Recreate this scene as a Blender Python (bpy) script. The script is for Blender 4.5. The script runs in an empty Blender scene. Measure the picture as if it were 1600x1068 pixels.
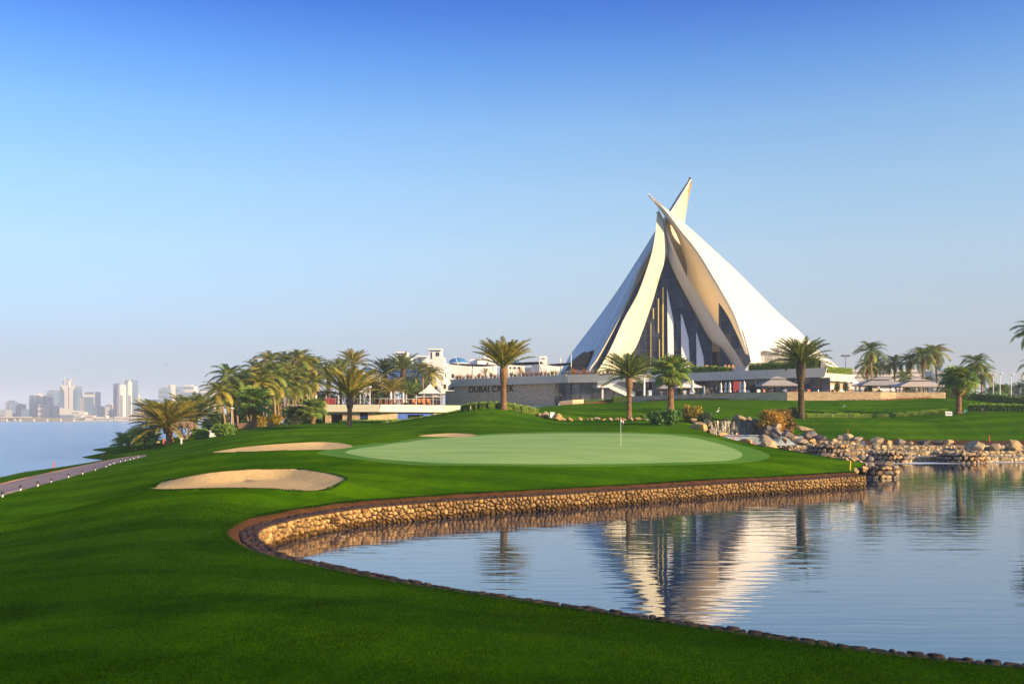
import bpy, bmesh, math, random
import numpy as np
from mathutils import Vector, Matrix, noise, Euler
from mathutils.geometry import delaunay_2d_cdt

SC = bpy.context.scene
COL = SC.collection
R = math.radians
F = 1555.6; HX = 800.0; HY = 652.0; CZ = 5.0

# ------------------------------------------------------------ camera
cam = bpy.data.cameras.new('camera'); cam.lens = 35.0; cam.sensor_width = 36.0
cam.clip_start = 0.3; cam.clip_end = 20000
cam.shift_x = 0.0; cam.shift_y = (HY - 534.0) / 1600.0
camo = bpy.data.objects.new('camera', cam); COL.objects.link(camo)
camo.location = (0, 0, CZ); camo.rotation_euler = (R(90), 0, 0)
SC.camera = camo

# ------------------------------------------------------------ sky and sun
SUN_EL, SUN_AZ = R(16.0), math.atan2(1.0, -0.55)     # azimuth clockwise from +Y
w = bpy.data.worlds.new('World'); SC.world = w; w.use_nodes = True
nt = w.node_tree; nt.nodes.clear()
sky = nt.nodes.new('ShaderNodeTexSky'); sky.sky_type = 'NISHITA'; sky.sun_disc = False
sky.sun_elevation = SUN_EL; sky.sun_rotation = SUN_AZ
sky.air_density = 1.0; sky.dust_density = 0.6; sky.ozone_density = 2.0; sky.altitude = 0
# the air over the creek: the physical sky, tinted by height above the horizon to the photograph's clear blue with a pale milky foot
def lin(c): return tuple((x / 255 / 12.92) if x <= 10 else ((x / 255 + .055) / 1.055) ** 2.4 for x in c)
EXPO = 1.05
SKYFIT = [  # elevation in degrees, wanted colour, the plain sky's colour there (both display values)
    (0.4, (160, 166, 178), (182, 177, 146)), (1.9, (172, 180, 190), (196, 202, 174)), (3.4, (183, 196, 209), (189, 206, 192)),
    (5.6, (192, 217, 236), (172, 199, 202)), (9.2, (187, 224, 252), (148, 181, 201)), (12.7, (166, 214, 254), (132, 165, 192)),
    (16.2, (136, 194, 251), (120, 152, 183)), (19.5, (94, 162, 243), (111, 142, 174)), (22.4, (52, 124, 228), (105, 135, 168)),
    (34, (76, 130, 222), (97, 125, 158)), (60, (100, 148, 222), (90, 112, 142))]
geo = nt.nodes.new('ShaderNodeTexCoord'); sx = nt.nodes.new('ShaderNodeSeparateXYZ'); nt.links.new(geo.outputs['Generated'], sx.inputs[0])
rp = nt.nodes.new('ShaderNodeValToRGB'); el = rp.color_ramp.elements
while len(el) < len(SKYFIT): el.new(0.5)
for q, (e_, want, have) in zip(el, SKYFIT):
    q.position = math.sin(R(e_)); W_, H_ = lin(want), lin(have)
    q.color = tuple(W_[i] / H_[i] / 4 / 2 ** EXPO for i in range(3)) + (1,)
nt.links.new(sx.outputs[2], rp.inputs[0])
ml = nt.nodes.new('ShaderNodeVectorMath'); ml.operation = 'MULTIPLY'
m4 = nt.nodes.new('ShaderNodeVectorMath'); m4.operation = 'SCALE'; m4.inputs['Scale'].default_value = 4.0
bg = nt.nodes.new('ShaderNodeBackground'); bg.inputs['Strength'].default_value = 0.12
nt.links.new(sky.outputs[0], ml.inputs[0]); nt.links.new(rp.outputs[0], ml.inputs[1]); nt.links.new(ml.outputs[0], m4.inputs[0])
# the brightness away from the sun is evened out a little
mr = nt.nodes.new('ShaderNodeValToRGB'); mr.color_ramp.elements[0].position = .25; mr.color_ramp.elements[0].color = (.74, .85, .95, 1)
mr.color_ramp.elements[1].position = .55; mr.color_ramp.elements[1].color = (1, 1, 1, 1)
ma = nt.nodes.new('ShaderNodeMath'); ma.operation = 'MULTIPLY_ADD'; ma.inputs[1].default_value = .5; ma.inputs[2].default_value = .5
nt.links.new(sx.outputs[0], ma.inputs[0]); nt.links.new(ma.outputs[0], mr.inputs[0])
m5 = nt.nodes.new('ShaderNodeVectorMath'); m5.operation = 'MULTIPLY'
nt.links.new(m4.outputs[0], m5.inputs[0]); nt.links.new(mr.outputs[0], m5.inputs[1]); nt.links.new(m5.outputs[0], bg.inputs[0])
wo = nt.nodes.new('ShaderNodeOutputWorld')
nt.links.new(bg.outputs[0], wo.inputs[0])
sl = bpy.data.lights.new('sun', 'SUN'); sl.energy = 5.0; sl.angle = R(0.5); sl.color = (1.0, 0.72, 0.38)
so = bpy.data.objects.new('sun', sl); COL.objects.link(so)
SUND = Vector((math.sin(SUN_AZ) * math.cos(SUN_EL), math.cos(SUN_AZ) * math.cos(SUN_EL), math.sin(SUN_EL)))
so.rotation_euler = (-SUND).to_track_quat('-Z', 'Y').to_euler(); so.location = SUND * 300

SC.view_settings.view_transform = 'Standard'; SC.view_settings.look = 'None'
SC.view_settings.gamma = 1.0; SC.view_settings.use_curve_mapping = False
SC.view_settings.exposure = EXPO
SC.render.engine = 'CYCLES'
SC.cycles.use_denoising = True
SC.cycles.max_bounces = 6; SC.cycles.diffuse_bounces = 3; SC.cycles.glossy_bounces = 3
SC.cycles.transparent_max_bounces = 6; SC.cycles.volume_bounces = 2

# ------------------------------------------------------------ helpers
rng = np.random.default_rng(7)
random.seed(7)
def at(px, py, D): return Vector(((px - HX) / F * D, D, CZ - (py - HY) / F * D))
def atz(px, py, z): return at(px, py, (CZ - z) * F / (py - HY))
def px2x(px, D): return (px - HX) / F * D
def py2z(py, D): return CZ - (py - HY) / F * D

ORG = {}
def org(o): return ORG.get(o.name, Vector((0, 0, 0))) if o else Vector((0, 0, 0))
def tag(o, label=None, cat=None, group=None, kind=None):
    if label: o['label'] = label
    if cat: o['category'] = cat
    if group: o['group'] = group
    if kind: o['kind'] = kind
    return o
def thing(name, label, cat, loc, group=None, rz=0.0):
    o = bpy.data.objects.new(name, None); COL.objects.link(o)
    o.location = loc; o.rotation_euler = (0, 0, rz); o.empty_display_size = 0.3
    tag(o, label, cat, group); ORG[o.name] = Vector(loc)
    return o
def link(name, me, parent=None, mat=None, loc=None):
    if mat is not None and len(me.materials) == 0: me.materials.append(mat)
    o = bpy.data.objects.new(name, me); COL.objects.link(o)
    if parent is not None: o.parent = parent
    if loc is not None: o.location = loc
    return o
def smooth(me, on=True):
    if on and len(me.polygons): me.polygons.foreach_set('use_smooth', [True] * len(me.polygons))

class MB:
    """collects verts and faces; build() links them as ONE mesh object"""
    def __init__(s): s.v = []; s.f = []
    def poly(s, pts):
        b = len(s.v); s.v += [tuple(p) for p in pts]; s.f.append(tuple(range(b, b + len(pts)))); return s
    def box(s, c, d, rz=0.0, rx=0.0, ry=0.0):
        m = Matrix.Translation(Vector(c)) @ Euler((rx, ry, rz)).to_matrix().to_4x4()
        x, y, z = d[0] / 2, d[1] / 2, d[2] / 2; b = len(s.v)
        for p in ((-x,-y,-z),(x,-y,-z),(x,y,-z),(-x,y,-z),(-x,-y,z),(x,-y,z),(x,y,z),(-x,y,z)):
            s.v.append(tuple(m @ Vector(p)))
        for q in ((3,2,1,0),(4,5,6,7),(0,1,5,4),(1,2,6,5),(2,3,7,6),(3,0,4,7)): s.f.append(tuple(b + i for i in q))
        return s
    def beam(s, a, b_, wd, ht=None):
        a = Vector(a); b_ = Vector(b_); d = b_ - a; L = d.length
        if L < 1e-6: return s
        ht = ht or wd
        q = d.to_track_quat('X', 'Z').to_matrix().to_4x4(); m = Matrix.Translation((a + b_) / 2) @ q
        x, y, z = L / 2, wd / 2, ht / 2; b = len(s.v)
        for p in ((-x,-y,-z),(x,-y,-z),(x,y,-z),(-x,y,-z),(-x,-y,z),(x,-y,z),(x,y,z),(-x,y,z)):
            s.v.append(tuple(m @ Vector(p)))
        for q in ((3,2,1,0),(4,5,6,7),(0,1,5,4),(1,2,6,5),(2,3,7,6),(3,0,4,7)): s.f.append(tuple(b + i for i in q))
        return s
    def prism(s, pts, z0, z1):
        """plan polygon extruded upward (z0,z1 numbers or lists)"""
        n = len(pts); b = len(s.v)
        Z0 = z0 if hasattr(z0, '__len__') else [z0] * n; Z1 = z1 if hasattr(z1, '__len__') else [z1] * n
        for i, p in enumerate(pts): s.v.append((p[0], p[1], Z0[i]))
        for i, p in enumerate(pts): s.v.append((p[0], p[1], Z1[i]))
        s.f.append(tuple(b + i for i in reversed(range(n)))); s.f.append(tuple(b + n + i for i in range(n)))
        for i in range(n):
            j = (i + 1) % n; s.f.append((b + i, b + j, b + n + j, b + n + i))
        return s
    def extr(s, pts, d):
        """3-D polygon extruded by vector d"""
        n = len(pts); b = len(s.v); d = Vector(d)
        for p in pts: s.v.append(tuple(p))
        for p in pts: s.v.append(tuple(Vector(p) + d))
        s.f.append(tuple(b + i for i in range(n))); s.f.append(tuple(b + n + i for i in reversed(range(n))))
        for i in range(n):
            j = (i + 1) % n; s.f.append((b + j, b + i, b + n + i, b + n + j))
        return s
    def tube(s, path, radii, n=8, cap=True, jit=0.0):
        b = len(s.v); path = [Vector(p) for p in path]; m = len(path)
        up = Vector((0, 0, 1))
        for k, p in enumerate(path):
            t = (path[min(k + 1, m - 1)] - path[max(k - 1, 0)]).normalized()
            a = t.cross(up if abs(t.z) < 0.9 else Vector((1, 0, 0))).normalized(); c = t.cross(a).normalized()
            r = radii[k] if hasattr(radii, '__len__') else radii
            for i in range(n):
                th = 2 * math.pi * i / n; rr = r * (1 + jit * (random.random() - .5))
                s.v.append(tuple(p + a * math.cos(th) * rr + c * math.sin(th) * rr))
        for k in range(m - 1):
            for i in range(n):
                j = (i + 1) % n
                s.f.append((b + k * n + i, b + k * n + j, b + (k + 1) * n + j, b + (k + 1) * n + i))
        if cap:
            s.f.append(tuple(b + i for i in reversed(range(n)))); s.f.append(tuple(b + (m - 1) * n + i for i in range(n)))
        return s
    def lathe(s, prof, c=(0, 0, 0), n=16):
        b = len(s.v); c = Vector(c)
        for (r, z) in prof:
            for i in range(n):
                th = 2 * math.pi * i / n; s.v.append((c.x + r * math.cos(th), c.y + r * math.sin(th), c.z + z))
        m = len(prof)
        for k in range(m - 1):
            for i in range(n):
                j = (i + 1) % n; s.f.append((b + k * n + i, b + k * n + j, b + (k + 1) * n + j, b + (k + 1) * n + i))
        s.f.append(tuple(b + i for i in reversed(range(n)))); s.f.append(tuple(b + (m - 1) * n + i for i in range(n)))
        return s
    def grid(s, P):
        b = len(s.v); nu = len(P); nv = len(P[0])
        for row in P:
            for p in row: s.v.append(tuple(p))
        for i in range(nu - 1):
            for j in range(nv - 1):
                s.f.append((b + i * nv + j, b + (i + 1) * nv + j, b + (i + 1) * nv + j + 1, b + i * nv + j + 1))
        return s
    def build(s, name, mat, parent=None, local=False, sm=False, fix=True, bevel=0.0):
        o_ = Vector((0, 0, 0)) if local else org(parent)
        me = bpy.data.meshes.new(name)
        me.from_pydata([(v[0] - o_.x, v[1] - o_.y, v[2] - o_.z) for v in s.v], [], s.f); me.update()
        if fix or bevel:
            bm = bmesh.new(); bm.from_mesh(me)
            if fix: bmesh.ops.recalc_face_normals(bm, faces=bm.faces)
            if bevel: bmesh.ops.bevel(bm, geom=list(bm.edges), offset=bevel, segments=1, affect='EDGES', clamp_overlap=True)
            bm.to_mesh(me); bm.free()
        smooth(me, sm)
        o = link(name, me, parent, mat)
        ORG[o.name] = o_ if parent is not None else Vector((0, 0, 0))
        return o
def copy_tree(o, parent=None):
    c = o.copy(); COL.objects.link(c)
    if parent is not None: c.parent = parent
    for ch in list(o.children): copy_tree(ch, c)
    return c
def np_mesh(name, V, T, k=3):
    """fast mesh from numpy arrays of verts and k-gons"""
    me = bpy.data.meshes.new(name)
    me.vertices.add(len(V)); me.vertices.foreach_set('co', np.asarray(V, np.float32).ravel())
    n = len(T); me.loops.add(n * k); me.loops.foreach_set('vertex_index', np.asarray(T, np.int32).ravel())
    me.polygons.add(n); me.polygons.foreach_set('loop_start', np.arange(0, n * k, k, dtype=np.int32))
    me.polygons.foreach_set('loop_total', np.full(n, k, np.int32))
    me.update(calc_edges=True); return me
def catmull(pts, n):
    P = [Vector(p) for p in pts]; out = []; m = len(P) - 1
    for k in range(n):
        t = k / (n - 1) * m; i = min(int(t), m - 1); u = t - i
        p0, p1, p2, p3 = P[max(i - 1, 0)], P[i], P[i + 1], P[min(i + 2, m)]
        out.append(0.5 * ((2 * p1) + (p2 - p0) * u + (2 * p0 - 5 * p1 + 4 * p2 - p3) * u * u + (3 * p1 - p0 - 3 * p2 + p3) * u ** 3))
    return out
def inpoly(x, y, poly):
    c = False; n = len(poly); j = n - 1
    for i in range(n):
        xi, yi = poly[i][0], poly[i][1]; xj, yj = poly[j][0], poly[j][1]
        if (yi > y) != (yj > y) and x < (xj - xi) * (y - yi) / (yj - yi) + xi: c = not c
        j = i
    return c
def inpoly_np(X, Y, poly):
    c = np.zeros(X.shape, bool); n = len(poly); j = n - 1
    for i in range(n):
        xi, yi = poly[i][0], poly[i][1]; xj, yj = poly[j][0], poly[j][1]
        if yi != yj: c ^= ((yi > Y) != (yj > Y)) & (X < (xj - xi) * (Y - yi) / (yj - yi) + xi)
        j = i
    return c
def clip(poly, a, b, c):
    """keep the side a*x+b*y<=c of a 2-D polygon"""
    out = []; n = len(poly)
    for i in range(n):
        p, q = poly[i], poly[(i + 1) % n]; dp = a * p[0] + b * p[1] - c; dq = a * q[0] + b * q[1] - c
        if dp <= 0: out.append(p)
        if dp * dq < 0:
            t = dp / (dp - dq); out.append((p[0] + t * (q[0] - p[0]), p[1] + t * (q[1] - p[1])))
    return out
def shrink(poly, g):
    """inset a convex polygon"""
    area = sum(poly[i][0] * poly[(i + 1) % len(poly)][1] - poly[(i + 1) % len(poly)][0] * poly[i][1] for i in range(len(poly)))
    P = poly if area > 0 else poly[::-1]; out = P
    for i in range(len(P)):
        p, q = P[i], P[(i + 1) % len(P)]; dx, dy = q[0] - p[0], q[1] - p[1]; L = math.hypot(dx, dy)
        if L < 1e-6: continue
        nx, ny = dy / L, -dx / L
        out = clip(out, nx, ny, nx * p[0] + ny * p[1] - g)
        if len(out) < 3: return []
    return out
def voronoi(x0, x1, y0, y1, sx, sy, seed, jit=.42):
    r = random.Random(seed); nx = max(1, int(round((x1 - x0) / sx))); ny = max(1, int(round((y1 - y0) / sy)))
    dx = (x1 - x0) / nx; dy = (y1 - y0) / ny; pts = {}
    for i in range(nx):
        for j in range(ny):
            pts[i, j] = (x0 + (i + .5 + (.5 if j % 2 else 0) * .6 - .15 + r.uniform(-jit, jit)) * dx, y0 + (j + .5 + r.uniform(-jit, jit) * .8) * dy)
    cells = []
    for (i, j), p in pts.items():
        poly = [(x0, y0), (x1, y0), (x1, y1), (x0, y1)]
        poly = clip(poly, -1, 0, -(p[0] - 2 * dx)); poly = clip(poly, 1, 0, p[0] + 2 * dx)
        for a in range(-2, 3):
            for b in range(-2, 3):
                q = pts.get((i + a, j + b))
                if q is None or (a == 0 and b == 0) or not poly: continue
                ax, ay = q[0] - p[0], q[1] - p[1]
                poly = clip(poly, ax, ay, ax * (p[0] + q[0]) / 2 + ay * (p[1] + q[1]) / 2)
        if len(poly) >= 3: cells.append((p, poly))
    return cells

# ------------------------------------------------------------ materials
MATS = {}
def nodes(name):
    m = bpy.data.materials.new(name); m.use_nodes = True; t = m.node_tree; t.nodes.clear()
    out = t.nodes.new('ShaderNodeOutputMaterial'); return m, t, out
def N(t, typ, **kw):
    n = t.nodes.new(typ)
    for k, v in kw.items():
        if k in n.inputs.keys(): n.inputs[k].default_value = v
        else: setattr(n, k, v)
    return n
def mixc(t, fac, a, b, mode='MIX'):
    n = t.nodes.new('ShaderNodeMix'); n.data_type = 'RGBA'; n.blend_type = mode
    for s, v in ((0, fac), (6, a), (7, b)):
        if hasattr(v, 'links') or isinstance(v, bpy.types.NodeSocket): t.links.new(v, n.inputs[s])
        else: n.inputs[s].default_value = v if s == 0 else (*v, 1) if len(v) == 3 else v
    return n.outputs[2]
def ramp(t, src, stops):
    n = t.nodes.new('ShaderNodeValToRGB'); e = n.color_ramp.elements
    while len(e) < len(stops): e.new(.5)
    for q, (p, c) in zip(e, stops): q.position = p; q.color = (*c, 1) if len(c) == 3 else c
    t.links.new(src, n.inputs[0]); return n.outputs[0]
def coords(t, scale=(1, 1, 1), which='Object'):
    if which == 'World': src = t.nodes.new('ShaderNodeNewGeometry').outputs['Position']
    else: src = t.nodes.new('ShaderNodeTexCoord').outputs[which]
    mp = t.nodes.new('ShaderNodeMapping'); mp.inputs['Scale'].default_value = scale
    t.links.new(src, mp.inputs[0]); return mp.outputs[0]
def noi(t, vec, scale, detail=3, rough=.55, dist=0.0):
    n = N(t, 'ShaderNodeTexNoise', Scale=scale, Detail=detail, Roughness=rough, Distortion=dist)
    t.links.new(vec, n.inputs['Vector']); return n.outputs[0]
def simple(name, c, rough=.6, c2=None, scale=1.5, bump=0.0, bscale=8.0, spec=.4, metal=0.0, vary=0.0, streak=False, coord='Object', sub=None):
    if name in MATS: return MATS[name]
    m, t, out = nodes(name)
    p = N(t, 'ShaderNodeBsdfPrincipled'); p.inputs['Roughness'].default_value = rough
    p.inputs['Specular IOR Level'].default_value = spec; p.inputs['Metallic'].default_value = metal
    v = coords(t, (1, 1, .18) if streak else (1, 1, 1), coord)
    c2 = c2 or tuple(min(1, x * 0.82) for x in c)
    col = ramp(t, noi(t, v, scale, 4, .6), ((.32, c), (.72, c2)))
    if vary:
        oi = t.nodes.new('ShaderNodeObjectInfo')
        col = mixc(t, 1.0, col, ramp(t, oi.outputs['Random'], ((0, (1 - vary,) * 3), (1, (1 + vary * .6,) * 3))), 'MULTIPLY')
    t.links.new(col, p.inputs['Base Color'])
    if bump:
        b = N(t, 'ShaderNodeBump', Strength=bump, Distance=.05)
        t.links.new(noi(t, coords(t, (1, 1, 1), coord), bscale, 5, .65), b.inputs['Height']); t.links.new(b.outputs[0], p.inputs['Normal'])
    t.links.new(p.outputs[0], out.inputs[0]); MATS[name] = m; return m
def leafmat(name, c, c2, trans=.35, rough=.5, cs=None):
    """foliage: diffuse + translucent + a little gloss, hue varying per object and along each leaf"""
    m, t, out = nodes(name)
    oi = t.nodes.new('ShaderNodeObjectInfo'); v = coords(t, (1, 1, 1), 'World')
    a = ramp(t, oi.outputs['Random'], ((0, c), (.55, tuple((x + y) / 2 for x, y in zip(c, c2))), (1, c2)))
    nz = noi(t, v, 1.3 if cs is None else cs, 3, .7)
    col = mixc(t, 1.0, a, ramp(t, nz, ((.3, (.55, .6, .55)), (.7, (1.35, 1.25, 1.1)))), 'MULTIPLY')
    d = N(t, 'ShaderNodeBsdfPrincipled'); d.inputs['Roughness'].default_value = rough; d.inputs['Specular IOR Level'].default_value = .3
    tr = N(t, 'ShaderNodeBsdfTranslucent'); mx = N(t, 'ShaderNodeMixShader', Fac=trans)
    t.links.new(col, d.inputs['Base Color']); t.links.new(col, tr.inputs[0])
    t.links.new(d.outputs[0], mx.inputs[1]); t.links.new(tr.outputs[0], mx.inputs[2]); t.links.new(mx.outputs[0], out.inputs[0])
    MATS[name] = m; return m
# ============================================================ MATERIALS OF THE GROUND
def lawn_material():
    m, t, out = nodes('lawn_grass'); v = coords(t, (1, 1, 1), 'World')
    fine = noi(t, v, 38, 3, .7); mid = noi(t, v, 1.4, 4, .65, .4); big = noi(t, coords(t, (.06, .03, .06), 'World'), 1.0, 4, .6, 1.2)
    c = ramp(t, fine, ((.25, (.014, .062, .0003)), (.5, (.048, .142, .0006)), (.78, (.105, .205, .001))))
    c = mixc(t, 1.0, c, ramp(t, mid, ((.3, (.72, .78, .7)), (.7, (1.25, 1.15, 1.1)))), 'MULTIPLY')
    c = mixc(t, 1.0, c, ramp(t, big, ((.34, (.55, .72, .6)), (.5, (1.0, 1.0, 1.0)), (.66, (1.55, 1.3, 1.2)))), 'MULTIPLY')
    # mowing passes that follow the shore of the pond
    wv = N(t, 'ShaderNodeTexWave', Scale=.055, Distortion=9.0, Detail=2.0); wv.inputs['Detail Scale'].default_value = .25
    wv.wave_type = 'BANDS'; wv.bands_direction = 'Y'; t.links.new(v, wv.inputs[0])
    c = mixc(t, 1.0, c, ramp(t, wv.outputs[1], ((.35, (.82, .86, .85)), (.6, (1.12, 1.08, 1.0)))), 'MULTIPLY')
    p = N(t, 'ShaderNodeBsdfPrincipled', Roughness=1.0); p.inputs['Specular IOR Level'].default_value = .0
    t.links.new(c, p.inputs['Base Color'])
    b = N(t, 'ShaderNodeBump', Strength=.7, Distance=.05); t.links.new(noi(t, v, 26, 4, .75), b.inputs['Height'])
    b2 = N(t, 'ShaderNodeBump', Strength=.6, Distance=.35); t.links.new(noi(t, v, .55, 4, .6), b2.inputs['Height'])
    t.links.new(b2.outputs[0], b.inputs['Normal']); t.links.new(b.outputs[0], p.inputs['Normal'])
    t.links.new(p.outputs[0], out.inputs[0]); return m
def turf(name, a, b_, bump=.25, stripes=None):
    m, t, out = nodes(name); v = coords(t, (1, 1, 1), 'World')
    c = ramp(t, noi(t, v, 22, 4, .65), ((.3, a), (.7, b_)))
    c = mixc(t, 1.0, c, ramp(t, noi(t, coords(t, (.12, .3, .1), 'World'), 1.0, 4, .6, .8), ((.33, (.82, .88, .85)), (.67, (1.22, 1.1, 1.12)))), 'MULTIPLY')
    if stripes:
        wv = N(t, 'ShaderNodeTexWave', Scale=stripes, Distortion=1.2, Detail=2.0); wv.bands_direction = 'DIAGONAL'; t.links.new(v, wv.inputs[0])
        c = mixc(t, 1.0, c, ramp(t, wv.outputs[1], ((.42, (.93, .95, .95)), (.58, (1.06, 1.05, 1.04)))), 'MULTIPLY')
    p = N(t, 'ShaderNodeBsdfPrincipled', Roughness=.7); p.inputs['Specular IOR Level'].default_value = .06
    t.links.new(c, p.inputs['Base Color'])
    b = N(t, 'ShaderNodeBump', Strength=bump, Distance=.02); t.links.new(noi(t, v, 45, 3, .7), b.inputs['Height']); t.links.new(b.outputs[0], p.inputs['Normal'])
    t.links.new(p.outputs[0], out.inputs[0]); return m
M_LAWN = lawn_material()
M_GREEN = turf('putting_turf', (.21, .38, .09), (.33, .48, .13), .25, .35)
M_FRINGE = turf('fringe_turf', (.06, .18, .003), (.11, .25, .006), .3, .5)
def sand_material():
    m, t, out = nodes('bunker_sand'); v = coords(t, (1, 1, 1), 'World')
    c = ramp(t, noi(t, v, 3.0, 5, .7), ((.3, (.57, .39, .16)), (.7, (.70, .50, .23))))
    c = mixc(t, 1.0, c, ramp(t, noi(t, v, 45, 2, .6), ((.3, (.82, .8, .78)), (.6, (1.05, 1.05, 1.05)))), 'MULTIPLY')
    p = N(t, 'ShaderNodeBsdfPrincipled', Roughness=.9); p.inputs['Specular IOR Level'].default_value = .1
    t.links.new(c, p.inputs['Base Color'])
    b = N(t, 'ShaderNodeBump', Strength=1.0, Distance=.10); t.links.new(noi(t, v, 5, 6, .8), b.inputs['Height']); t.links.new(b.outputs[0], p.inputs['Normal'])
    t.links.new(p.outputs[0], out.inputs[0]); return m
M_SAND = sand_material()
M_SOIL = simple('bare_soil', (.115, .050, .016), .95, (.050, .022, .008), 2.2, .8, 14, .1, coord='World')
M_PATH = simple('path_pavers', (.34, .24, .19), .85, (.24, .18, .17), .8, .3, 20, .2, coord='World')
M_CURB = simple('path_kerb', (.50, .27, .12), .8, (.42, .22, .1), 1.5, .2, 10, .2, coord='World')
M_EARTH = simple('dry_ground', (.16, .12, .08), .95, (.08, .09, .05), .05, .3, 3, .1, coord='World')

# ============================================================ GROUND SHAPE
A_ = lambda px, py, z: (lambda v: (v.x, v.y, v.z))(atz(px, py, z))
B_ = lambda px, py, D: (lambda v: (v.x, v.y, v.z))(at(px, py, D))
CTRL = [A_(0,1068,1.66), A_(400,1068,1.5), A_(800,1068,1.3), A_(1200,1068,1.16), A_(1600,1068,1.08),
  A_(0,950,1.17), A_(0,870,.51), B_(0,830,42), B_(0,800,55), B_(0,766,78), B_(0,750,93), B_(400,960,17.4), A_(200,900,1.35), B_(200,860,30),
  B_(200,780,55), B_(200,740,85), B_(58,750,88), B_(106,740,95), B_(149,728,112), B_(228,711,140), B_(185,708,183), B_(83,731,128),
  B_(300,720,95), B_(300,700,115), B_(385,767,46), B_(230,762,50), (-19.5,56,1.48), (-21,62,1.30), (-16,62,1.85), B_(400,733,57), B_(542,748,52), B_(380,800,38), A_(600,1000,1.4), A_(900,1010,1.25),
  B_(650,750,55), B_(650,730,62), B_(700,724,64), B_(850,724,66), B_(1000,724,68), B_(1100,721,70), B_(1160,711,77), B_(540,706,74),
  B_(335,706,77), B_(550,700,77), B_(430,691,84), B_(640,690,90), B_(850,676,105), B_(1000,677,104), B_(700,678,102), B_(1060,680,100),
  B_(430,674,115), B_(350,681,125), B_(300,690,135), B_(240,706,150), B_(200,698,168), B_(265,692,150), B_(550,668,145), B_(480,667,150), B_(600,662,140),
  B_(650,657,130), B_(700,648,128), B_(787,639,130), B_(840,640,140), B_(850,656,130), B_(750,660,118), B_(850,668,118), B_(600,672,115),
  B_(950,657,132), B_(1050,660,128), B_(950,668,118), B_(1090,672,115), B_(1060,648,142), B_(950,640,165), B_(870,633,190), B_(1000,627,195), B_(1200,625,183),
  B_(1400,623,183), B_(1475,622,183), B_(1600,634,180), B_(1400,636,168), B_(1200,640,160), B_(1252,652,150), B_(1498,646,150), B_(1400,651,155), B_(1600,655,140),
  B_(1300,663,140), B_(1400,663,140), B_(1250,674,134), B_(1400,688,127), B_(1600,690,127), B_(1300,686,128), B_(1200,686,122),
  B_(1290,740,68), B_(1200,742,66), B_(1000,752,59.5), B_(1300,722,75), B_(1200,706,82), B_(1290,713,81), B_(1150,692,92), B_(1110,680,103),
  A_(900,765,1.1), A_(700,775,1.08), A_(500,803,1.08), A_(370,838,1.08), A_(500,905,1.08), A_(700,934,1.08), A_(1000,975,1.06), A_(1300,1017,1.06), A_(1600,1052,1.06),
  (0,0,1.6), (-20,4,1.8), (22,-2,1.2), (0,-18,1.6), (-45,10,1.0), (-45,-20,1.0), (45,-20,1.2), (-70,40,-.9), (-60,70,-1.0),
  (95,60,1.4), (110,110,2.0), (60,-5,1.2), (90,20,1.3), (130,140,4.5), (135,185,6.5), (130,250,6), (40,260,8), (-10,260,7.2), (-40,215,3.4), (-60,200,2.2), (-20,200,3.6), (-5,215,5.0),
  (-75,230,.4), (-60,300,1.0), (0,320,5), (100,320,5), (-73,160,-2.4), (-82,180,-2.6), (-90,140,-3.0), (-105,190,-3.5), (-75,100,-3.0), (-70,70,-2.0), (-95,70,-3.4), (-100,240,-3.4)]
CTRL = np.array(CTRL, float)
def _U(r2): return np.where(r2 > 1e-9, .5 * r2 * np.log(np.maximum(r2, 1e-9)), 0.0)
S_ = 100.0
_P = CTRL[:, :2] / S_; NCT = len(_P)
_K = _U(((_P[:, None] - _P[None]) ** 2).sum(-1)) + np.eye(NCT) * 2e-5
_A = np.zeros((NCT + 3, NCT + 3)); _A[:NCT, :NCT] = _K; _A[:NCT, NCT] = 1; _A[:NCT, NCT + 1:] = _P; _A[NCT, :NCT] = 1; _A[NCT + 1:, :NCT] = _P.T
_W = np.linalg.solve(_A, np.concatenate([CTRL[:, 2], np.zeros(3)]))
def shore_x(Y):
    return np.interp(Y, [-50, 60, 92, 106, 133, 167, 190, 230, 300, 400, 1000, 1500], [-95, -75, -55, -55, -62, -69, -75, -82, -88, -80, -40, -20])
def height(X, Y):
    X = np.atleast_1d(np.asarray(X, float)); Y = np.atleast_1d(np.asarray(Y, float))
    Q = np.stack([X, Y], -1) / S_; out = np.empty(len(Q))
    for i in range(0, len(Q), 20000):
        q = Q[i:i + 20000]
        out[i:i + 20000] = _U(((q[:, None] - _P[None]) ** 2).sum(-1)) @ _W[:NCT] + _W[NCT] + q @ _W[NCT + 1:]
    # outside the measured ground: flat town level on land, the bed in the creek
    far = np.clip((np.maximum(np.maximum(Y - 270, X - 120), -Y - 10)) / 60, 0, 1)
    land = np.clip((X - shore_x(Y)) / 12, 0, 1); base = 4.0 * land - 4.0 * (1 - land)
    out = out * (1 - far) + base * far
    bed = np.clip((shore_x(Y) - 16 - X) / 15, 0, 1) * (Y > 85); out = out * (1 - bed) - 4.0 * bed
    return out
def hz(x, y): return float(height(x, y)[0])
def hit(px, py, d0=8.0, d1=260.0, dz=0.0):
    """first point of the ground seen at a pixel"""
    D = np.concatenate([np.arange(d0, 60, .15), np.arange(60, d1, .3)])
    Z = CZ - (py - HY) / F * D; H = height((px - HX) / F * D, D) + dz
    k = np.nonzero(H > Z)[0]; D_ = D[k[0]] if len(k) else d1
    return Vector(((px - HX) / F * D_, D_, float(height((px - HX) / F * D_, D_)[0])))

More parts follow.
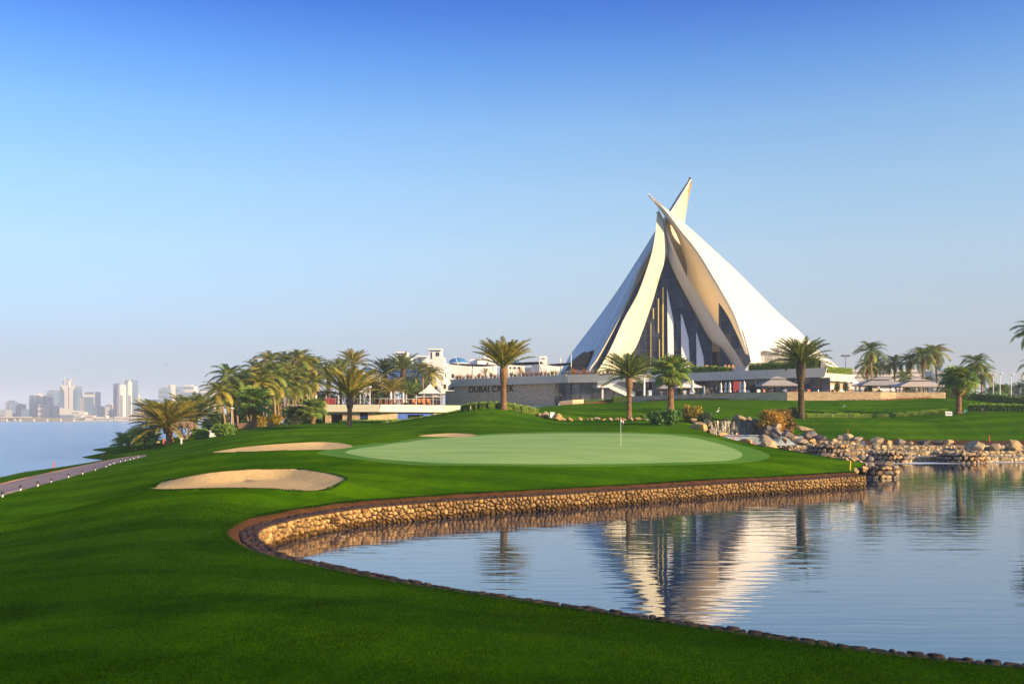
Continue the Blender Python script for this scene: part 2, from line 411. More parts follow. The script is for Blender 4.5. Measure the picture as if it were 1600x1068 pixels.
# ------------------------------------------------------------ outlines on the ground
Z_COP = 0.90
inner_px = [(1352,741.5),(1300,744.5),(1247,748),(1137,753.5),(1024,761),(940,766),(875,770),(790,774.5),(740,777.5),(690,781),(640,785),(565,791.5),(490,802.5),
            (445,812),(412,822),(402,832),(405,842),(415,850),(435,862),(465,872),(515,882),(597,899),(720,921),(900,946),(1053,969),(1162,985),(1283,1002),(1403,1018),(1600,1038)]
inner = [atz(x, y, Z_COP) for x, y in inner_px]
inner += [Vector((12.5, 15.2, Z_COP)), Vector((20, 12.4, Z_COP)), Vector((30, 10.5, Z_COP)), Vector((44, 12, Z_COP)), Vector((60, 20, Z_COP)), Vector((76, 38, Z_COP)), Vector((84, 60, Z_COP)), Vector((88, 85, Z_COP)), Vector((92, 109, Z_COP))]
INNER = []
_raw = catmull([(p.x, p.y, 0) for p in inner], 1400)
acc = 0.0; INNER = [_raw[0]]
for a, b in zip(_raw[:-1], _raw[1:]):
    L = (b - a).length
    while acc + L >= 0.35:
        u = (0.35 - acc) / L; a = a.lerp(b, u); INNER.append(a.copy()); L = (b - a).length; acc = 0.0
    acc += L
nI = len(INNER)
NRM = []   # points away from the pond
for i in range(nI):
    d = (INNER[min(i + 1, nI - 1)] - INNER[max(i - 1, 0)]).normalized(); NRM.append(Vector((d.y, -d.x, 0)) * -1.0)
# the pond lies on the left of the travel direction when the run starts at the far corner: make sure
mid = INNER[10]; test = mid + NRM[10]
if test.y < mid.y: NRM = [-n for n in NRM]
def offs(w): return [INNER[i] + NRM[i] * w for i in range(nI)]
SOILW = 1.05
outer = offs(SOILW)
# the stream bed on the right of the green, the waterfall pool and the steps
stream_left = [(1352,733,76), (1325,727,78), (1290,713.5,81), (1235,702,86), (1190,695,90), (1150,689,96), (1120,680,104), (1100,672,114), (1098,663,124)]
sl_pts = [at(x, y, D) for x, y, D in stream_left]
pool_back = [Vector((px2x(1104, 130), 130, 0)), Vector((px2x(1192, 130), 130, 0))]
right_bank = [at(x, y, D) for x, y, D in [(1200,668,126),(1225,676,124),(1262,686,122.5),(1310,690,123.5)]] + [Vector((px2x(1400, 123.5), 123.5, 0)), Vector((px2x(1500, 123), 123, 0)), Vector((px2x(1600, 122.5), 122.5, 0)), Vector((76, 122, 0)), Vector((96, 121, 0)), Vector((99, 109, 0))]
hole = [(p.x, p.y) for p in outer] + [(p.x, p.y) for p in reversed(right_bank)] + [(p.x, p.y) for p in reversed(pool_back)] + [(p.x, p.y) for p in reversed(sl_pts)]
def ring_px(pts, n=90, closed=True):
    H = [hit(x, y) for x, y in pts]; H = [Vector((h.x, h.y, 0)) for h in H]
    m = len(H); out = []
    for k in range(n):
        t = k / n * m; i = int(t); u = t - i; p0, p1, p2, p3 = H[(i - 1) % m], H[i % m], H[(i + 1) % m], H[(i + 2) % m]
        q = 0.5 * ((2 * p1) + (p2 - p0) * u + (2 * p0 - 5 * p1 + 4 * p2 - p3) * u * u + (3 * p1 - p0 - 3 * p2 + p3) * u ** 3); out.append((q.x, q.y))
    return out
green_ring = ring_px([(540,706),(562,700),(600,695),(650,688.5),(700,684),(750,680.5),(800,678),(850,676.6),(900,676.3),(950,676.6),(1000,677.3),(1050,679.5),(1085,684),(1120,692),(1150,702),(1160,711),(1145,718),(1100,721.5),(1000,724),(900,724.6),(800,724.5),(700,723),(640,720),(590,716),(555,711)], 160)
fringe_ring = ring_px([(497,707),(530,700),(590,692),(650,684.5),(710,680.5),(760,677.8),(850,674.3),(950,674.3),(1040,676),(1090,680),(1135,689),(1180,701),(1203,713),(1170,722),(1100,726),(1000,728),(850,728.5),(700,727),(620,724),(550,717),(505,711)], 160)
bunk1 = ring_px([(230,762),(250,754.5),(271,748),(321,739.5),(387,733.5),(456,732.5),(502,737),(530,742.5),(541,748.5),(521,758),(491,762.5),(444,764),(371,763),(310,763.5),(265,765),(240,764.5)], 90)
bunk2 = ring_px([(332,706.5),(370,699.5),(410,695.5),(460,692),(505,690.5),(535,693),(551,698),(520,702),(460,703.5),(390,706)], 70)
bunk3 = ring_px([(655,681),(680,678),(712,676.5),(745,679),(735,682),(700,682.5)], 40)
def worldpx(pts): return [(lambda v: (v.x, v.y))(hit(x, y)) for x, y in pts]
path_far = [(-60,771),(0,757),(60,743),(115,731),(172,719),(200,714),(228,711.0)]
path_near = [(228,713.0),(187,722.5),(149,734),(106,746),(58,759),(0,776),(-60,797)]
path_poly = worldpx(path_far) + worldpx(path_near)
curb_out = worldpx([(-60,768),(0,754.5),(60,741),(115,729.5),(172,718),(200,713.2),(228,710.6)])
curb_poly = curb_out + worldpx(path_far)[::-1]

# ------------------------------------------------------------ triangulate
P2 = []; CE = []
def add_ring(pts, closed=True):
    b = len(P2); n = len(pts)
    P2.extend([(float(p[0]), float(p[1])) for p in pts])
    for i in range(n - (0 if closed else 1)): CE.append((b + i, b + (i + 1) % n))
add_ring(hole)
for r_ in (green_ring, fringe_ring, bunk1, bunk2, bunk3, path_poly, curb_poly): add_ring(r_)
def inset_ring(r, k):
    cx = sum(p[0] for p in r) / len(r); cy = sum(p[1] for p in r) / len(r); return [(cx + (p[0] - cx) * k, cy + (p[1] - cy) * k) for p in r]
for r_ in (bunk1, bunk2, bunk3): add_ring(inset_ring(r_, .93)); add_ring(inset_ring(r_, .75))
gp = []
D = 5.0
while D < 340:
    st = max(.55, D * .012)
    half = D * .62 + 14
    for x in np.arange(-half, half, st * 1.15): gp.append((x + random.uniform(-.2, .2) * st, D + random.uniform(-.2, .2) * st))
    D += st * 1.5
for x in np.arange(-160, 180, 9.0):
    for y in np.arange(-60, 340, 9.0):
        if abs(x) > max(y, 5) * .62 + 14 or y < 5: gp.append((x, y))
for r__ in (420, 520, 700, 1000, 1500, 2300, 3600, 5200):
    for a in np.arange(0, 360, 8): gp.append((r__ * math.sin(R(a)), 100 + r__ * math.cos(R(a))))
gp = np.array(gp)
keep = ~inpoly_np(gp[:, 0], gp[:, 1], hole)
gp = gp[keep]
P2.extend([(float(a), float(b)) for a, b in gp])
res = delaunay_2d_cdt([Vector(p) for p in P2], CE, [], 0, 1e-4)
V2 = np.array([(v.x, v.y) for v in res[0]]); T2 = np.array([f for f in res[2] if len(f) == 3], int)
cen = V2[T2].mean(1); cx_, cy_ = cen[:, 0], cen[:, 1]
in_hole = inpoly_np(cx_, cy_, hole)
Z2 = height(V2[:, 0], V2[:, 1])
# soft undulation of the mown ground
Z2 += 0.05 * np.array([noise.noise(Vector((x * .11, y * .09, 3))) for x, y in V2]) * np.clip((V2[:, 1] - 10) / 60, 0, 1)
# edge beside the coping is level with it
d_edge = np.full(len(V2), 99.0)
OUT = np.array([(p.x, p.y) for p in outer])
for i in range(0, len(V2), 4000):
    dd = ((V2[i:i + 4000, None] - OUT[None, ::2]) ** 2).sum(-1).min(1); d_edge[i:i + 4000] = np.sqrt(dd)
k = np.clip(1 - d_edge / 3.5, 0, 1); k = k * k * (3 - 2 * k)
Z2 = Z2 * (1 - k) + 1.06 * k
# sunk sand
for r_, dp in ((bunk1, .28), (bunk2, .2), (bunk3, .12)):
    for kk, f in ((1.0, .0), (.93, .45), (.75, 1.0)):
        pass
    RG = np.array(r_); zr = height(RG[:, 0], RG[:, 1]); cf = np.linalg.lstsq(np.column_stack([RG, np.ones(len(RG))]), zr, rcond=None)[0]
    vis_ = np.nonzero(inpoly_np(V2[:, 0], V2[:, 1], inset_ring(r_, 1.002)))[0]
    for vi in vis_:
        q = V2[vi]; e = float(np.sqrt(((RG - q) ** 2).sum(1)).min()); pl = cf[0] * q[0] + cf[1] * q[1] + cf[2]
        k_ = min(1.0, e / 1.5); k_ = k_ * k_ * (3 - 2 * k_)
        if e > .02: Z2[vi] = Z2[vi] * (1 - k_) + (pl - dp) * k_ - .05
reg = np.zeros(len(T2), int)
reg[inpoly_np(cx_, cy_, fringe_ring)] = 1; reg[inpoly_np(cx_, cy_, green_ring)] = 2
reg[inpoly_np(cx_, cy_, bunk1)] = 3; reg[inpoly_np(cx_, cy_, bunk2)] = 4; reg[inpoly_np(cx_, cy_, bunk3)] = 5
reg[inpoly_np(cx_, cy_, path_poly)] = 6; reg[inpoly_np(cx_, cy_, curb_poly)] = 7
# bare bank between the stream and the right-hand lawn; dry town ground far off
bank = (cy_ > 118) & (cy_ < 128.5) & (cx_ > px2x(1232, 124)) & (cx_ < 110)
bank |= inpoly_np(cx_, cy_, [(px2x(1180,120),120),(px2x(1210,120),120),(px2x(1262,128),128),(px2x(1225,137),137),(px2x(1190,134),134)])
reg[bank] = 8
reg[(cy_ > 262) | (cx_ > 150) | (cx_ < -50) & (cy_ > 205)] = 9
reg[in_hole] = -1
GROUND = {}
for rid, nm, m_ in ((0, 'lawn', M_LAWN), (1, 'green_fringe', M_FRINGE), (2, 'putting_green', M_GREEN), (3, 'sand_bunker', M_SAND), (4, 'sand_bunker', M_SAND), (5, 'sand_bunker', M_SAND),
                    (6, 'path', M_PATH), (7, 'path_kerb', M_CURB), (8, 'bare_soil', M_SOIL), (9, 'ground', M_EARTH)):
    T = T2[reg == rid]
    if not len(T): continue
    u, inv = np.unique(T, return_inverse=True)
    me = np_mesh(nm, np.column_stack([V2[u], Z2[u]]), inv.reshape(-1, 3)); smooth(me)
    me.materials.append(m_)
    # faces up
    if me.polygons[0].normal.z < 0: me.flip_normals()
    o = link(nm, me); o['kind'] = 'structure'; GROUND[rid] = o
def gz(x, y):
    return hz(x, y)

# ------------------------------------------------------------ water
def water_material(name, deep, rough, sx, sy, strength, dist, sc2=3.0, s2=.35, mirror=.25):
    m, t, out = nodes(name)
    p = N(t, 'ShaderNodeBsdfPrincipled', Roughness=rough, IOR=1.42); p.inputs['Base Color'].default_value = (*deep, 1)
    p.inputs['Specular IOR Level'].default_value = .62
    v = coords(t, (sx, sy, 1), 'World')
    b = N(t, 'ShaderNodeBump', Strength=strength, Distance=dist); t.links.new(noi(t, v, 1.0, 1.2, .4, .5), b.inputs['Height'])
    b2 = N(t, 'ShaderNodeBump', Strength=s2, Distance=dist * .35); t.links.new(noi(t, coords(t, (sx * sc2, sy * sc2, 1), 'World'), 1.0, 2, .5, .3), b2.inputs['Height'])
    t.links.new(b.outputs[0], b2.inputs['Normal']); t.links.new(b2.outputs[0], p.inputs['Normal'])
    gl = N(t, 'ShaderNodeBsdfGlossy', Roughness=rough); gl.inputs[0].default_value = (.92, .96, 1.0, 1); t.links.new(b2.outputs[0], gl.inputs['Normal'])
    mx = N(t, 'ShaderNodeMixShader', Fac=mirror); t.links.new(p.outputs[0], mx.inputs[1]); t.links.new(gl.outputs[0], mx.inputs[2])
    t.links.new(mx.outputs[0], out.inputs[0]); return m
M_POND = water_material('pond_water', (.004, .032, .075), .01, .24, 1.35, .24, .05, 2.7, .22, .20)
M_CREEK = water_material('creek_water', (.05, .15, .27), .22, .12, .45, .7, .14, 3.0, .5, .12)
me_pts = [(-12, 8), (100, 5), (108, 60), (108, 118), (20, 118), (15, 90), (0, 75), (-20, 50)]
mb = MB(); mb.poly([(x, y, 0) for x, y in [(p.x, p.y) for p in offs(.25)][::4] + [(97, 112.5), (px2x(1290,112.5), 112.5), (px2x(1330, 79), 79)]])
o = mb.build('pond_water', M_POND, fix=False); o['kind'] = 'structure'
if o.data.polygons[0].normal.z < 0: o.data.flip_normals()
mb = MB(); mb.poly([(-5000, -300, -1.6), (-20, -300, -1.6), (-20, 600, -1.6), (400, 1500, -1.6), (900, 6000, -1.6), (-5000, 6000, -1.6)])
o = mb.build('creek_water', M_CREEK, fix=False); o['kind'] = 'structure'

# ------------------------------------------------------------ soil strip, coping and rubble wall of the pond
rings = [(0.56, .86), (0.72, .96), (0.90, 1.03), (SOILW + .02, 1.06)]
P = []
for wd, z in rings:
    P.append([(INNER[i].x + NRM[i].x * (wd + random.uniform(-.03, .03)), INNER[i].y + NRM[i].y * wd, z + random.uniform(-.02, .02)) for i in range(0, nI, 1)])
# let the soil hold on to the lawn's edge
P[-1] = [(p.x, p.y, 1.055) for p in outer]
o = MB().grid(P).build('soil_strip', M_SOIL, sm=True); o['kind'] = 'structure'

def stone_mat(name, a, b_, c_, rough=.8, bump=.7):
    m, t, out = nodes(name); oi = t.nodes.new('ShaderNodeObjectInfo'); v = coords(t, (1, 1, 1), 'World')
    vor = N(t, 'ShaderNodeTexVoronoi', Scale=2.2); t.links.new(v, vor.inputs[0])
    cells = ramp(t, vor.outputs['Color'], ((.1, a), (.5, b_), (.9, c_)))
    own = ramp(t, oi.outputs['Random'], ((0, c_), (.3, a), (.55, b_), (.75, c_), (1, b_)))
    c = mixc(t, .6, cells, own)
    c = mixc(t, 1.0, c, ramp(t, noi(t, v, 7, 5, .75), ((.3, (.6, .58, .55)), (.65, (1.2, 1.18, 1.15)))), 'MULTIPLY')
    if name == 'rubble_stone':
        sp_ = t.nodes.new('ShaderNodeSeparateXYZ'); t.links.new(v, sp_.inputs[0]); ad_ = N(t, 'ShaderNodeMath', operation='MULTIPLY_ADD'); t.links.new(noi(t, v, 1.6, 3, .6), ad_.inputs[0]); ad_.inputs[1].default_value = -.35; t.links.new(sp_.outputs[2], ad_.inputs[2])
        c = mixc(t, 1.0, c, ramp(t, ad_.outputs[0], ((0.0, (.30, .26, .18)), (.10, (1, 1, 1)))), 'MULTIPLY')
    p = N(t, 'ShaderNodeBsdfPrincipled', Roughness=rough); p.inputs['Specular IOR Level'].default_value = .25
    t.links.new(c, p.inputs['Base Color'])
    b = N(t, 'ShaderNodeBump', Strength=bump, Distance=.05); t.links.new(noi(t, v, 11, 6, .7), b.inputs['Height']); t.links.new(b.outputs[0], p.inputs['Normal'])
    t.links.new(p.outputs[0], out.inputs[0]); MATS[name] = m; return m
M_WALL = stone_mat('rubble_stone', (.25, .125, .035), (.56, .37, .15), (.065, .032, .015))
M_MORTAR = simple('dark_joint', (.035, .022, .013), .95, (.03, .02, .012), 3, .5, 20, .1, coord='World')
M_COP = stone_mat('coping_slate', (.028, .018, .016), (.055, .033, .025), (.014, .010, .010), .8, 1.0)
M_BOULD = stone_mat('boulder_stone', (.44, .32, .16), (.56, .43, .24), (.28, .20, .10), .85, .9)

def rounded(me_v, me_f, poly3, nrm, depth, r_):
    """a stone: polygon foot, inset raised face, domed middle"""
    n = len(poly3); b = len(me_v); c = sum(poly3, Vector()) / n
    for p in poly3: me_v.append(p - nrm * .02)
    for p in poly3: me_v.append(p.lerp(c, .10) + nrm * depth * r_.uniform(.55, .8))
    for p in poly3: me_v.append(p.lerp(c, .38) + nrm * depth * r_.uniform(.9, 1.12))
    me_v.append(c + nrm * depth * r_.uniform(.98, 1.2))
    for k in range(2):
        for i in range(n):
            j = (i + 1) % n; me_f.append((b + k * n + i, b + k * n + j, b + (k + 1) * n + j, b + (k + 1) * n + i))
    for i in range(n): me_f.append((b + 2 * n + i, b + 2 * n + (i + 1) % n, b + 3 * n))
def stones_on(parent, name, items, mat, limit, massname):
    """items: (distance, verts, faces): nearest ones singly, the rest as one mass"""
    items.sort(key=lambda q: q[0]); o_ = org(parent)
    for d, v, f in items[:limit]:
        c = sum(v, Vector()) / len(v)
        me = bpy.data.meshes.new(name); me.from_pydata([tuple(p - c) for p in v], [], f); me.update(); me.materials.append(mat); smooth(me)
        link(name, me, parent, None, c - o_)
    if len(items) > limit:
        V, Fc = [], []
        for d, v, f in items[limit:]:
            b = len(V); V += [tuple(p - o_) for p in v]; Fc += [tuple(b + i for i in q) for q in f]
        me = bpy.data.meshes.new(massname); me.from_pydata(V, [], Fc); me.update(); me.materials.append(mat); smooth(me)
        q = link(massname, me, parent); q['kind'] = 'stuff'
def on_curve(s, wd, z):
    k = s / .35; i = max(0, min(int(k), nI - 2)); u = k - i
    p = INNER[i].lerp(INNER[i + 1], u); n = NRM[i].lerp(NRM[i + 1], u).normalized(); return Vector((p.x + n.x * wd, p.y + n.y * wd, z)), n
SLEN = (nI - 1) * .35
pw = thing('pond_wall', 'honey coloured rubble stone wall with dark coping holding the lawn above the pond', 'wall', (INNER[60].x, INNER[60].y, 0))
r_ = random.Random(3); items = []
# the face that looks at the camera: from the far corner round to the tip of the inlet
s_face = 0; best = min(range(nI), key=lambda i: (INNER[i].x - atz(402, 832, Z_COP).x) ** 2 + (INNER[i].y - atz(402, 832, Z_COP).y) ** 2); s_face = best * .35 + 3.0
for p, poly in voronoi(0, s_face, -.22, .84, .26, .21, 5, .62):
    q = shrink(poly, .03)
    if len(q) < 3: continue
    w_, n = on_curve(p[0], 0, p[1])
    pts = [on_curve(a, 0.0, b)[0] for a, b in q]; v, f = [], []
    bat = r_.uniform(-.02, .03)
    rounded(v, f, pts, -n, .09 + bat * 2, r_); items.append((w_.length * (1 if p[1] > 0 else 1.6), v, f))
stones_on(pw, 'stone', items, M_WALL, 300, 'stone_mass')
mb = MB(); mb.grid([[(INNER[i].x + NRM[i].x * .01, INNER[i].y + NRM[i].y * .01, z) for i in range(0, nI)] for z in (-.6, .86)]); mb.build('mortar', M_MORTAR, pw, sm=True)
items = []; r_ = random.Random(9)
s_end = next(i for i in range(nI) if INNER[i].x > 9.5 and INNER[i].y < 40) * .35 + 6
for p, poly in voronoi(0, min(SLEN, s_end), -.05, .60, .25, .20, 11, .5):
    q = shrink(poly, .008)
    if len(q) < 3: continue
    h = r_.uniform(-.025, .02); pts = [on_curve(a, b, .86)[0] + Vector((0, 0, 0)) for a, b in q]; v, f = [], []
    rounded(v, f, pts, Vector((0, 0, 1)), (.04 if p[0] < s_face - 4 else .075) + h, r_); items.append((on_curve(*p, 0)[0].length, v, f))
stones_on(pw, 'coping_stone', items, M_COP, 300, 'coping_mass')
mb = MB(); mb.grid([[(INNER[i].x + NRM[i].x * w_, INNER[i].y + NRM[i].y * w_, .855) for i in range(0, nI)] for w_ in (-.03, .60)]); mb.build('coping_bed', M_MORTAR, pw)

# ------------------------------------------------------------ grass blades on the near lawn
def grass():
    r = np.random.default_rng(5); L = T2[reg == 0]; A = np.column_stack([V2, Z2])[L]
    c = A.mean(1); vis = (c[:, 1] > 9) & (c[:, 1] < 44) & (np.abs(c[:, 0]) < c[:, 1] * .545 + 1.5)
    A = A[vis]; c = c[vis]
    ar = .5 * np.linalg.norm(np.cross(A[:, 1] - A[:, 0], A[:, 2] - A[:, 0]), axis=1)
    dens = 3400 * np.clip((15 / c[:, 1]) ** 1.7, .1, 1.0) * np.clip((44 - c[:, 1]) / 10, .15, 1)
    n = r.poisson(ar * dens); idx = np.repeat(np.arange(len(A)), n); m = len(idx)
    u = r.random(m); v = r.random(m); fl = u + v > 1; u[fl] = 1 - u[fl]; v[fl] = 1 - v[fl]
    P = A[idx, 0] + u[:, None] * (A[idx, 1] - A[idx, 0]) + v[:, None] * (A[idx, 2] - A[idx, 0])
    sc = np.clip(P[:, 1] / 15, 1, 2.4)
    a = r.random(m) * 2 * np.pi; h = r.uniform(.018, .038, m) * (.75 + .25 * sc); wd = r.uniform(.003, .006, m) * sc
    lean = r.uniform(.1, 1.3, m); la = r.random(m) * 2 * np.pi
    dx = np.stack([np.cos(a), np.sin(a), 0 * a], -1) * wd[:, None]
    tip = P + np.stack([np.cos(la) * lean * h, np.sin(la) * lean * h, h], -1)
    V = np.stack([P - dx, P + dx, tip], 1).reshape(-1, 3); V[:, 2] -= .002
    me = np_mesh('grass_blades', V, np.arange(len(V)).reshape(-1, 3)); return me, m
M_BLADE = None
def blade_material():
    m, t, out = nodes('grass_blade'); v = coords(t, (1, 1, 1), 'World')
    c = ramp(t, noi(t, v, 85, 2, .8), ((.34, (.004, .032, .001)), (.55, (.019, .080, .002)), (.72, (.10, .17, .005))))
    c = mixc(t, 1.0, c, ramp(t, noi(t, v, 20, 4, .75), ((.36, (.45, .5, .5)), (.52, (1, 1, 1)), (.66, (1.9, 1.6, 1.4)))), 'MULTIPLY')
    c = mixc(t, 1.0, c, ramp(t, noi(t, coords(t, (.16, .12, .1), 'World'), 1.0, 5, .65, 1.6), ((.34, (.42, .55, .45)), (.5, (.9, .95, .95)), (.66, (1.5, 1.3, 1.2)))), 'MULTIPLY')
    wv = N(t, 'ShaderNodeTexWave', Scale=.055, Distortion=9.0, Detail=2.0); wv.inputs['Detail Scale'].default_value = .25
    wv.bands_direction = 'Y'; t.links.new(v, wv.inputs[0])
    c = mixc(t, 1.0, c, ramp(t, wv.outputs[1], ((.35, (.8, .84, .82)), (.6, (1.14, 1.1, 1.0)))), 'MULTIPLY')
    p = N(t, 'ShaderNodeBsdfPrincipled', Roughness=.7); p.inputs['Specular IOR Level'].default_value = .06
    tr = N(t, 'ShaderNodeBsdfTranslucent'); mx = N(t, 'ShaderNodeMixShader', Fac=.35)
    t.links.new(c, p.inputs['Base Color']); t.links.new(c, tr.inputs[0]); t.links.new(p.outputs[0], mx.inputs[1]); t.links.new(tr.outputs[0], mx.inputs[2])
    t.links.new(mx.outputs[0], out.inputs[0]); return m
me, ng = grass(); me.materials.append(blade_material())
o = link('grass', me); tag(o, 'short mown green grass blades on the lawn nearest the camera', 'grass', kind='stuff')

# ragged turf where the mown grass meets the soil strip and the sand
def edge_turf(rings, name, label):
    r = np.random.default_rng(11); V = []
    for pts, per_m, wdt in rings:
        A = np.array([(p[0], p[1]) for p in pts]); Bp = np.roll(A, -1, 0)
        L = np.linalg.norm(Bp - A, axis=1); ok = (L < 3) & (A[:, 1] < 75) & (np.abs(A[:, 0]) < A[:, 1] * .55 + 3); A, Bp, L = A[ok], Bp[ok], L[ok]
        n = (L * per_m).astype(int) + 1; i = np.repeat(np.arange(len(A)), n); m = len(i); u = r.random(m)[:, None]
        d = (Bp[i] - A[i]) / L[i][:, None]; nn = np.stack([d[:, 1], -d[:, 0]], -1)
        P = A[i] + (Bp[i] - A[i]) * u + nn * (r.normal(0, wdt, m) * (1 + .8 * np.sin(P0s(A[i]))))[:, None]
        Z = height(P[:, 0], P[:, 1]); dd = np.sqrt(((P[:, None] - OUT[None, ::3]) ** 2).sum(-1).min(1)); k = np.clip(1 - dd / 3.5, 0, 1); k = k * k * (3 - 2 * k); Z = Z * (1 - k) + 1.055 * k
        h = r.uniform(.03, .09, m); sc = np.clip(P[:, 1] / 18, 1, 2.5); wd = .006 * sc; a = r.random(m) * 6.28; la = r.random(m) * 6.28
        B0 = np.column_stack([P, Z - .015]); dx = np.stack([np.cos(a), np.sin(a), 0 * a], -1) * wd[:, None]; tip = B0 + np.stack([np.cos(la) * h * .5, np.sin(la) * h * .5, h], -1)
        V.append(np.stack([B0 - dx, B0 + dx, tip], 1).reshape(-1, 3))
    V = np.concatenate(V); me = np_mesh(name, V, np.arange(len(V)).reshape(-1, 3)); me.materials.append(M_BLD_G); tag(link(name, me), label, 'grass', kind='stuff')
def P0s(A): return A[:, 0] * 2.1 + A[:, 1] * 1.3
M_BLD_G = bpy.data.objects['grass'].data.materials[0]
edge_turf([([(p.x, p.y) for p in outer], 420, .07)], 'edge_grass', 'ragged grass tufts hanging over the soil strip of the pond')
edge_turf([(bunk1, 260, .05), (bunk2, 200, .05)], 'lip_grass', 'ragged grass lip round the sand bunkers')
# ============================================================ MATERIALS OF THE BUILDINGS
def shell_material():
    m, t, out = nodes('sail_shell'); v = coords(t, (1, 1, 1), 'World')
    c = ramp(t, noi(t, coords(t, (.25, .25, .05), 'World'), 1.0, 4, .6), ((.3, (.68, .645, .575)), (.7, (.63, .60, .53))))
    p = N(t, 'ShaderNodeBsdfPrincipled', Roughness=.42); p.inputs['Specular IOR Level'].default_value = .4
    t.links.new(c, p.inputs['Base Color']); t.links.new(p.outputs[0], out.inputs[0]); return m
M_SHELL = shell_material()
M_SHELLIN = simple('sail_lining', (.84, .68, .44), .6, (.80, .63, .40), .3, 0, 8, .3, coord='World')
M_FASC = simple('fascia_panel', (.78, .73, .62), .55, (.72, .67, .56), .3, 0, coord='World')
M_RIB = simple('sun_yellow_plaster', (.60, .56, .42), .5, (.56, .52, .38), .2, .05, 5, .3, coord='World')  # white ribs with the sun's yellow put into the colour
M_WHITE = simple('white_plaster', (.80, .76, .72), .7, (.73, .69, .65), .15, .05, 3, .2, coord='World')
M_FRAME = simple('dark_metal', (.05, .05, .06), .4, (.04, .04, .05), 2, 0, spec=.5)
M_STEEL = simple('steel_rail', (.55, .55, .56), .35, (.48, .48, .5), 2, 0, metal=.6)
M_WHITEM = simple('white_metal', (.75, .75, .74), .4, (.7, .7, .7), 2, 0)
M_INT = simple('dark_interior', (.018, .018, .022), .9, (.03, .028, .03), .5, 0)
M_TIMB = simple('orange_timber', (.40, .13, .04), .6, (.28, .08, .03), 3, .1)
M_CLOTH = simple('white_cloth', (.74, .72, .68), .9, (.66, .64, .6), 3, .1)
M_GREYCLOTH = simple('grey_canopy', (.36, .34, .31), .9, (.31, .29, .27), 1.5, .1)
M_DARKCLOTH = simple('dark_canopy', (.06, .06, .07), .8, (.05, .05, .06), 1.5, 0)
M_BLUEDOME = simple('blue_tile', (.06, .20, .42), .35, (.04, .15, .34), 1, .05)
M_BLUE = simple('blue_panel', (.03, .09, .42), .4, (.02, .07, .34), 1, 0)
M_RED = simple('red_paint', (.55, .03, .02), .5, (.45, .02, .02), 2, 0)
M_MAROON = simple('maroon_cloth', (.28, .03, .04), .8, (.2, .02, .03), 2, 0)
M_FLOORT = simple('terrace_tile', (.42, .38, .33), .8, (.36, .32, .28), .8, .1)
def glass_material(name, tint, mixf=.55, rough=.03):
    m, t, out = nodes(name); oi = t.nodes.new('ShaderNodeObjectInfo'); v = coords(t, (1, 1, 1), 'World')
    c = mixc(t, 1.0, (*tint, 1), ramp(t, oi.outputs['Random'], ((0, (.45,) * 3), (.6, (1.1,) * 3), (1, (2.2, 2.1, 2.0)))), 'MULTIPLY')
    c = mixc(t, 1.0, c, ramp(t, noi(t, coords(t, (.35, .35, .2), 'World'), 1.0, 3, .6), ((.35, (.5,) * 3), (.7, (1.6,) * 3))), 'MULTIPLY')
    p = N(t, 'ShaderNodeBsdfPrincipled', Roughness=rough, IOR=1.5); p.inputs['Specular IOR Level'].default_value = mixf
    t.links.new(c, p.inputs['Base Color'])
    b = N(t, 'ShaderNodeBump', Strength=.12, Distance=.1); t.links.new(noi(t, v, .5, 2, .5), b.inputs['Height']); t.links.new(b.outputs[0], p.inputs['Normal'])
    t.links.new(p.outputs[0], out.inputs[0]); return m
M_GLASS = glass_material('tinted_glass', (.022, .024, .030))
M_GLASSB = glass_material('blue_glass', (.045, .055, .085), .8)
M_GLASSG = glass_material('grey_glass', (.16, .16, .16), .5)
M_CLEAR = simple('balustrade_glass', (.32, .36, .38), .08, (.28, .32, .34), 1, 0, spec=.7)
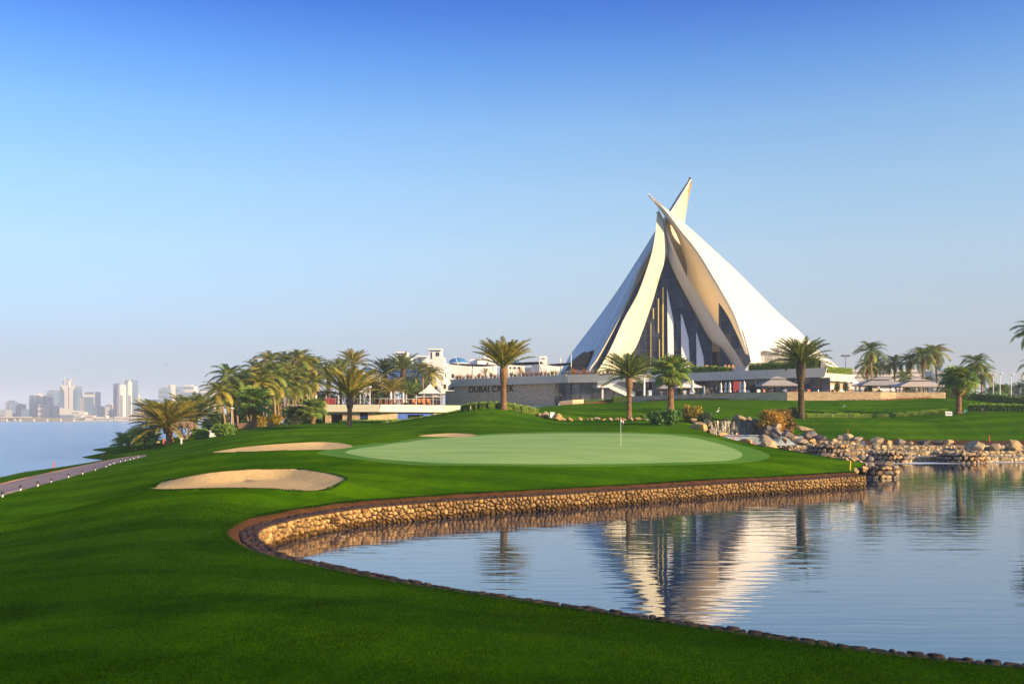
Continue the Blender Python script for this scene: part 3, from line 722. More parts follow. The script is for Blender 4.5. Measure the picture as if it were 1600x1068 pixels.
def brickwall(name, a, b_, c_, sc=1.0, bump=.8):
    m, t, out = nodes(name)
    g = t.nodes.new('ShaderNodeNewGeometry'); s = N(t, 'ShaderNodeSeparateXYZ'); t.links.new(g.outputs['Position'], s.inputs[0])
    ad = N(t, 'ShaderNodeMath', operation='ADD'); t.links.new(s.outputs[0], ad.inputs[0]); ml_ = N(t, 'ShaderNodeMath', operation='MULTIPLY'); ml_.inputs[1].default_value = -.6
    t.links.new(s.outputs[1], ml_.inputs[0]); t.links.new(ml_.outputs[0], ad.inputs[1])
    cb = N(t, 'ShaderNodeCombineXYZ'); t.links.new(ad.outputs[0], cb.inputs[0]); t.links.new(s.outputs[2], cb.inputs[1])
    br = N(t, 'ShaderNodeTexBrick', Scale=sc); br.inputs['Brick Width'].default_value = .75; br.inputs['Row Height'].default_value = .22; br.inputs['Mortar Size'].default_value = .02
    br.inputs['Color1'].default_value = (*a, 1); br.inputs['Color2'].default_value = (*b_, 1); br.inputs['Mortar'].default_value = (*c_, 1); br.inputs['Bias'].default_value = -.1
    t.links.new(cb.outputs[0], br.inputs[0])
    c = mixc(t, 1.0, br.outputs[0], ramp(t, noi(t, coords(t, (1.2, 1.2, 4), 'World'), 1.0, 4, .7), ((.3, (.7, .68, .66)), (.7, (1.25, 1.22, 1.2)))), 'MULTIPLY')
    p = N(t, 'ShaderNodeBsdfPrincipled', Roughness=.9); t.links.new(c, p.inputs['Base Color'])
    b = N(t, 'ShaderNodeBump', Strength=bump, Distance=.08); t.links.new(br.outputs[1], b.inputs['Height']); b.invert = True
    b2 = N(t, 'ShaderNodeBump', Strength=.5, Distance=.06); t.links.new(noi(t, coords(t, (1, 1, 3), 'World'), 3, 4, .7), b2.inputs['Height']); t.links.new(b.outputs[0], b2.inputs['Normal'])
    t.links.new(b2.outputs[0], p.inputs['Normal']); t.links.new(p.outputs[0], out.inputs[0]); return m
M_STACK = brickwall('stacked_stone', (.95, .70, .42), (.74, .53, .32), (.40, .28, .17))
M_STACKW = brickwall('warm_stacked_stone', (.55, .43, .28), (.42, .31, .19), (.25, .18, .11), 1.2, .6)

# ============================================================ THE CLUBHOUSE
ZT = 14.4          # terrace floor the sails stand on
def AT3(pts, D): return [at(x, y, D) for x, y in pts]
def curve(pxs, D0, D1, n, Ds=None):
    """pixel curve from foot to tip; distance runs from D0 (foot) to D1 (tip) along its height"""
    ys = [p[1] for p in pxs]; y0, y1 = ys[0], ys[-1]
    return catmull([at(x, y, D0 + (D1 - D0) * (y0 - y) / (y0 - y1)) for x, y in pxs], n)
def by_height(c, n, z0, z1):
    """re-sample so that row k of every curve is at the same share of height"""
    out = []; zs = np.array([p.z for p in c]); zs = np.maximum.accumulate(zs + np.arange(len(zs)) * 1e-6)
    for k in range(n):
        z = z0 + (z1 - z0) * k / (n - 1); z = min(max(z, zs[0]), zs[-1])
        i = int(np.searchsorted(zs, z)); i = max(1, min(i, len(zs) - 1)); u = (z - zs[i - 1]) / max(1e-9, zs[i] - zs[i - 1]); u = min(max(u, 0), 1)
        out.append(c[i - 1].lerp(c[i], u))
    return out
club = thing('clubhouse', 'sail shaped white clubhouse on a terraced podium above the golf green', 'clubhouse', (38, 245, 8))
NV = 46
def sail(name, Fc, Rc, arch, thick, side, mat, bulge=0.0, nu=22):
    """shell ruled from a front edge to a rear edge, open arch at the foot, solid thickness"""
    F_ = by_height(Fc, 90, Fc[0].z, Fc[-1].z); R_ = by_height(Rc, 90, Rc[0].z, Rc[-1].z)
    def P(u, v):
        k = v * 89; i = min(int(k), 88); t_ = k - i
        f = F_[i].lerp(F_[i + 1], t_); r = R_[i].lerp(R_[i + 1], t_); p = f.lerp(r, u)
        d = (r - f); nrm = Vector((d.y, -d.x, 0)); nrm = nrm.normalized() * side if nrm.length > 1e-4 else Vector()
        return p + nrm * bulge * math.sin(math.pi * u) * max(0.0, 1 - v) ** .6 * min(1, d.length / 14), nrm
    us = sorted(set([i / (nu - 1) for i in range(nu)] + [.06, .065, .08, .10, .13]))
    outer_, inner_ = [], []
    for u in us:
        v0 = arch(u); ro, ri = [], []
        for k in range(NV):
            v = v0 + (1 - v0) * k / (NV - 1); p, nrm = P(u, v)
            th = thick * (1 - .75 * v); ro.append(p); ri.append(p - nrm * th)
        outer_.append(ro); inner_.append(ri)
    mb = MB(); mb.grid(outer_); mb.grid([row for row in inner_])
    mb.grid([outer_[0], inner_[0]]); mb.grid([outer_[-1], inner_[-1]])
    mb.grid([[r[0] for r in outer_], [r[0] for r in inner_]]); mb.grid([[r[-1] for r in outer_], [r[-1] for r in inner_]])
    bm = bmesh.new(); vs = [bm.verts.new(v) for v in mb.v]
    for f in mb.f:
        try: bm.faces.new([vs[i] for i in f])
        except ValueError: pass
    bmesh.ops.remove_doubles(bm, verts=bm.verts, dist=.01); bmesh.ops.recalc_face_normals(bm, faces=bm.faces)
    o_ = org(club); bmesh.ops.translate(bm, verts=bm.verts, vec=-o_)
    me = bpy.data.meshes.new(name); bm.to_mesh(me); bm.free(); me.materials.append(mat); smooth(me)
    try: me.set_sharp_from_angle(angle=R(38))
    except Exception: pass
    return link(name, me, club), outer_, inner_
def ar(u, a, hi, lo):   # arch: leg up to a, steep rise to hi, long fall to lo's end
    if u < a: return 0.0
    if u < a + .09: return hi * math.sin((u - a) / .09 * math.pi / 2) ** .7
    return max(0.0, hi * (1 - ((u - a - .09) / (1 - a - .09)) ** 1.6) if u < 1 else 0)
# left sail: outer skin faces left
LF = curve([(914,592),(920.5,578),(932,557),(951,523),(978,469),(990,439),(998,419),(1019.7,383),(1037.7,346),(1047.5,330.5),(1061,309.5),(1078.5,280.5)], 250, 258, 90)
LR = curve([(866,592),(880,573),(893.7,550),(927,506),(961,459),(994.8,408),(1023.5,361.5),(1045,329),(1059,306),(1077.2,279.4)], 285, 259, 90)
_, LO_, _i = sail('left_sail', LF, LR, lambda u: ar(u, .06, .145, 0), .9, -1, M_SHELL, bulge=.8)
LF2 = curve([(923,592),(928,578),(939,557),(949,530),(971,489),(991,449),(1003,425),(1021.5,388),(1041.5,352),(1052,336.5),(1061.7,318.5),(1081,281)], 251.2, 258.6, 90)
LI = curve([(1085,592),(1083,560),(1080,500),(1076,450),(1072,400),(1069.8,351),(1070,344),(1076,309.5),(1082.4,281)], 276, 260, 90)
def strip(name, C1, C2, mat, n=60, sag=0.0):
    a = by_height(C1, n, C1[0].z, C1[-1].z); b = by_height(C2, n, C2[0].z, C2[-1].z); rows = []
    for k in range(9):
        u = k / 8; rows.append([p.lerp(q, u) + Vector((0, sag * math.sin(math.pi * u), 0)) for p, q in zip(a, b)])
    return MB().grid(rows).build(name, mat, club, sm=True)
strip('sail_edge', LF, LF2, M_RIB); strip('sail_inner_face', LF2, LI, M_SHELLIN, sag=1.5)
# right sail: outer skin faces right
RF = curve([(1177,592),(1174,568),(1167,546.5),(1158,519.5),(1146.5,489),(1130,459),(1116,435),(1090,393),(1062,358),(1040.5,330),(1025,315),(1014.5,304.5)], 243, 250, 90)
RR = curve([(1330,592),(1310,573.5),(1278,546.5),(1247.6,516),(1217,489),(1183.6,455.5),(1150,422),(1113,388),(1075.7,354),(1049,332),(1030,316.5),(1014.2,304)], 276, 251, 90)
_, RO_, _i = sail('right_sail', RF, RR, lambda u: ar(u, .075, .155, 0), 1.0, 1, M_SHELL, bulge=.9)
RF2 = [p + Vector((-.35 - .3 * (1 - k / 89), .25, -.05)) for k, p in enumerate(RF)]
RI = curve([(1082,592),(1080,500),(1078,470),(1074,425),(1070.6,405),(1059,371),(1050,354),(1038.6,337.5),(1025,320),(1014.8,306.5)], 264, 250.6, 90)
strip('sail_edge', RF, RF2, M_RIB); strip('sail_inner_face', RF2, RI, M_SHELLIN, sag=-.8)
M_SEAM = simple('panel_joint', (.36, .34, .30), .8)
def seams(outer_, every, parent, n_off):
    for k in range(2, len(outer_) - 1, every):
        mb = MB(); row = outer_[k][::3] + [outer_[k][-1]]
        for a, b in zip(row[:-1], row[1:]): mb.beam(a + n_off, b + n_off, .06, .04)
        mb.build('seam', M_SEAM, parent, fix=False)
# closing sails behind, seen only from the side
LB = curve([(1150,592),(1110,470),(1072,380),(1066,345),(1079,282)], 300, 260.5, 60); LB0 = [p for p in LR]
mb = MB(); a = by_height(LR, 40, LR[0].z, LR[-1].z); b = by_height(LB, 40, LB[0].z, LB[-1].z); c_ = by_height(RR, 40, RR[0].z, RR[-1].z)
mb.grid([[p.lerp(q, u) for p, q in zip(a, b)] for u in (0.02, .5, 1)]); mb.build('rear_sail', M_SHELL, club, sm=True)
d2 = curve([(1070,592),(1080,450),(1066,382),(1042,336),(1015.5,306)], 300, 251.5, 60); b2 = by_height(d2, 40, d2[0].z, d2[-1].z)
mb = MB(); mb.grid([[p.lerp(q, u) for p, q in zip(c_, b2)] for u in (0.02, .5, 1)]); mb.build('rear_sail', M_SHELL, club, sm=True)

seams(LO_, 3, club, Vector((-.02, 0, 0))); seams(RO_, 3, club, Vector((.01, -.01, 0)))
# the front frame: two leaning legs that meet at the peak
def leg(name, Oc, Cc, Ic, back, mat):
    n = 60; O = by_height(Oc, n, Oc[0].z, Oc[-1].z); C = by_height(Cc, n, Cc[0].z, Cc[-1].z); I = by_height(Ic, n, Ic[0].z, Ic[-1].z)
    B_i = [p + Vector((0, back, 0)) for p in I]; B_o = [p + Vector((.7 if mat is M_RIB else -.5, back, 0)) for p in O]
    rows = [O, C, I, B_i, B_o, O]; mb = MB(); mb.grid(rows)
    mb.poly([r[-1] for r in rows[:5]]); bm = bmesh.new(); vs = [bm.verts.new(v) for v in mb.v]
    for f in mb.f: bm.faces.new([vs[i] for i in f])
    bmesh.ops.remove_doubles(bm, verts=bm.verts, dist=.004); bmesh.ops.recalc_face_normals(bm, faces=bm.faces)
    bmesh.ops.translate(bm, verts=bm.verts, vec=-org(club))
    me = bpy.data.meshes.new(name); bm.to_mesh(me); bm.free(); me.materials.append(mat); smooth(me); me.set_sharp_from_angle(angle=R(22))
    return link(name, me, club)
leg('front_leg',
    curve([(922,592),(934,578.5),(945,561),(958,536),(974.6,499),(995,462),(1008,428.5),(1018.5,395),(1024.5,361),(1026,340),(1028.5,329)], 236, 252, 80),
    curve([(934,592),(946,578),(958,560),(976,538),(995,503),(1018,455.5),(1030,412),(1036,385),(1037,360),(1034.5,339),(1029.2,329.5)], 237.5, 252.5, 80),
    curve([(960,592),(972,575),(984,556),(996.5,536),(1018,476),(1030,435),(1041,400),(1042,380),(1040,358),(1036,341),(1029.8,330)], 241, 253.5, 80), 2.2, M_RIB)
leg('front_leg',
    curve([(1168,592),(1163,575),(1157,562),(1129.6,519.5),(1106,482.5),(1079,442),(1062,408),(1049,378),(1040,352),(1035,338),(1029.8,329.5)], 236, 252.2, 80),
    curve([(1156,592),(1152,577),(1147,563),(1119,526),(1095,484),(1068,436),(1055,406),(1046.5,378),(1040,356),(1034.5,341),(1029.4,331)], 240.5, 253.2, 80),
    curve([(1150,592),(1143,570),(1128,545),(1110,532),(1088,491.5),(1062,442),(1043,400),(1041,380),(1038.5,360),(1034,343),(1029,331)], 244.5, 254.2, 80), 2.2, M_SHELL)  # shaded leg in shell white, without the sun yellow painted on its twin
MB().tube([at(1028.8, 331, 252), at(1028.5, 325.5, 252)], [.10, .04], 6).build('finial', M_STEEL, club)
MB().tube([at(1014.5, 305, 250.5), at(1014, 302.5, 250.5)], [.08, .05], 6).build('finial', M_STEEL, club)
MB().tube([at(1079.6, 281, 258.5), at(1079.2, 276, 258.5)], [.10, .05], 6).box(at(1077.5, 278.5, 258.5), (.5, .3, .4)).build('finial', M_FRAME, club)

# ------------------------------------------------------------ glazing
def glazing(parent, outline, cw, ch, mat, x_dir=None, name='pane', frame='mullion_grid', z0=None, back=.25, phase=0.0, gap=.05, bmat=None, row0=0.0, seed=1, lean=0.0):
    """outline: 3-D points about on one upright plane; panes clipped to it, set in a frame of recessed bars"""
    r_ = random.Random(seed); P0 = outline[0]; xd = Vector(x_dir).normalized() if x_dir else (outline[1] - outline[0])
    xd = Vector((xd.x, xd.y, 0)).normalized(); nrm = Vector((xd.y, -xd.x, 0))   # toward the viewer when xd runs to +X
    L = [((p - P0).dot(xd), p.z) for p in outline]
    x0, x1 = min(p[0] for p in L), max(p[0] for p in L); zz0, zz1 = min(p[1] for p in L), max(p[1] for p in L)
    to3 = lambda a, b, d=0.0: P0 + xd * a + Vector((0, lean * (b - P0.z), b - P0.z)) + nrm * d
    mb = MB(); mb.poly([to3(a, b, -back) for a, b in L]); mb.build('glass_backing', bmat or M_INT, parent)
    i0 = int(math.floor((x0 - phase) / cw)); n = 0
    fr = MB()
    for i in range(i0, int((x1 - phase) / cw) + 2):
        xa, xb = phase + i * cw, phase + (i + 1) * cw
        j = 0; za = zz0 + row0
        while za < zz1:
            zb = za + ch
            q = clip(clip(clip(clip(list(L), -1, 0, -(xa + gap)), 1, 0, xb - gap), 0, -1, -(za + gap)), 0, 1, zb - gap)
            if len(q) >= 3:
                ar_ = abs(sum(q[k][0] * q[(k + 1) % len(q)][1] - q[(k + 1) % len(q)][0] * q[k][1] for k in range(len(q)))) / 2
                if ar_ > .12:
                    t1, t2 = r_.uniform(-.004, .004), r_.uniform(-.004, .004); cx = sum(a for a, b in q) / len(q); cz = sum(b for a, b in q) / len(q)
                    c3 = to3(cx, cz); pts = [to3(a, b, (a - cx) * t1 + (b - cz) * t2) - c3 for a, b in q]
                    m_ = MB(); m_.extr(pts, -nrm * .03); me = bpy.data.meshes.new(name); me.from_pydata(m_.v, [], m_.f); me.update(); me.materials.append(mat)
                    link(name, me, parent, None, c3 - org(parent)); n += 1
            za = zb
    # bars: strips between panes
    xs = [phase + i * cw for i in range(i0, int((x1 - phase) / cw) + 2) if x0 < phase + i * cw < x1]
    for x in xs:
        q = clip(clip(list(L), -1, 0, -(x - .06)), 1, 0, x + .06)
        if len(q) >= 3: fr.extr([to3(a, b, .05) for a, b in q], -nrm * .12)
    z = zz0 + row0 + ch
    while z < zz1:
        q = clip(clip(list(L), 0, -1, -(z - .07)), 0, 1, z + .07)
        if len(q) >= 3: fr.extr([to3(a, b, .035) for a, b in q], -nrm * .10)
        z += ch
    if fr.v: fr.build(frame, M_FRAME, parent, fix=False)
    return n
def atl(px, py, D0, lean):
    D = (D0 - (ZT - CZ) * lean) / (1 - lean * (HY - py) / F); return at(px, py, D)
gz1 = [(1042,397),(1030,435),(1018,476),(996.5,536),(975,570),(958,592),(1113,592),(1113,560),(1112,533),(1088,490),(1063,441)]
glazing(club, [atl(x, y, 243.9, .27) for x, y in reversed(gz1)], 1.6, 3.6, M_GLASS, (1, 0, 0), phase=.3, seed=2, lean=.27)
gz2 = [(1021,386),(1003,426),(991,449),(971,489),(949,530),(939,557),(926,592),(945,592),(966,540),(985,500),(1003,462),(1014,428),(1023,395)]
glazing(club, [atl(x, y, 251.2, .17) for x, y in reversed(gz2)], 2.1, 3.7, M_GLASS, (1, 0, 0), phase=.9, seed=3, lean=.17)
gz3 = [(1126,450),(1131,459),(1147.5,489),(1159,519.5),(1165,546.5),(1169,568),(1172,592),(1120,592),(1121,505),(1123,470)]
g3 = [atl(x, y, 245.4 - (x - 1120) / 58 * 2.9, .15) for x, y in reversed(gz3)]
glazing(club, g3, 2.3, 3.7, M_GLASS, (px2x(1178, 242.5) - px2x(1120, 245.4), -2.9, 0), phase=.2, seed=4, lean=.15)
# arch glass below the sails
gz4 = [(926,546),(927,592),(876,592),(885,575),(895,562),(911,550)]
glazing(club, [at(x, y, 262) for x, y in gz4], 2.2, 3.0, M_GLASS, (1, 0, 0), phase=.2, seed=5)
gz5 = [(1184,592),(1184,556),(1192,544),(1217,543),(1245,550),(1275,560),(1300,574),(1306,592)]
P5 = [at(x, y, 249 + (x - 1184) / 122 * 16) for x, y in gz5]
glazing(club, P5, 2.4, 3.0, M_GLASSG, (P5[-1] - P5[0]), phase=.2, seed=6)
# reflections in the front glass, put in as pale solid fins before it
for pts in ([(1042.5,452),(1044,460),(1052,500),(1053.5,592),(1044,592)], [(1064,490),(1067,496),(1076,530),(1078.5,592),(1065.5,592)], [(1088,519),(1090,524),(1099,556),(1102,592),(1089,592)]):
    p3 = [atl(x, y, 243.3, .27) for x, y in pts]; MB().extr(p3, (0, .35, 0)).build('fin', M_WHITE, club)
M_FINY = simple('yellow_reflection', (.62, .50, .12), .4, (.5, .4, .1), 1, 0)  # yellow light seen in the glass, put in as solid strips
for x, y0, y1, w_ in ((1021,482,498,1.6), (1029,466,520,1.7), (1036,449,592,2.2), (1030.5,530,592,1.2), (1017,505,592,1.0)):
    MB().beam(atl(x, y1, 243.5, .27), atl(x, y0, 243.5, .27), w_ * .155, .12).build('fin', M_FINY, club)
# small pale gable between the right leg and the right sail
MB().extr([at(1153, 592, 240.5), at(1175, 563, 240.5), at(1180, 592, 240.5)], (0, .6, 0)).build('wedge_wall', M_WHITE, club)
# round glass room on the terrace
cR = at(1130, 592, 250.5); cyl = MB()
th0 = [math.pi * (1.0 + k / 10) for k in range(11)]
for k in range(10):
    a0, a1 = th0[k], th0[k + 1]
    for zz in range(3):
        z0 = ZT + zz * 2.2; q = [Vector((cR.x + 4.2 * math.cos(a), cR.y + 4.2 * math.sin(a), z)) for a, z in ((a0 + .02, z0 + .05), (a1 - .02, z0 + .05), (a1 - .02, z0 + 2.12), (a0 + .02, z0 + 2.12))]
        c3 = sum(q, Vector()) / 4; MB().extr(q, (0, .04, 0)).build('curved_pane', M_GLASS, club)
MB().lathe([(4.1, 0), (4.1, 6.7), (4.3, 6.7), (4.3, 6.9), (.1, 6.95)], (cR.x, cR.y, ZT), 40).build('glass_room', M_FRAME, club)

# ------------------------------------------------------------ podium
def P14(px, py, z=14.4): D = (z - CZ) * F / (HY - py); return Vector((px2x(px, D), D, z))
front = [P14(709,593.5), P14(887,586), P14(977.5,584.7), P14(1014,584.5), P14(1074,583.5), P14(1121,581.6), P14(1200,578.4), P14(1288,575.4)]
ZF = 12.75         # underside of the fascia
back_pts = [(px2x(1345, 300), 300), (px2x(700, 300), 300)]
right_ret = P14(1288, 575.4)
slab = [(p.x, p.y) for p in front] + [(front[-1].x + 1, front[-1].y + 26), (60 + 18, 262), back_pts[0], back_pts[1]]
MB().prism([(x, y) for x, y in slab[::1]], 13.2, 14.395).build('terrace_slab', M_FLOORT, club)
# fascia: each length is one slanted panel course, top leaning out
def fascia(pts, zt, zb, lean, mat, parent, name='fascia', th=.25, endlean=0.0):
    for k in range(len(pts) - 1):
        a, b = Vector(pts[k]), Vector(pts[k + 1]); d = (b - a); d.z = 0; d.normalize(); n = Vector((d.y, -d.x, 0))
        if n.y > 0: n = -n
        e = d * .01
        a2, b2 = a + e, b - e
        q = [Vector((a2.x, a2.y, zt)) + n * lean, Vector((b2.x, b2.y, zt)) + n * lean, Vector((b2.x, b2.y, zb)), Vector((a2.x, a2.y, zb))]
        if endlean: 
            if k == 0: q[0] -= d * endlean
            if k == len(pts) - 2: q[1] += d * endlean
        MB().extr(q, -n * th).build(name, mat, parent)
fascia(front, 14.5, ZF, .7, M_FASC, club, endlean=.9)
# soffit and roof edge under the fascia
MB().prism([(p.x, p.y + .3) for p in front] + [(front[-1].x, front[-1].y + 20), (front[0].x, front[0].y + 20)], ZF + .0, ZF + .15).build('soffit', M_FRAME, club)
# stone wall with the lettering, left part of the podium
w0, w1 = P14(709,593.5), P14(868, 586.9); w0 = Vector((w0.x, w0.y + .9, 0)); w1 = Vector((w1.x, w1.y + .9, 0))
wdir = (w1 - w0).normalized(); wn = Vector((wdir.y, -wdir.x, 0))
wl = w0 - wdir * 3.4
MB().prism([(w0.x, w0.y), (w1.x, w1.y), (w1.x - wn.x, w1.y - wn.y), (w0.x - wn.x, w0.y - wn.y)], 5.5, ZF - .003).build('stone_wall', M_STACK, club)
MB().prism([(wl.x, wl.y), (w0.x, w0.y), (w0.x - wn.x, w0.y - wn.y), (wl.x - wn.x, wl.y - wn.y)], 5.0, 11.7).build('stone_wall', M_STACK, club)
# lettering
M_LETTER = simple('black_letter', (.008, .008, .010), .95, (.012, .012, .014), spec=.02)
def word(txt, start, size, sx=1.0):
    fc = bpy.data.curves.new('lettering', 'FONT'); fc.body = txt; fc.size = size; fc.extrude = .06; fc.space_character = 1.08; fc.offset = .012
    fo = bpy.data.objects.new('lettering', fc); COL.objects.link(fo); bpy.context.view_layer.update()
    me = bpy.data.meshes.new_from_object(fo); bpy.data.objects.remove(fo, do_unlink=True)
    ang = math.atan2(wdir.y, wdir.x); M_ = Matrix.Translation(start) @ Euler((R(90), 0, ang)).to_matrix().to_4x4() @ Matrix.Diagonal((sx, 1, 1, 1))
    me.transform(M_); wdt = max((v.co - start).dot(wdir) for v in me.vertices); me.transform(Matrix.Translation(-org(club)))
    me.materials.clear(); me.materials.append(M_LETTER); return link('lettering', me, club), wdt
def wallpt(px, z, d=.1):   # where the ray at column px meets the stone wall
    k = (px - HX) / F; t_ = (k * w0.y - w0.x) / (wdir.x - k * wdir.y); p = w0 + wdir * t_; return Vector((p.x, p.y, z)) + wn * d
s1 = wallpt(733, 0); zl = CZ - (613 - HY) / F * s1.y; s1.z = zl
e1 = wallpt(803.5, 0); need = (e1 - s1); need.z = 0; need = need.length
lt, wd_ = word('DUBAI CREEK', s1, 2.15)
bpy.data.objects.remove(lt, do_unlink=True); lt, wd_ = word('DUBAI CREEK', s1, 2.15, need / wd_)
bml = bmesh.new(); bml.from_mesh(lt.data); bml.verts.ensure_lookup_table(); seen = set(); isl = []
for v0 in bml.verts:
    if v0.index in seen: continue
    st_, comp = [v0], []; seen.add(v0.index)
    while st_:
        v_ = st_.pop(); comp.append(v_.index)
        for e_ in v_.link_edges:
            o2 = e_.other_vert(v_)
            if o2.index not in seen: seen.add(o2.index); st_.append(o2)
    isl.append(comp)
for comp in isl:
    cs = set(comp); mp = {v: i for i, v in enumerate(comp)}
    ml2 = bpy.data.meshes.new('letter'); ml2.from_pydata([tuple(bml.verts[i].co) for i in comp], [], [tuple(mp[v.index] for v in f_.verts) for f_ in bml.faces if f_.verts[0].index in cs]); ml2.materials.append(M_LETTER)
    link('letter', ml2, club)
bml.free(); bpy.data.objects.remove(lt, do_unlink=True)
# glass fronts under the fascia
def shopfront(parent, a, b, z0, z1, cw, mat=M_GLASSB, setb=1.6, seed=1, ph=0.0):
    a, b = Vector(a), Vector(b); d = (b - a); d.z = 0; d.normalize(); n = Vector((d.y, -d.x, 0))
    if n.y > 0: n = -n
    a, b = a - n * setb, b - n * setb
    q = [Vector((a.x, a.y, z0)), Vector((b.x, b.y, z0)), Vector((b.x, b.y, z1)), Vector((a.x, a.y, z1))]
    glazing(parent, q, cw, (z1 - z0) * .72, mat, d, phase=ph, seed=seed)
shopfront(club, front[0].lerp(front[1], .875), front[1], 8.2, ZF, 1.6, seed=11, setb=.9)
shopfront(club, front[1], front[2], 8.2, ZF, 2.6, M_GLASSG, seed=12, setb=1.5)
for k in range(2, 7): shopfront(club, front[k], front[k + 1], 8.4, ZF, 2.0, seed=13 + k, setb=2.4)
for px in (868, 872, 1183, 1228):
    D = 219 if px < 900 else 196; MB().box((px2x(px, D), D + 1.0, 10.5), (.25, .25, 4.5)).build('column', M_FRAME, club)
# lit stone pavilion at the right end, under its own lower fascia
e0 = Vector((px2x(1276, 199), 199, 0)); e1 = Vector((px2x(1330, 211), 211, 0))
fascia([e0, e1], 14.0, 12.5, .7, M_FASC, club, endlean=.7)
MB().prism([(e0.x + .2, e0.y + 1), (e1.x, e1.y + 1), (e1.x, e1.y + 12), (e0.x + .2, e0.y + 18)], 12.4, 13.9).build('roof_slab', M_FLOORT, club)
ed = (e1 - e0).normalized(); en = Vector((ed.y, -ed.x, 0))
a0, a1 = e0 + ed * 2.2 - en * 1.0, e1 - ed * .8 - en * 1.0
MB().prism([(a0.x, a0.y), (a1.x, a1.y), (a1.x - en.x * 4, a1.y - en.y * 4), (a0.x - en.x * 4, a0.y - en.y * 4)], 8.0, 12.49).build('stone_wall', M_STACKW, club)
for k in range(7):
    p = a0 + ed * (2.5 + k * .75) + en * .12; MB().box((p.x, p.y, 10.3), (.5, .12, 2.9), math.atan2(ed.y, ed.x)).build('curtain', M_CLOTH, club)
# slanting white roof edge right of the pavilion
MB().extr([at(1330,590,212), at(1345,598,214), at(1333,598.5,212)], (0, 2, 0)).build('eave', M_WHITE, club)
# retaining wall of the lower terrace and its floor
TW = [hit(870,630,150) for _ in range(1)]
def tw(px, D, z): return Vector((px2x(px, D), D, z))
twp = [tw(985,205,0), tw(1060,197,0), tw(1160,187,0), tw(1230,182,0), tw(1376,181.5,0), tw(1400,183.5,0), tw(1476,183.5,0), tw(1480,196,0)]
TWZ = [9.3, 9.5, 9.6, 9.6, 9.6, 9.55, 9.55, 9.55]
tw_o = thing('terrace_wall', 'low honey stone retaining wall in front of the clubhouse terrace', 'retaining wall', (twp[3].x, twp[3].y, 8))
for k in range(len(twp) - 1):
    a, b = twp[k], twp[k + 1]; d = (b - a).normalized(); n = Vector((d.y, -d.x, 0))
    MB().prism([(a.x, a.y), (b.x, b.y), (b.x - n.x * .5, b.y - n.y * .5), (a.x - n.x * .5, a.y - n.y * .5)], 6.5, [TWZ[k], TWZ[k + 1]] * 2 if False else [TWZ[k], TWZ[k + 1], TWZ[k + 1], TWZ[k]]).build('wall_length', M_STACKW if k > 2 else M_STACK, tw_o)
    MB().prism([(a.x + n.x * .06, a.y + n.y * .06), (b.x + n.x * .06, b.y + n.y * .06), (b.x - n.x * .6, b.y - n.y * .6), (a.x - n.x * .6, a.y - n.y * .6)], [TWZ[k] + .003, TWZ[k + 1] + .003, TWZ[k + 1] + .003, TWZ[k] + .003], [TWZ[k] + .1, TWZ[k + 1] + .1, TWZ[k + 1] + .1, TWZ[k] + .1]).build('wall_cap', M_STACKW, tw_o)
fl = [(p.x, p.y + .4) for p in twp] + [(px2x(1480, 225), 225), (px2x(880, 225), 225), (px2x(880, 217), 217)]
o = MB().prism(fl, 7.5, [9.25, 9.45, 9.55, 9.55, 9.55, 9.5, 9.5, 9.5, 9.3, 8.5, 8.5]).build('terrace', M_FLOORT); o['kind'] = 'structure'

# ------------------------------------------------------------ outside stair
st = thing('staircase', 'white outdoor staircase with glass rail rising to the clubhouse terrace', 'staircase', at(955, 620, 212))
D = 211.0
def stairflight(p0, p1, wd, n, mat):
    for i in range(n):
        u = (i + .5) / n; c = p0.lerp(p1, u); MB().box((c.x, c.y + wd / 2, c.z), (abs(p1.x - p0.x) / n + .04, wd, abs(p1.z - p0.z) / n + .12)).build('step', mat, st)
    MB().extr([p0 + Vector((0, -.12, .35)), p1 + Vector((0, -.12, .35)), p1 + Vector((0, -.12, -.5)), p0 + Vector((0, -.12, -.5))], (0, .1, 0)).build('stringer', M_WHITE, st)
pa, pb, pc = at(976, 587, D), at(948, 603.5, D), at(990, 621.5, D)
stairflight(pa, pb, 2.4, 14, M_WHITE); stairflight(pb + Vector((.3, -2.6, 0)), pc + Vector((0, -2.6, 0)), 2.4, 14, M_WHITE)
lc = at(941, 604, D); MB().box((lc.x, lc.y - .3, lc.z), (2.4, 5.0, .5)).build('landing', M_WHITE, st)
for px in (941.5,): MB().box((at(px, 612, D - 2).x, D - 2, (lc.z + 8.3) / 2), (.35, .35, lc.z - 8.3)).build('column', M_WHITE, st)
def rail(pts, h, parent, mat=M_STEEL, step=1.5, glass=True, name='rail'):
    mbp = MB()
    for k in range(len(pts) - 1):
        a, b = Vector(pts[k]), Vector(pts[k + 1]); L = (b - a).length; n = max(1, int(round(L / step)))
        MB().beam(a + Vector((0, 0, h)), b + Vector((0, 0, h)), .06).build('handrail', mat, parent)
        for i in range(n + (1 if k == len(pts) - 2 else 0)):
            p = a.lerp(b, i / n); MB().box((p.x, p.y, p.z + h / 2), (.06, .06, h)).build('rail_post', mat, parent)
            if glass and i < n:
                q = a.lerp(b, (i + 1) / n); d = (q - p).normalized() * .06
                MB().extr([p + d + Vector((0, 0, .12)), q - d + Vector((0, 0, .12)), q - d + Vector((0, 0, h - .12)), p + d + Vector((0, 0, h - .12))], (0, .02, 0)).build('glass_panel', M_RAILG, parent)
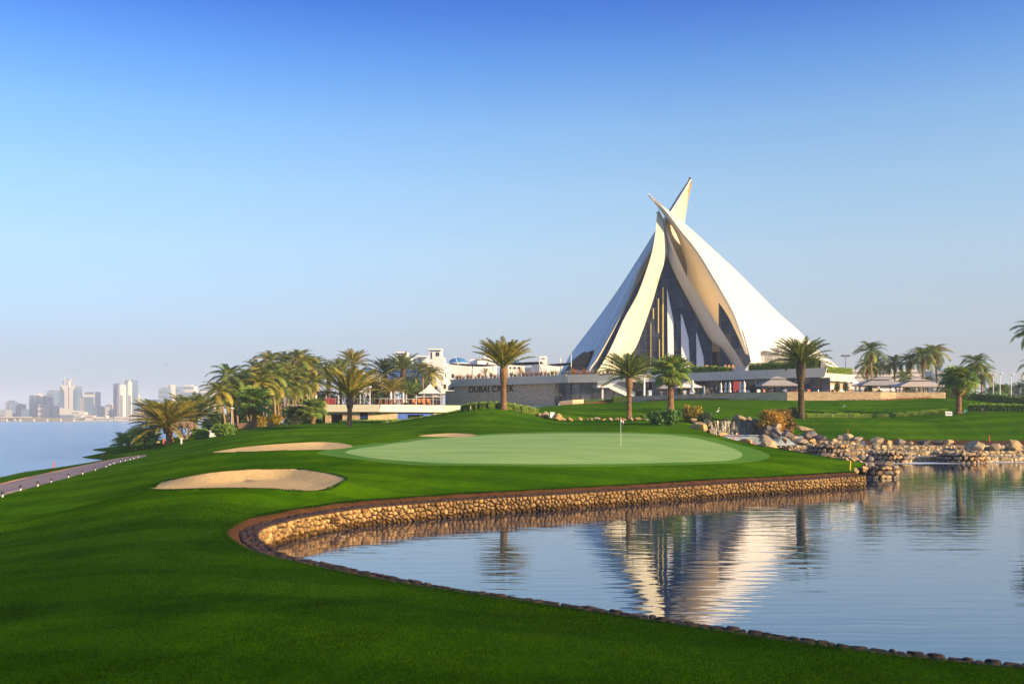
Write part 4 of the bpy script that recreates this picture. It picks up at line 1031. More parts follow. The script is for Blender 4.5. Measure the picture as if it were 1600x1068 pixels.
def railglass():
    m, t, out = nodes('rail_glass'); g = N(t, 'ShaderNodeBsdfPrincipled', Roughness=.05); g.inputs['Base Color'].default_value = (.5, .58, .6, 1); g.inputs['Specular IOR Level'].default_value = .6
    tr = N(t, 'ShaderNodeBsdfTransparent'); tr.inputs[0].default_value = (.9, .95, .95, 1); mx = N(t, 'ShaderNodeMixShader', Fac=.28)
    t.links.new(tr.outputs[0], mx.inputs[1]); t.links.new(g.outputs[0], mx.inputs[2]); t.links.new(mx.outputs[0], out.inputs[0]); return m
M_RAILG = railglass()
rail([pa + Vector((0, -.1, .1)), pb + Vector((0, -.1, .1))], 1.0, st); rail([lc + Vector((-1.2, -2.7, .25)), lc + Vector((1.0, -2.7, .25)), pc + Vector((0, -2.7, .1))], 1.0, st)
tc = at(996, 586.5, D - 1); MB().box((tc.x, tc.y, tc.z), (6.2, 3.0, .45)).build('upper_landing', M_WHITE, st)
MB().tube([(px2x(1006.5, D - 2), D - 2, 8.4), (px2x(1006.5, D - 2), D - 2, tc.z - .2)], .22, 12).build('column', M_WHITE, st)
# balustrade along the upper terrace
bl = thing('balustrade', 'glass balustrade along the edge of the upper clubhouse terrace', 'balustrade', (front[2].x, front[2].y + 1, ZT))
rail([Vector((p.x, p.y + 1.4, ZT)) for p in (front[0], front[1], front[2])], 1.1, bl, step=2.4)
rail([Vector((p.x, p.y + 2.2, ZT)) for p in (front[3], front[4], front[5], front[6], front[7])] + [Vector((front[7].x + 2, front[7].y + 16, ZT))], 1.1, bl, step=2.4)

# ============================================================ THE LOW STONE BUILDING ON THE LEFT
lw = thing('low_building', 'long low stone building with flat roof terrace and garage openings, left of the clubhouse', 'building', (px2x(560, 205), 205, 3.3))
LZ, LB_ = 7.6, 6.15
lpts = [Vector((px2x(455, 200), 200, 0)), Vector((px2x(593, 200), 200, 0)), Vector((px2x(690, 212), 212, 0)), Vector((px2x(865, 222), 222, 0))]
fascia(lpts, LZ, LB_, .5, M_FASC, lw, endlean=1.2)
MB().prism([(p.x, p.y + .25) for p in lpts] + [(lpts[-1].x, 236), (lpts[0].x, 236)], LB_ + .01, LZ - .1).build('roof_slab', M_FLOORT, lw)
# walls as piers between the openings, set back under the roof
lwD = lambda px: (201.2 if px < 593 else 201.2 + (px - 593) / 97 * 12)
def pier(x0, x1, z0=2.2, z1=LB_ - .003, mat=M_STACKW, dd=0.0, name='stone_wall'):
    a = Vector((px2x(x0, lwD(x0)), lwD(x0) + dd, 0)); b = Vector((px2x(x1, lwD(x1)), lwD(x1) + dd, 0))
    MB().prism([(a.x, a.y), (b.x, b.y), (b.x, b.y + .5), (a.x, a.y + .5)], z0, z1).build(name, mat, lw)
for x0, x1 in ((482,487),(508,517),(535,562),(575,621),(678,691),(691,697)): pier(x0, x1)
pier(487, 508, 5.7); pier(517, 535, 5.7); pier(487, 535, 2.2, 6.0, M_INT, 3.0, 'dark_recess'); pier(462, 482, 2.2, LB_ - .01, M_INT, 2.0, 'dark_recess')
pier(562, 575, 2.2, LB_ - .01, M_GLASS, .35, 'glass_door')
for x in (562.4, 568.3, 574.4): pier(x - .3, x + .3, 2.6, 5.6, M_BLUE, .15, 'door_frame')
pier(562, 575, 5.0, 5.15, M_BLUE, .12, 'door_frame')
for x0, x1 in ((621,637),(661,678),(697,720)): pier(x0, x1, 2.2, LB_ - .01, M_BLUE, .2, 'blue_door')
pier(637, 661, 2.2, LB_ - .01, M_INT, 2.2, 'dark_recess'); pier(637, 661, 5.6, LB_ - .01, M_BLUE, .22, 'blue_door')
pier(683, 686, 4.2, 5.5, M_GLASSG, -.03, 'window')
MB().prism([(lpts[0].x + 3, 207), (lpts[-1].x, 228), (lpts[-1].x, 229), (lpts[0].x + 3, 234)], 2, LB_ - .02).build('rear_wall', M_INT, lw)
rl = thing('roof_railing', 'steel railing along the roof terrace of the low stone building', 'railing', (px2x(560, 201), 201, LZ))
rail([Vector((px2x(461, 208), 208, LZ)), Vector((px2x(467, 201), 201, LZ)), Vector((px2x(593, 201), 201, LZ)), Vector((px2x(690, 213), 213, LZ))], 1.25, rl, step=1.55, glass=False)
# ============================================================ PLANTS
M_DATE = leafmat('date_leaf', (0.126, 0.190, 0.055), (0.280, 0.318, 0.088), .22)
M_DATEY = leafmat('date_leaf_warm', (0.232, 0.252, 0.053), (0.462, 0.378, 0.084), .3)
M_COCO = leafmat('coconut_leaf', (0.110, 0.201, 0.040), (0.488, 0.402, 0.070), .35)
M_COCOD = leafmat('coconut_leaf_dark', (0.087, 0.182, 0.046), (0.251, 0.296, 0.068), .3)
M_FAN = leafmat('fan_leaf', (0.120, 0.263, 0.055), (0.338, 0.416, 0.065), .3)
M_DEAD = leafmat('dry_leaf', (.30, .17, .05), (.40, .26, .08), .3)
M_BUSH = leafmat('bush_leaf', (0.087, 0.205, 0.046), (0.225, 0.364, 0.057), .3)
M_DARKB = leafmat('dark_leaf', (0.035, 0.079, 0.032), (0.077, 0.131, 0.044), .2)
M_YELB = leafmat('yellow_leaf', (0.308, 0.298, 0.035), (0.578, 0.350, 0.052), .35)
M_RUSTB = leafmat('rust_leaf', (0.193, 0.123, 0.035), (0.424, 0.263, 0.052), .3, cs=.7)
M_HEDGE = leafmat('hedge_leaf', (0.203, 0.367, 0.053), (0.405, 0.525, 0.078), .3)
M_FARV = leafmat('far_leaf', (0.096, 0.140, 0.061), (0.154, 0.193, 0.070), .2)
M_TRUNK = simple('palm_trunk', (.26, .15, .08), .9, (.13, .075, .04), 1.6, .9, 9, .15)
M_TRUNKD = simple('palm_trunk_dark', (.12, .08, .05), .9, (.06, .04, .028), 1.6, .9, 9, .15)
M_TRUNKP = simple('smooth_trunk', (.34, .22, .13), .85, (.22, .14, .08), 1.2, .4, 9, .15)
M_BARK = simple('bark', (.10, .07, .045), .9, (.06, .04, .03), 2, .6, 8, .1)

def frond_mesh(name, kind, mat, seed):
    """unit-long palm frond along +X; rachis plus two ranks of leaflets"""
    r = random.Random(seed); V, T = [], []
    bend = {'date': .62, 'coco': 1.45}[kind] * r.uniform(.8, 1.2); n = 30
    pts = [Vector((0, 0, 0))]; ang = 0.0
    for i in range(n):
        s_ = (i + 1) / n; ang = -bend * s_ ** 1.35; pts.append(pts[-1] + Vector((math.cos(ang), 0, math.sin(ang))) / n)
    side = r.uniform(-.12, .12)
    for i, p in enumerate(pts): p.y += side * (i / n) ** 2
    # rachis: a thin three-sided strip
    for i in range(n):
        a, b = pts[i], pts[i + 1]; w0 = .014 * (1 - i / n) + .003; w1 = .014 * (1 - (i + 1) / n) + .003; k = len(V)
        V += [a + Vector((0, w0, 0)), a - Vector((0, w0, 0)), b - Vector((0, w1, 0)), b + Vector((0, w1, 0)), a - Vector((0, 0, w0)), b - Vector((0, 0, w1))]
        T += [(k, k + 1, k + 2), (k, k + 2, k + 3), (k + 1, k + 4, k + 5), (k + 1, k + 5, k + 2), (k, k + 3, k + 5), (k, k + 5, k + 4)]
    m = 46 if kind == 'date' else 40
    for q in range(m):
        s_ = .14 + .86 * q / (m - 1); k_ = s_ * n; i = min(int(k_), n - 1); p = pts[i].lerp(pts[i + 1], k_ - i); t = (pts[i + 1] - pts[i]).normalized()
        up = Vector((-t.z, 0, t.x)).normalized()
        for sd in (-1, 1):
            prof = math.sin(math.pi * min(1, s_ * .92 + .06)) ** .55
            if kind == 'date':
                L = .17 * prof * r.uniform(.8, 1.15); el_ = r.uniform(.15, .75); fw = r.uniform(.7, 1.1); wd = .013
                d = (t * fw + Vector((0, sd, 0)) * math.cos(el_) + up * math.sin(el_)).normalized(); e = p + d * L - Vector((0, 0, .02)) * L / .2
                md = p + d * L * .5
            else:
                L = .25 * prof * r.uniform(.8, 1.15); wd = .013; dr = r.uniform(.25, 1.0)
                d = (t * .55 + Vector((0, sd, 0)) * .9 + up * .15).normalized(); md = p + d * L * .5; e = p + d * L * .85 - Vector((0, 0, dr * L * .65))
            wv = t * wd; k = len(V); V += [p - wv * .5, p + wv * .6, md + wv, md - wv * .8, e]
            T += [(k, k + 1, k + 2), (k, k + 2, k + 3), (k + 3, k + 2, k + 4)]
    me = np_mesh(name, np.array([tuple(v) for v in V]), np.array(T)); me.materials.append(mat); return me
def fan_mesh(name, mat, seed, droop=.35):
    r = random.Random(seed); V, T = [], []; L = .52; k = 0
    V += [Vector((0, .012, 0)), Vector((0, -.012, 0)), Vector((L, -.008, -.03)), Vector((L, .008, -.03)), Vector((0, 0, -.015)), Vector((L, 0, -.045))]
    T += [(0, 1, 2), (0, 2, 3), (1, 4, 5), (1, 5, 2), (0, 3, 5), (0, 5, 4)]
    c = Vector((L, 0, -.03)); n = 22; rad = .62
    for i in range(n):
        a = R(-140 + 280 * (i + .5) / n) + r.uniform(-.03, .03); w_ = R(280 / n) * .34; k = len(V); z = .03 if i % 2 else -.02
        rr = rad * (1 - .18 * abs(a) / 2.4) * r.uniform(.88, 1.05)
        f = lambda aa, q, zz: c + Vector((math.cos(aa) * q, math.sin(aa) * q, zz))
        V += [c.copy(), f(a - w_, rr * .6, z - .05 * droop), f(a, rr * .62, z + .03), f(a + w_, rr * .6, z - .05 * droop), f(a, rr, -droop * rr * r.uniform(.4, 1.0))]
        T += [(k, k + 1, k + 2), (k, k + 2, k + 3), (k + 1, k + 4, k + 2), (k + 2, k + 4, k + 3)]
    me = np_mesh(name, np.array([tuple(v) for v in V]), np.array(T)); me.materials.append(mat); return me
FR = {}
def fronds(kind, mat):
    key = (kind, mat.name)
    if key not in FR:
        if kind == 'fan': FR[key] = [fan_mesh('frond', mat, 50 + i, .25 + .15 * i) for i in range(3)]
        else: FR[key] = [frond_mesh('frond', kind, mat, 10 + i) for i in range(4)]
    return FR[key]
def palm(name, label, kind, base, h, L, n, leaf, group=None, lean=(0, 0), r0=.22, trunk=None, up=0.35, lowest=-.5, dead=0, skirt=False, seed=1, boots=True, cat='palm tree', stems=None, deadmat=None):
    r = random.Random(seed * 77 + 5)
    t = thing(name, label, cat, base, group)
    B = Vector(base); top = B + Vector((lean[0], lean[1], h)); N_ = 14
    def sp(u): return B + Vector((lean[0] * (u ** 1.6), lean[1] * (u ** 1.6), h * u - .25 * (u == 0)))
    if h > .5:
        mb = MB(); path = []; rad = []
        m = max(10, int(h / .22)) if boots else 16
        for k in range(m + 1):
            u = k / m; path.append(sp(u)); base_r = r0 * (1.15 - .3 * u)
            if boots:
                base_r *= 1 + .07 * (k % 2) + r.uniform(-.04, .04)
                if u > .62: base_r *= 1 + .75 * math.sin((u - .62) / .38 * math.pi * .75) 
            if u < .08: base_r *= 1.2
            rad.append(base_r)
        mb.tube(path, rad, 10, True, .12 if boots else .05)
        if boots:   # old leaf bases
            for k in range(int(26 + h * 9)):
                u = 1 - (r.random() ** 1.4) * .8; a = r.random() * 6.283; p = sp(u); rr = r0 * (1.1 if u < .62 else 1.5)
                d = Vector((math.cos(a), math.sin(a), 0)); q = p + d * rr * .8; e = q + d * r.uniform(.08, .2) + Vector((0, 0, r.uniform(.12, .3))); s2 = Vector((-d.y, d.x, 0)) * .09
                b = len(mb.v); mb.v += [tuple(q - s2), tuple(q + s2), tuple(e + s2 * .5), tuple(e - s2 * .5), tuple(q - Vector((0, 0, .1)))]
                mb.f += [(b, b + 1, b + 2, b + 3), (b + 4, b + 1, b), (b + 4, b, b + 3), (b + 1, b + 4, b + 2)]
        mb.build('trunk', trunk or M_TRUNK, t, fix=False, sm=not boots)
    ms = fronds(kind, leaf)
    for k in range(n + dead):
        u = (k + .5) / n; a = k * 2.39996 + r.uniform(-.25, .25)
        if k >= n: pitch = r.uniform(-1.35, -.9); mm = fronds(kind, deadmat or M_DEAD)
        else: pitch = (math.pi / 2 * .93) * (1 - u) ** .8 * (1 - up) + up * 1.35 * (1 - u) ** .45 + lowest * u ** 1.5; mm = ms
        sc = L * r.uniform(.85, 1.1) * (.75 + .35 * min(1, u * 2.2)) * (.7 if k >= n else 1)
        o = link('frond', mm[k % len(mm)], t)
        o.location = (lean[0] + math.cos(a) * .12, lean[1] + math.sin(a) * .12, h + .15 * (1 - u))
        o.rotation_euler = Euler((r.uniform(-.35, .35), -pitch, a), 'XYZ'); o.scale = (sc, sc, sc)
    return t
def leafcloud(blobs, n, size, seed, flat=.6):
    """many small leaf faces spread through ellipsoids: (x,y,z,rx,ry,rz)"""
    r = np.random.default_rng(seed); vol = np.array([b[3] * b[4] * b[5] for b in blobs]) ** .75; cnt = (n * vol / vol.sum()).astype(int) + 4
    C = []; 
    for b, c in zip(blobs, cnt):
        d = r.normal(size=(c, 3)); d /= np.linalg.norm(d, axis=1)[:, None]; q = (.45 + .6 * r.random(c) ** .6)[:, None]
        bump = 1 + .22 * np.sin(d[:, 0] * 7 + b[0]) * np.sin(d[:, 1] * 6 + b[1]) + .15 * np.sin(d[:, 2] * 9 + b[2])
        C.append(np.array(b[:3]) + d * q * bump[:, None] * np.array(b[3:6]))
    C = np.concatenate(C); m = len(C)
    a = r.normal(size=(m, 3)); a /= np.linalg.norm(a, axis=1)[:, None]; b = r.normal(size=(m, 3)); b -= (a * b).sum(1)[:, None] * a; b /= np.linalg.norm(b, axis=1)[:, None]
    s = (size * r.uniform(.6, 1.35, m))[:, None]
    V = np.stack([C - a * s, C + b * s * flat, C + a * s, C - b * s * flat], 1).reshape(-1, 3)
    return V, np.arange(len(V)).reshape(-1, 4)
def bush(name, label, cat, c, blobs, n, size, mat, group=None, stem=None, seed=1, crown='foliage', kind=None, stemmat=None):
    t = thing(name, label, cat, c, group)
    V, Q = leafcloud(blobs, n, size, seed)
    me = np_mesh(crown, V, Q, 4); me.materials.append(mat); link(crown, me, t)
    if stem:
        mb = MB(); h = stem; r = random.Random(seed)
        mb.tube([(0, 0, -.2), (r.uniform(-.1, .1), 0, h * .5), (r.uniform(-.2, .2), 0, h)], [.06 * h ** .7 + .04, .05 * h ** .7 + .02, .03 * h ** .6], 7)
        for b in blobs[:6]: mb.tube([(0, 0, h * .55), (b[0] * .6, b[1] * .6, (h * .7 + b[2]) / 2 + h * .1), (b[0], b[1], b[2])], [.035 * h ** .6 + .02, .03 * h ** .5, .015], 5)
        mb.build('trunk', stemmat or M_BARK, t, local=True, fix=False)
    return t
def crownpx(px_base, py_base, D, px_top, py_top):
    """base point, height and lean of a palm whose crown centre is at a pixel"""
    b = at(px_base, py_base, D); c = at(px_top, py_top, D); return b, c.z - b.z, (c.x - b.x, 0)

# ------------------------------------------------------------ the single palms round the green
def on_ground(px, py, d0=8): return hit(px, py, d0)
def gpalm(name, label, kind, pb, pc, D=None, **k):
    if D is None: b = hit(*pb, 60)
    else: b = at(pb[0], pb[1], D)
    D = b.y; b.z = min(b.z, hz(b.x, b.y) if D < 262 else b.z) - .05
    cz = CZ - (pc[1] - HY) / F * D; return palm(name, label, kind, tuple(b), cz - b.z, lean=(px2x(pc[0], D) - b.x, 0), **k)
gpalm('date_palm', 'tall date palm with rough boot trunk on the grass mound before the lettered wall', 'date', (787,640), (787,574), 130, L=4.4, n=58, leaf=M_DATEY, up=.95, lowest=.25, r0=.34, seed=1, dead=0)
gpalm('date_palm', 'date palm with drooping full crown beside the white outdoor staircase', 'date', (983,653), (983,589), 134, L=4.1, n=60, leaf=M_DATE, up=.7, lowest=-.25, r0=.30, seed=2)
gpalm('date_palm', 'tallest dark date palm standing by the yellow bush above the waterfall', 'date', (1252,652), (1251,566), 148, L=4.4, n=62, leaf=M_DATE, up=.6, lowest=-.05, r0=.42, seed=3, trunk=M_TRUNKD)
gpalm('date_palm', 'date palm with long upswept fronds before the low stone building', 'date', (546,668), (547,622), 142, L=5.2, n=44, leaf=M_DATEY, up=1.05, lowest=.2, r0=.32, seed=4)
gpalm('fan_palm', 'bright green fan palm with shaggy trunk in front of the clubhouse terrace', 'fan', (1048,634), (1048,580), 150, L=2.9, n=40, leaf=M_FAN, up=.35, lowest=-1.0, r0=.42, seed=5, dead=8, trunk=M_TRUNK)
gpalm('fan_palm', 'fan palm with dark crown beside the small white sign on the right lawn', 'fan', (1498,646), (1499,590), 148, L=3.0, n=56, leaf=M_FAN, up=.45, lowest=-.9, r0=.38, seed=6, dead=8, lean=None) if False else None
gpalm('fan_palm', 'fan palm with dark crown beside the small white sign on the right lawn', 'fan', (1498,646), (1499,594), 150, L=2.6, n=38, leaf=M_FAN, up=.45, lowest=-.9, r0=.36, seed=6, dead=10)
gpalm('fan_palm', 'squat fan palm before the garage openings of the low building', 'fan', (489,668), (489,640), 165, L=2.2, n=34, leaf=M_FAN, up=.4, lowest=-.8, r0=.34, seed=7, dead=4)
gpalm('fan_palm', 'fan palm with full crown beside the path end at the foot of the grove', 'fan', (397,674), (397,628), 150, L=2.8, n=36, leaf=M_FAN, up=.4, lowest=-.9, r0=.36, seed=8, dead=8)
gpalm('fan_palm', 'short dark fan palm in the shade left of the low building', 'fan', (460,668), (460,651), 165, L=2.2, n=34, leaf=M_DARKB, up=.3, lowest=-.8, r0=.30, seed=9, dead=2)
# low date bushes on the shore
gpalm('date_palm', 'huge low date palm bush spreading by the creek shore', 'date', (266,692), (262,668), 150, L=5.4, n=110, leaf=M_DATEY, up=.95, lowest=-.25, r0=.5, seed=10)
gpalm('date_palm', 'second low date palm just right of the huge shore palm bush', 'date', (303,684), (302,652), 158, L=4.8, n=74, leaf=M_DATE, up=.9, lowest=-.2, r0=.4, seed=11)
gpalm('fan_palm', 'small stemless fan palm lowest on the creek bank', 'fan', (201,701), (200,695), 166, L=2.4, n=26, leaf=M_HEDGE, up=.6, lowest=-.1, r0=.15, seed=12)
gpalm('fan_palm', 'small bright fan palm between the bank palm and the huge palm bush', 'fan', (226,696), (227,689), 160, L=2.6, n=28, leaf=M_HEDGE, up=.6, lowest=-.1, r0=.15, seed=13)

# ------------------------------------------------------------ the grove of coconut palms
grove = [(342,612,352,668,160,3.4),(357,588,364,668,168,3.9),(376,603,388,666,176,3.7),(389,592,392,660,190,3.8),(400,578,405,664,205,3.8),(411,590,416,660,180,3.9),
         (424,566,431,662,196,4.2),(426,588,430,660,172,3.7),(437,582,439,655,200,4.0),(446,566,450,652,215,4.2),(448,592,449,640,196,3.8),(467,563,466,640,212,4.5),
         (477,572,470,640,222,4.3),(490,572,486,640,225,4.2),(467,598,466,640,198,3.6),(491,598,487,640,200,3.4),(432,604,436,650,178,3.5),(383,618,392,664,182,3.2),
         (416,612,424,655,190,3.4),(405,600,412,660,168,3.6),(365,606,372,664,186,3.4),(396,596,400,660,200,3.7),(441,604,446,652,188,3.5),(456,584,458,648,206,4.0),(480,590,480,645,212,3.8),(352,618,358,668,176,3.0),(422,582,420,660,210,3.9),(460,606,462,650,190,3.2)]
ordn = ['first','second','third','fourth','fifth','sixth','seventh','eighth','ninth','tenth','eleventh','twelfth','thirteenth','fourteenth','fifteenth','sixteenth','seventeenth','eighteenth','nineteenth','twentieth','twenty first','twenty second','twenty third','twenty fourth','twenty fifth','twenty sixth','twenty seventh','twenty eighth','twenty ninth']
grove.sort(key=lambda q: q[0])
GG = 'coconut palms in the lakeside grove'
for i, (cx, cy, bx, by, D, L) in enumerate(grove):
    gpalm('coconut_palm', f'slender coconut palm in the shore grove, {ordn[i]} crown counted from the water', 'coco', (bx, by), (cx, cy), D, L=L, n=24, leaf=(M_COCO, M_COCO, M_COCOD)[i % 3], up=.35, lowest=-.75, r0=.17, seed=20 + i, group=GG, boots=False, trunk=M_TRUNKP, dead=2)
# palms behind the roof terrace
for (cx, cy, D, L, kind, leaf, lb, r0_, low) in (
    (514,590,225,4.6,'date',M_DATE,'dark date palm right of the coconut grove behind the roof terrace',.35,-.4),
    (532,582,232,4.4,'date',M_DATE,'shaded date palm behind the long frond palm of the low building',.35,-.3),
    (552,569,238,4.4,'date',M_DATEY,'tall date palm with pale fanned crown left of the small blue dome',.35,-.2),
    (602,583,240,5.0,'date',M_DARKB,'dark round crowned date palm before the white resort tower',.4,-.5),
    (630,576,232,4.8,'date',M_DATE,'date palm with fountain of long fronds in front of the white resort',.42,-.25),
    (660,578,236,3.6,'coco',M_COCO,'yellow coconut palm left of the white canopy tent',.2,-.7),
    (676,585,230,3.4,'coco',M_COCO,'coconut palm leaning beside the white canopy tent',.2,-.7),
    (585,612,226,4.0,'date',M_DATEY,'low date palm behind the rail near the roof terrace lamp',.3,-.2),
    (612,612,224,4.2,'date',M_DATEY,'low pale palm behind the closed parasols of the roof terrace',.3,-.1),
    (641,615,226,3.4,'date',M_FAN,'low green palm behind the orange chairs of the roof terrace',.25,0)):
    gpalm('date_palm' if kind == 'date' else 'coconut_palm', lb, kind, (cx + (2 if cx > 655 else 0) - (7 if cx == 676 else 0), 640), (cx, cy), D, L=L, n=44 if kind == 'date' else 24, leaf=leaf, up=.5, lowest=low, r0=r0_, seed=int(cx), boots=kind == 'date', trunk=M_TRUNKD if kind == 'date' else M_TRUNKP)
# palms on the right behind the pavilions
for i, (cx, cy, bx, by, D, L, kind, lb) in enumerate((
    (1361,548,1362,606,235,4.2,'coco','tallest coconut palm behind the left grey pavilion'),
    (1355,572,1357,604,240,3.4,'coco','short coconut palm left under the tallest one behind the pavilion'),
    (1369,568,1367,606,243,3.6,'coco','coconut palm right under the tallest one behind the pavilion'),
    (1397,566,1399,606,240,3.4,'coco','coconut palm rising between the two grey pavilions'),
    (1412,590,1412,606,232,2.8,'coco','low bushy palm between the grey pavilions'),
    (1422,563,1424,606,238,3.2,'coco','slim coconut palm over the gap between the pavilions'),
    (1442,556,1444,608,236,4.2,'coco','coconut palm with dark mop crown above the right pavilion'),
    (1460,552,1466,610,240,4.2,'coco','leaning coconut palm with the highest crown right of the pavilions'),
    (1525,566,1524,618,235,4.0,'coco','tall coconut palm behind the fan palm on the right'),
    (1534,584,1534,618,238,3.8,'coco','shorter coconut palm behind the fan palm on the right'),
    (1478,606,1480,622,225,2.2,'coco','small palm at the right end of the terrace wall'),
    (1563,612,1563,624,250,2.4,'fan','small fan palm standing between the tall lamp posts'))):
    gpalm('coconut_palm' if kind == 'coco' else 'fan_palm', lb, kind, (bx, by), (cx, cy), D, L=L, n=26, leaf=(M_COCO if i % 2 else M_COCOD) if kind == 'coco' else M_FAN, up=.35, lowest=-.8, r0=.2, seed=60 + i, boots=False, trunk=M_TRUNKP, dead=3)
gpalm('coconut_palm', 'tall coconut palm half cut off by the right edge of the picture', 'coco', (1636,640), (1626,520), 120, L=3.1, n=30, leaf=M_COCOD, up=.4, lowest=-.5, r0=.2, seed=81, boots=False, trunk=M_TRUNKP)
gpalm('coconut_palm', 'lower coconut palm crown at the right edge of the picture', 'coco', (1626,640), (1622,572), 150, L=3.0, n=26, leaf=M_COCO, up=.35, lowest=-.7, r0=.2, seed=82, boots=False, trunk=M_TRUNKP)
# far palms in the haze on the right
for i, (cx, cy, D) in enumerate(((1486,602,330),(1508,606,340),(1545,612,360),(1575,614,340),(1592,608,320),(1604,602,310),(1450,596,330),(1430,600,360))):
    b = (px2x(cx, D), D, 4.0); z = py2z(cy, D)
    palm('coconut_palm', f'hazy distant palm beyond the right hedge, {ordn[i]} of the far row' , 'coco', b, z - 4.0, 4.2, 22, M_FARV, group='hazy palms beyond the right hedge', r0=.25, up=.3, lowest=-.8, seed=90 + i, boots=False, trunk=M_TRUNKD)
# ------------------------------------------------------------ shrubs and trees
def blobsphere(r, n, rx, ry, rz, sc, z0=0.0):
    out = []
    for i in range(n):
        a = r.random() * 6.283; q = r.random() ** .5 * .72
        out.append((math.cos(a) * q * rx, math.sin(a) * q * ry, z0 + rz * r.uniform(.25, 1.2), rx * sc * r.uniform(.8, 1.35), ry * sc * r.uniform(.8, 1.35), rz * sc * r.uniform(.8, 1.4)))
    out.append((0, 0, z0 + rz * .7, rx * .8, ry * .8, rz * .7))
    return out
def pxbush(name, label, cat, px, py, D, wpx, hpx, mat, n=2600, size=.13, sc=.42, nb=9, stem=None, seed=1, group=None, z=None):
    b = at(px, py, D); gzv = hz(b.x, b.y) if D < 262 else b.z
    b.z = min(b.z, gzv) if z is None else z; wd = wpx / F * D / 2; hh = (CZ - (py - hpx - HY) / F * D) - b.z; r = random.Random(seed)
    z0 = stem * .6 if stem else 0.0
    bl = blobsphere(r, nb, wd * .75, wd * .6, (hh - z0) / 2 * .9, sc, z0)
    return bush(name, label, cat, tuple(b), bl, n, size, mat, group, stem if stem else max(.4, hh * .45), seed)
pxbush('shrub', 'large dark green shrub in front of the fan palm by the stream', 'shrub', 1040, 664, 124, 66, 36, M_BUSH, 6000, .16, seed=1, nb=14)
pxbush('shrub', 'yellow flowering round bush beside the dark shrub', 'shrub', 1081, 660, 132, 38, 36, M_YELB, 3200, .13, seed=2, sc=.5)
pxbush('shrub', 'low green shrub behind the boulders above the waterfall', 'shrub', 1104, 658, 130, 36, 22, M_DARKB, 2200, .14, seed=3)
pxbush('shrub', 'small spiky shrub right of the staircase palm', 'shrub', 1001, 654, 132, 24, 12, M_HEDGE, 900, .12, seed=4)
pxbush('shrub', 'big open bush of yellow and rust leaves above the stream rocks', 'shrub', 1214, 668, 130, 74, 52, M_RUSTB, 4200, .15, seed=5, nb=14, sc=.32)
pxbush('shrub', 'yellow green leaves crowning the rusty bush above the rocks', 'shrub', 1208, 664, 128.6, 70, 44, M_YELB, 3000, .13, seed=6, nb=11, sc=.3)
pxbush('shrub', 'green shrub at the foot of the tallest date palm', 'shrub', 1240, 655, 149, 30, 26, M_BUSH, 1800, .14, seed=7)
pxbush('shrub', 'bright green shrub left of the white block in the grove edge', 'shrub', 313, 684, 138, 34, 26, M_BUSH, 3000, .14, seed=8)
pxbush('shrub', 'bright green round bushes right of the white block', 'shrub', 352, 679, 136, 50, 28, M_BUSH, 4200, .14, seed=9, nb=12)
pxbush('tree', 'small yellow green tree on a short stem before the grove', 'tree', 428, 672, 155, 34, 34, M_YELB, 2600, .14, seed=10, stem=1.6)
pxbush('shrub', 'yellowish shrub behind the fan palm at the path end', 'shrub', 407, 670, 160, 24, 30, M_YELB, 1600, .14, seed=11)
pxbush('shrub', 'green shrub at the left corner of the low building', 'shrub', 437, 672, 156, 34, 18, M_DARKB, 2000, .14, seed=12)
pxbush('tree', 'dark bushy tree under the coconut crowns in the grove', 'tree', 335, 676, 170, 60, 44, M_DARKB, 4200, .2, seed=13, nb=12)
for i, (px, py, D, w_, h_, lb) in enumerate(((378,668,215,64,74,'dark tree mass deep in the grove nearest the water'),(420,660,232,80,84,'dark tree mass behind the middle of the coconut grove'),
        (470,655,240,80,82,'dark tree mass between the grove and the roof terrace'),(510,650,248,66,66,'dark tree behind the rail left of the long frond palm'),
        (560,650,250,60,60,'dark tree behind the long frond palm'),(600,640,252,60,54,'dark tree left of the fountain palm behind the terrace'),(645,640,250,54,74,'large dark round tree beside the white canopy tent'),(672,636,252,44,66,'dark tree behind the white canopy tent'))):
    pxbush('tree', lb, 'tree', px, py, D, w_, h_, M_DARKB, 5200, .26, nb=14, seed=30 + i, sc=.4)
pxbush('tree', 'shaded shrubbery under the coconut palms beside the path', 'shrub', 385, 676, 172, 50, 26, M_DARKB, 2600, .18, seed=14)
# small topiary balls on the terrace
for px, lb in ((1308, 'round clipped topiary ball, left one before the white curtains'), (1321, 'round clipped topiary ball, right one before the white curtains')):
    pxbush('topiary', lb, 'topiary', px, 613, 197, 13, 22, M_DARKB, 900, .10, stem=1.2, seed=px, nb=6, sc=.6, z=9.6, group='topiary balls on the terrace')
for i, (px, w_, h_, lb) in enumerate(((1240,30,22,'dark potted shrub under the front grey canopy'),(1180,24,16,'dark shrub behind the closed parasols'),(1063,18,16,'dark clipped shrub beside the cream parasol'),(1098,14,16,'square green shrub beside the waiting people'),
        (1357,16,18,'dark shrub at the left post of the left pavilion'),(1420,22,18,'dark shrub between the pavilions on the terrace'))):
    pxbush('shrub', lb, 'shrub', px, 613, 199, w_, h_, M_DARKB, 1100, .12, nb=8, seed=50 + i, z=9.5)
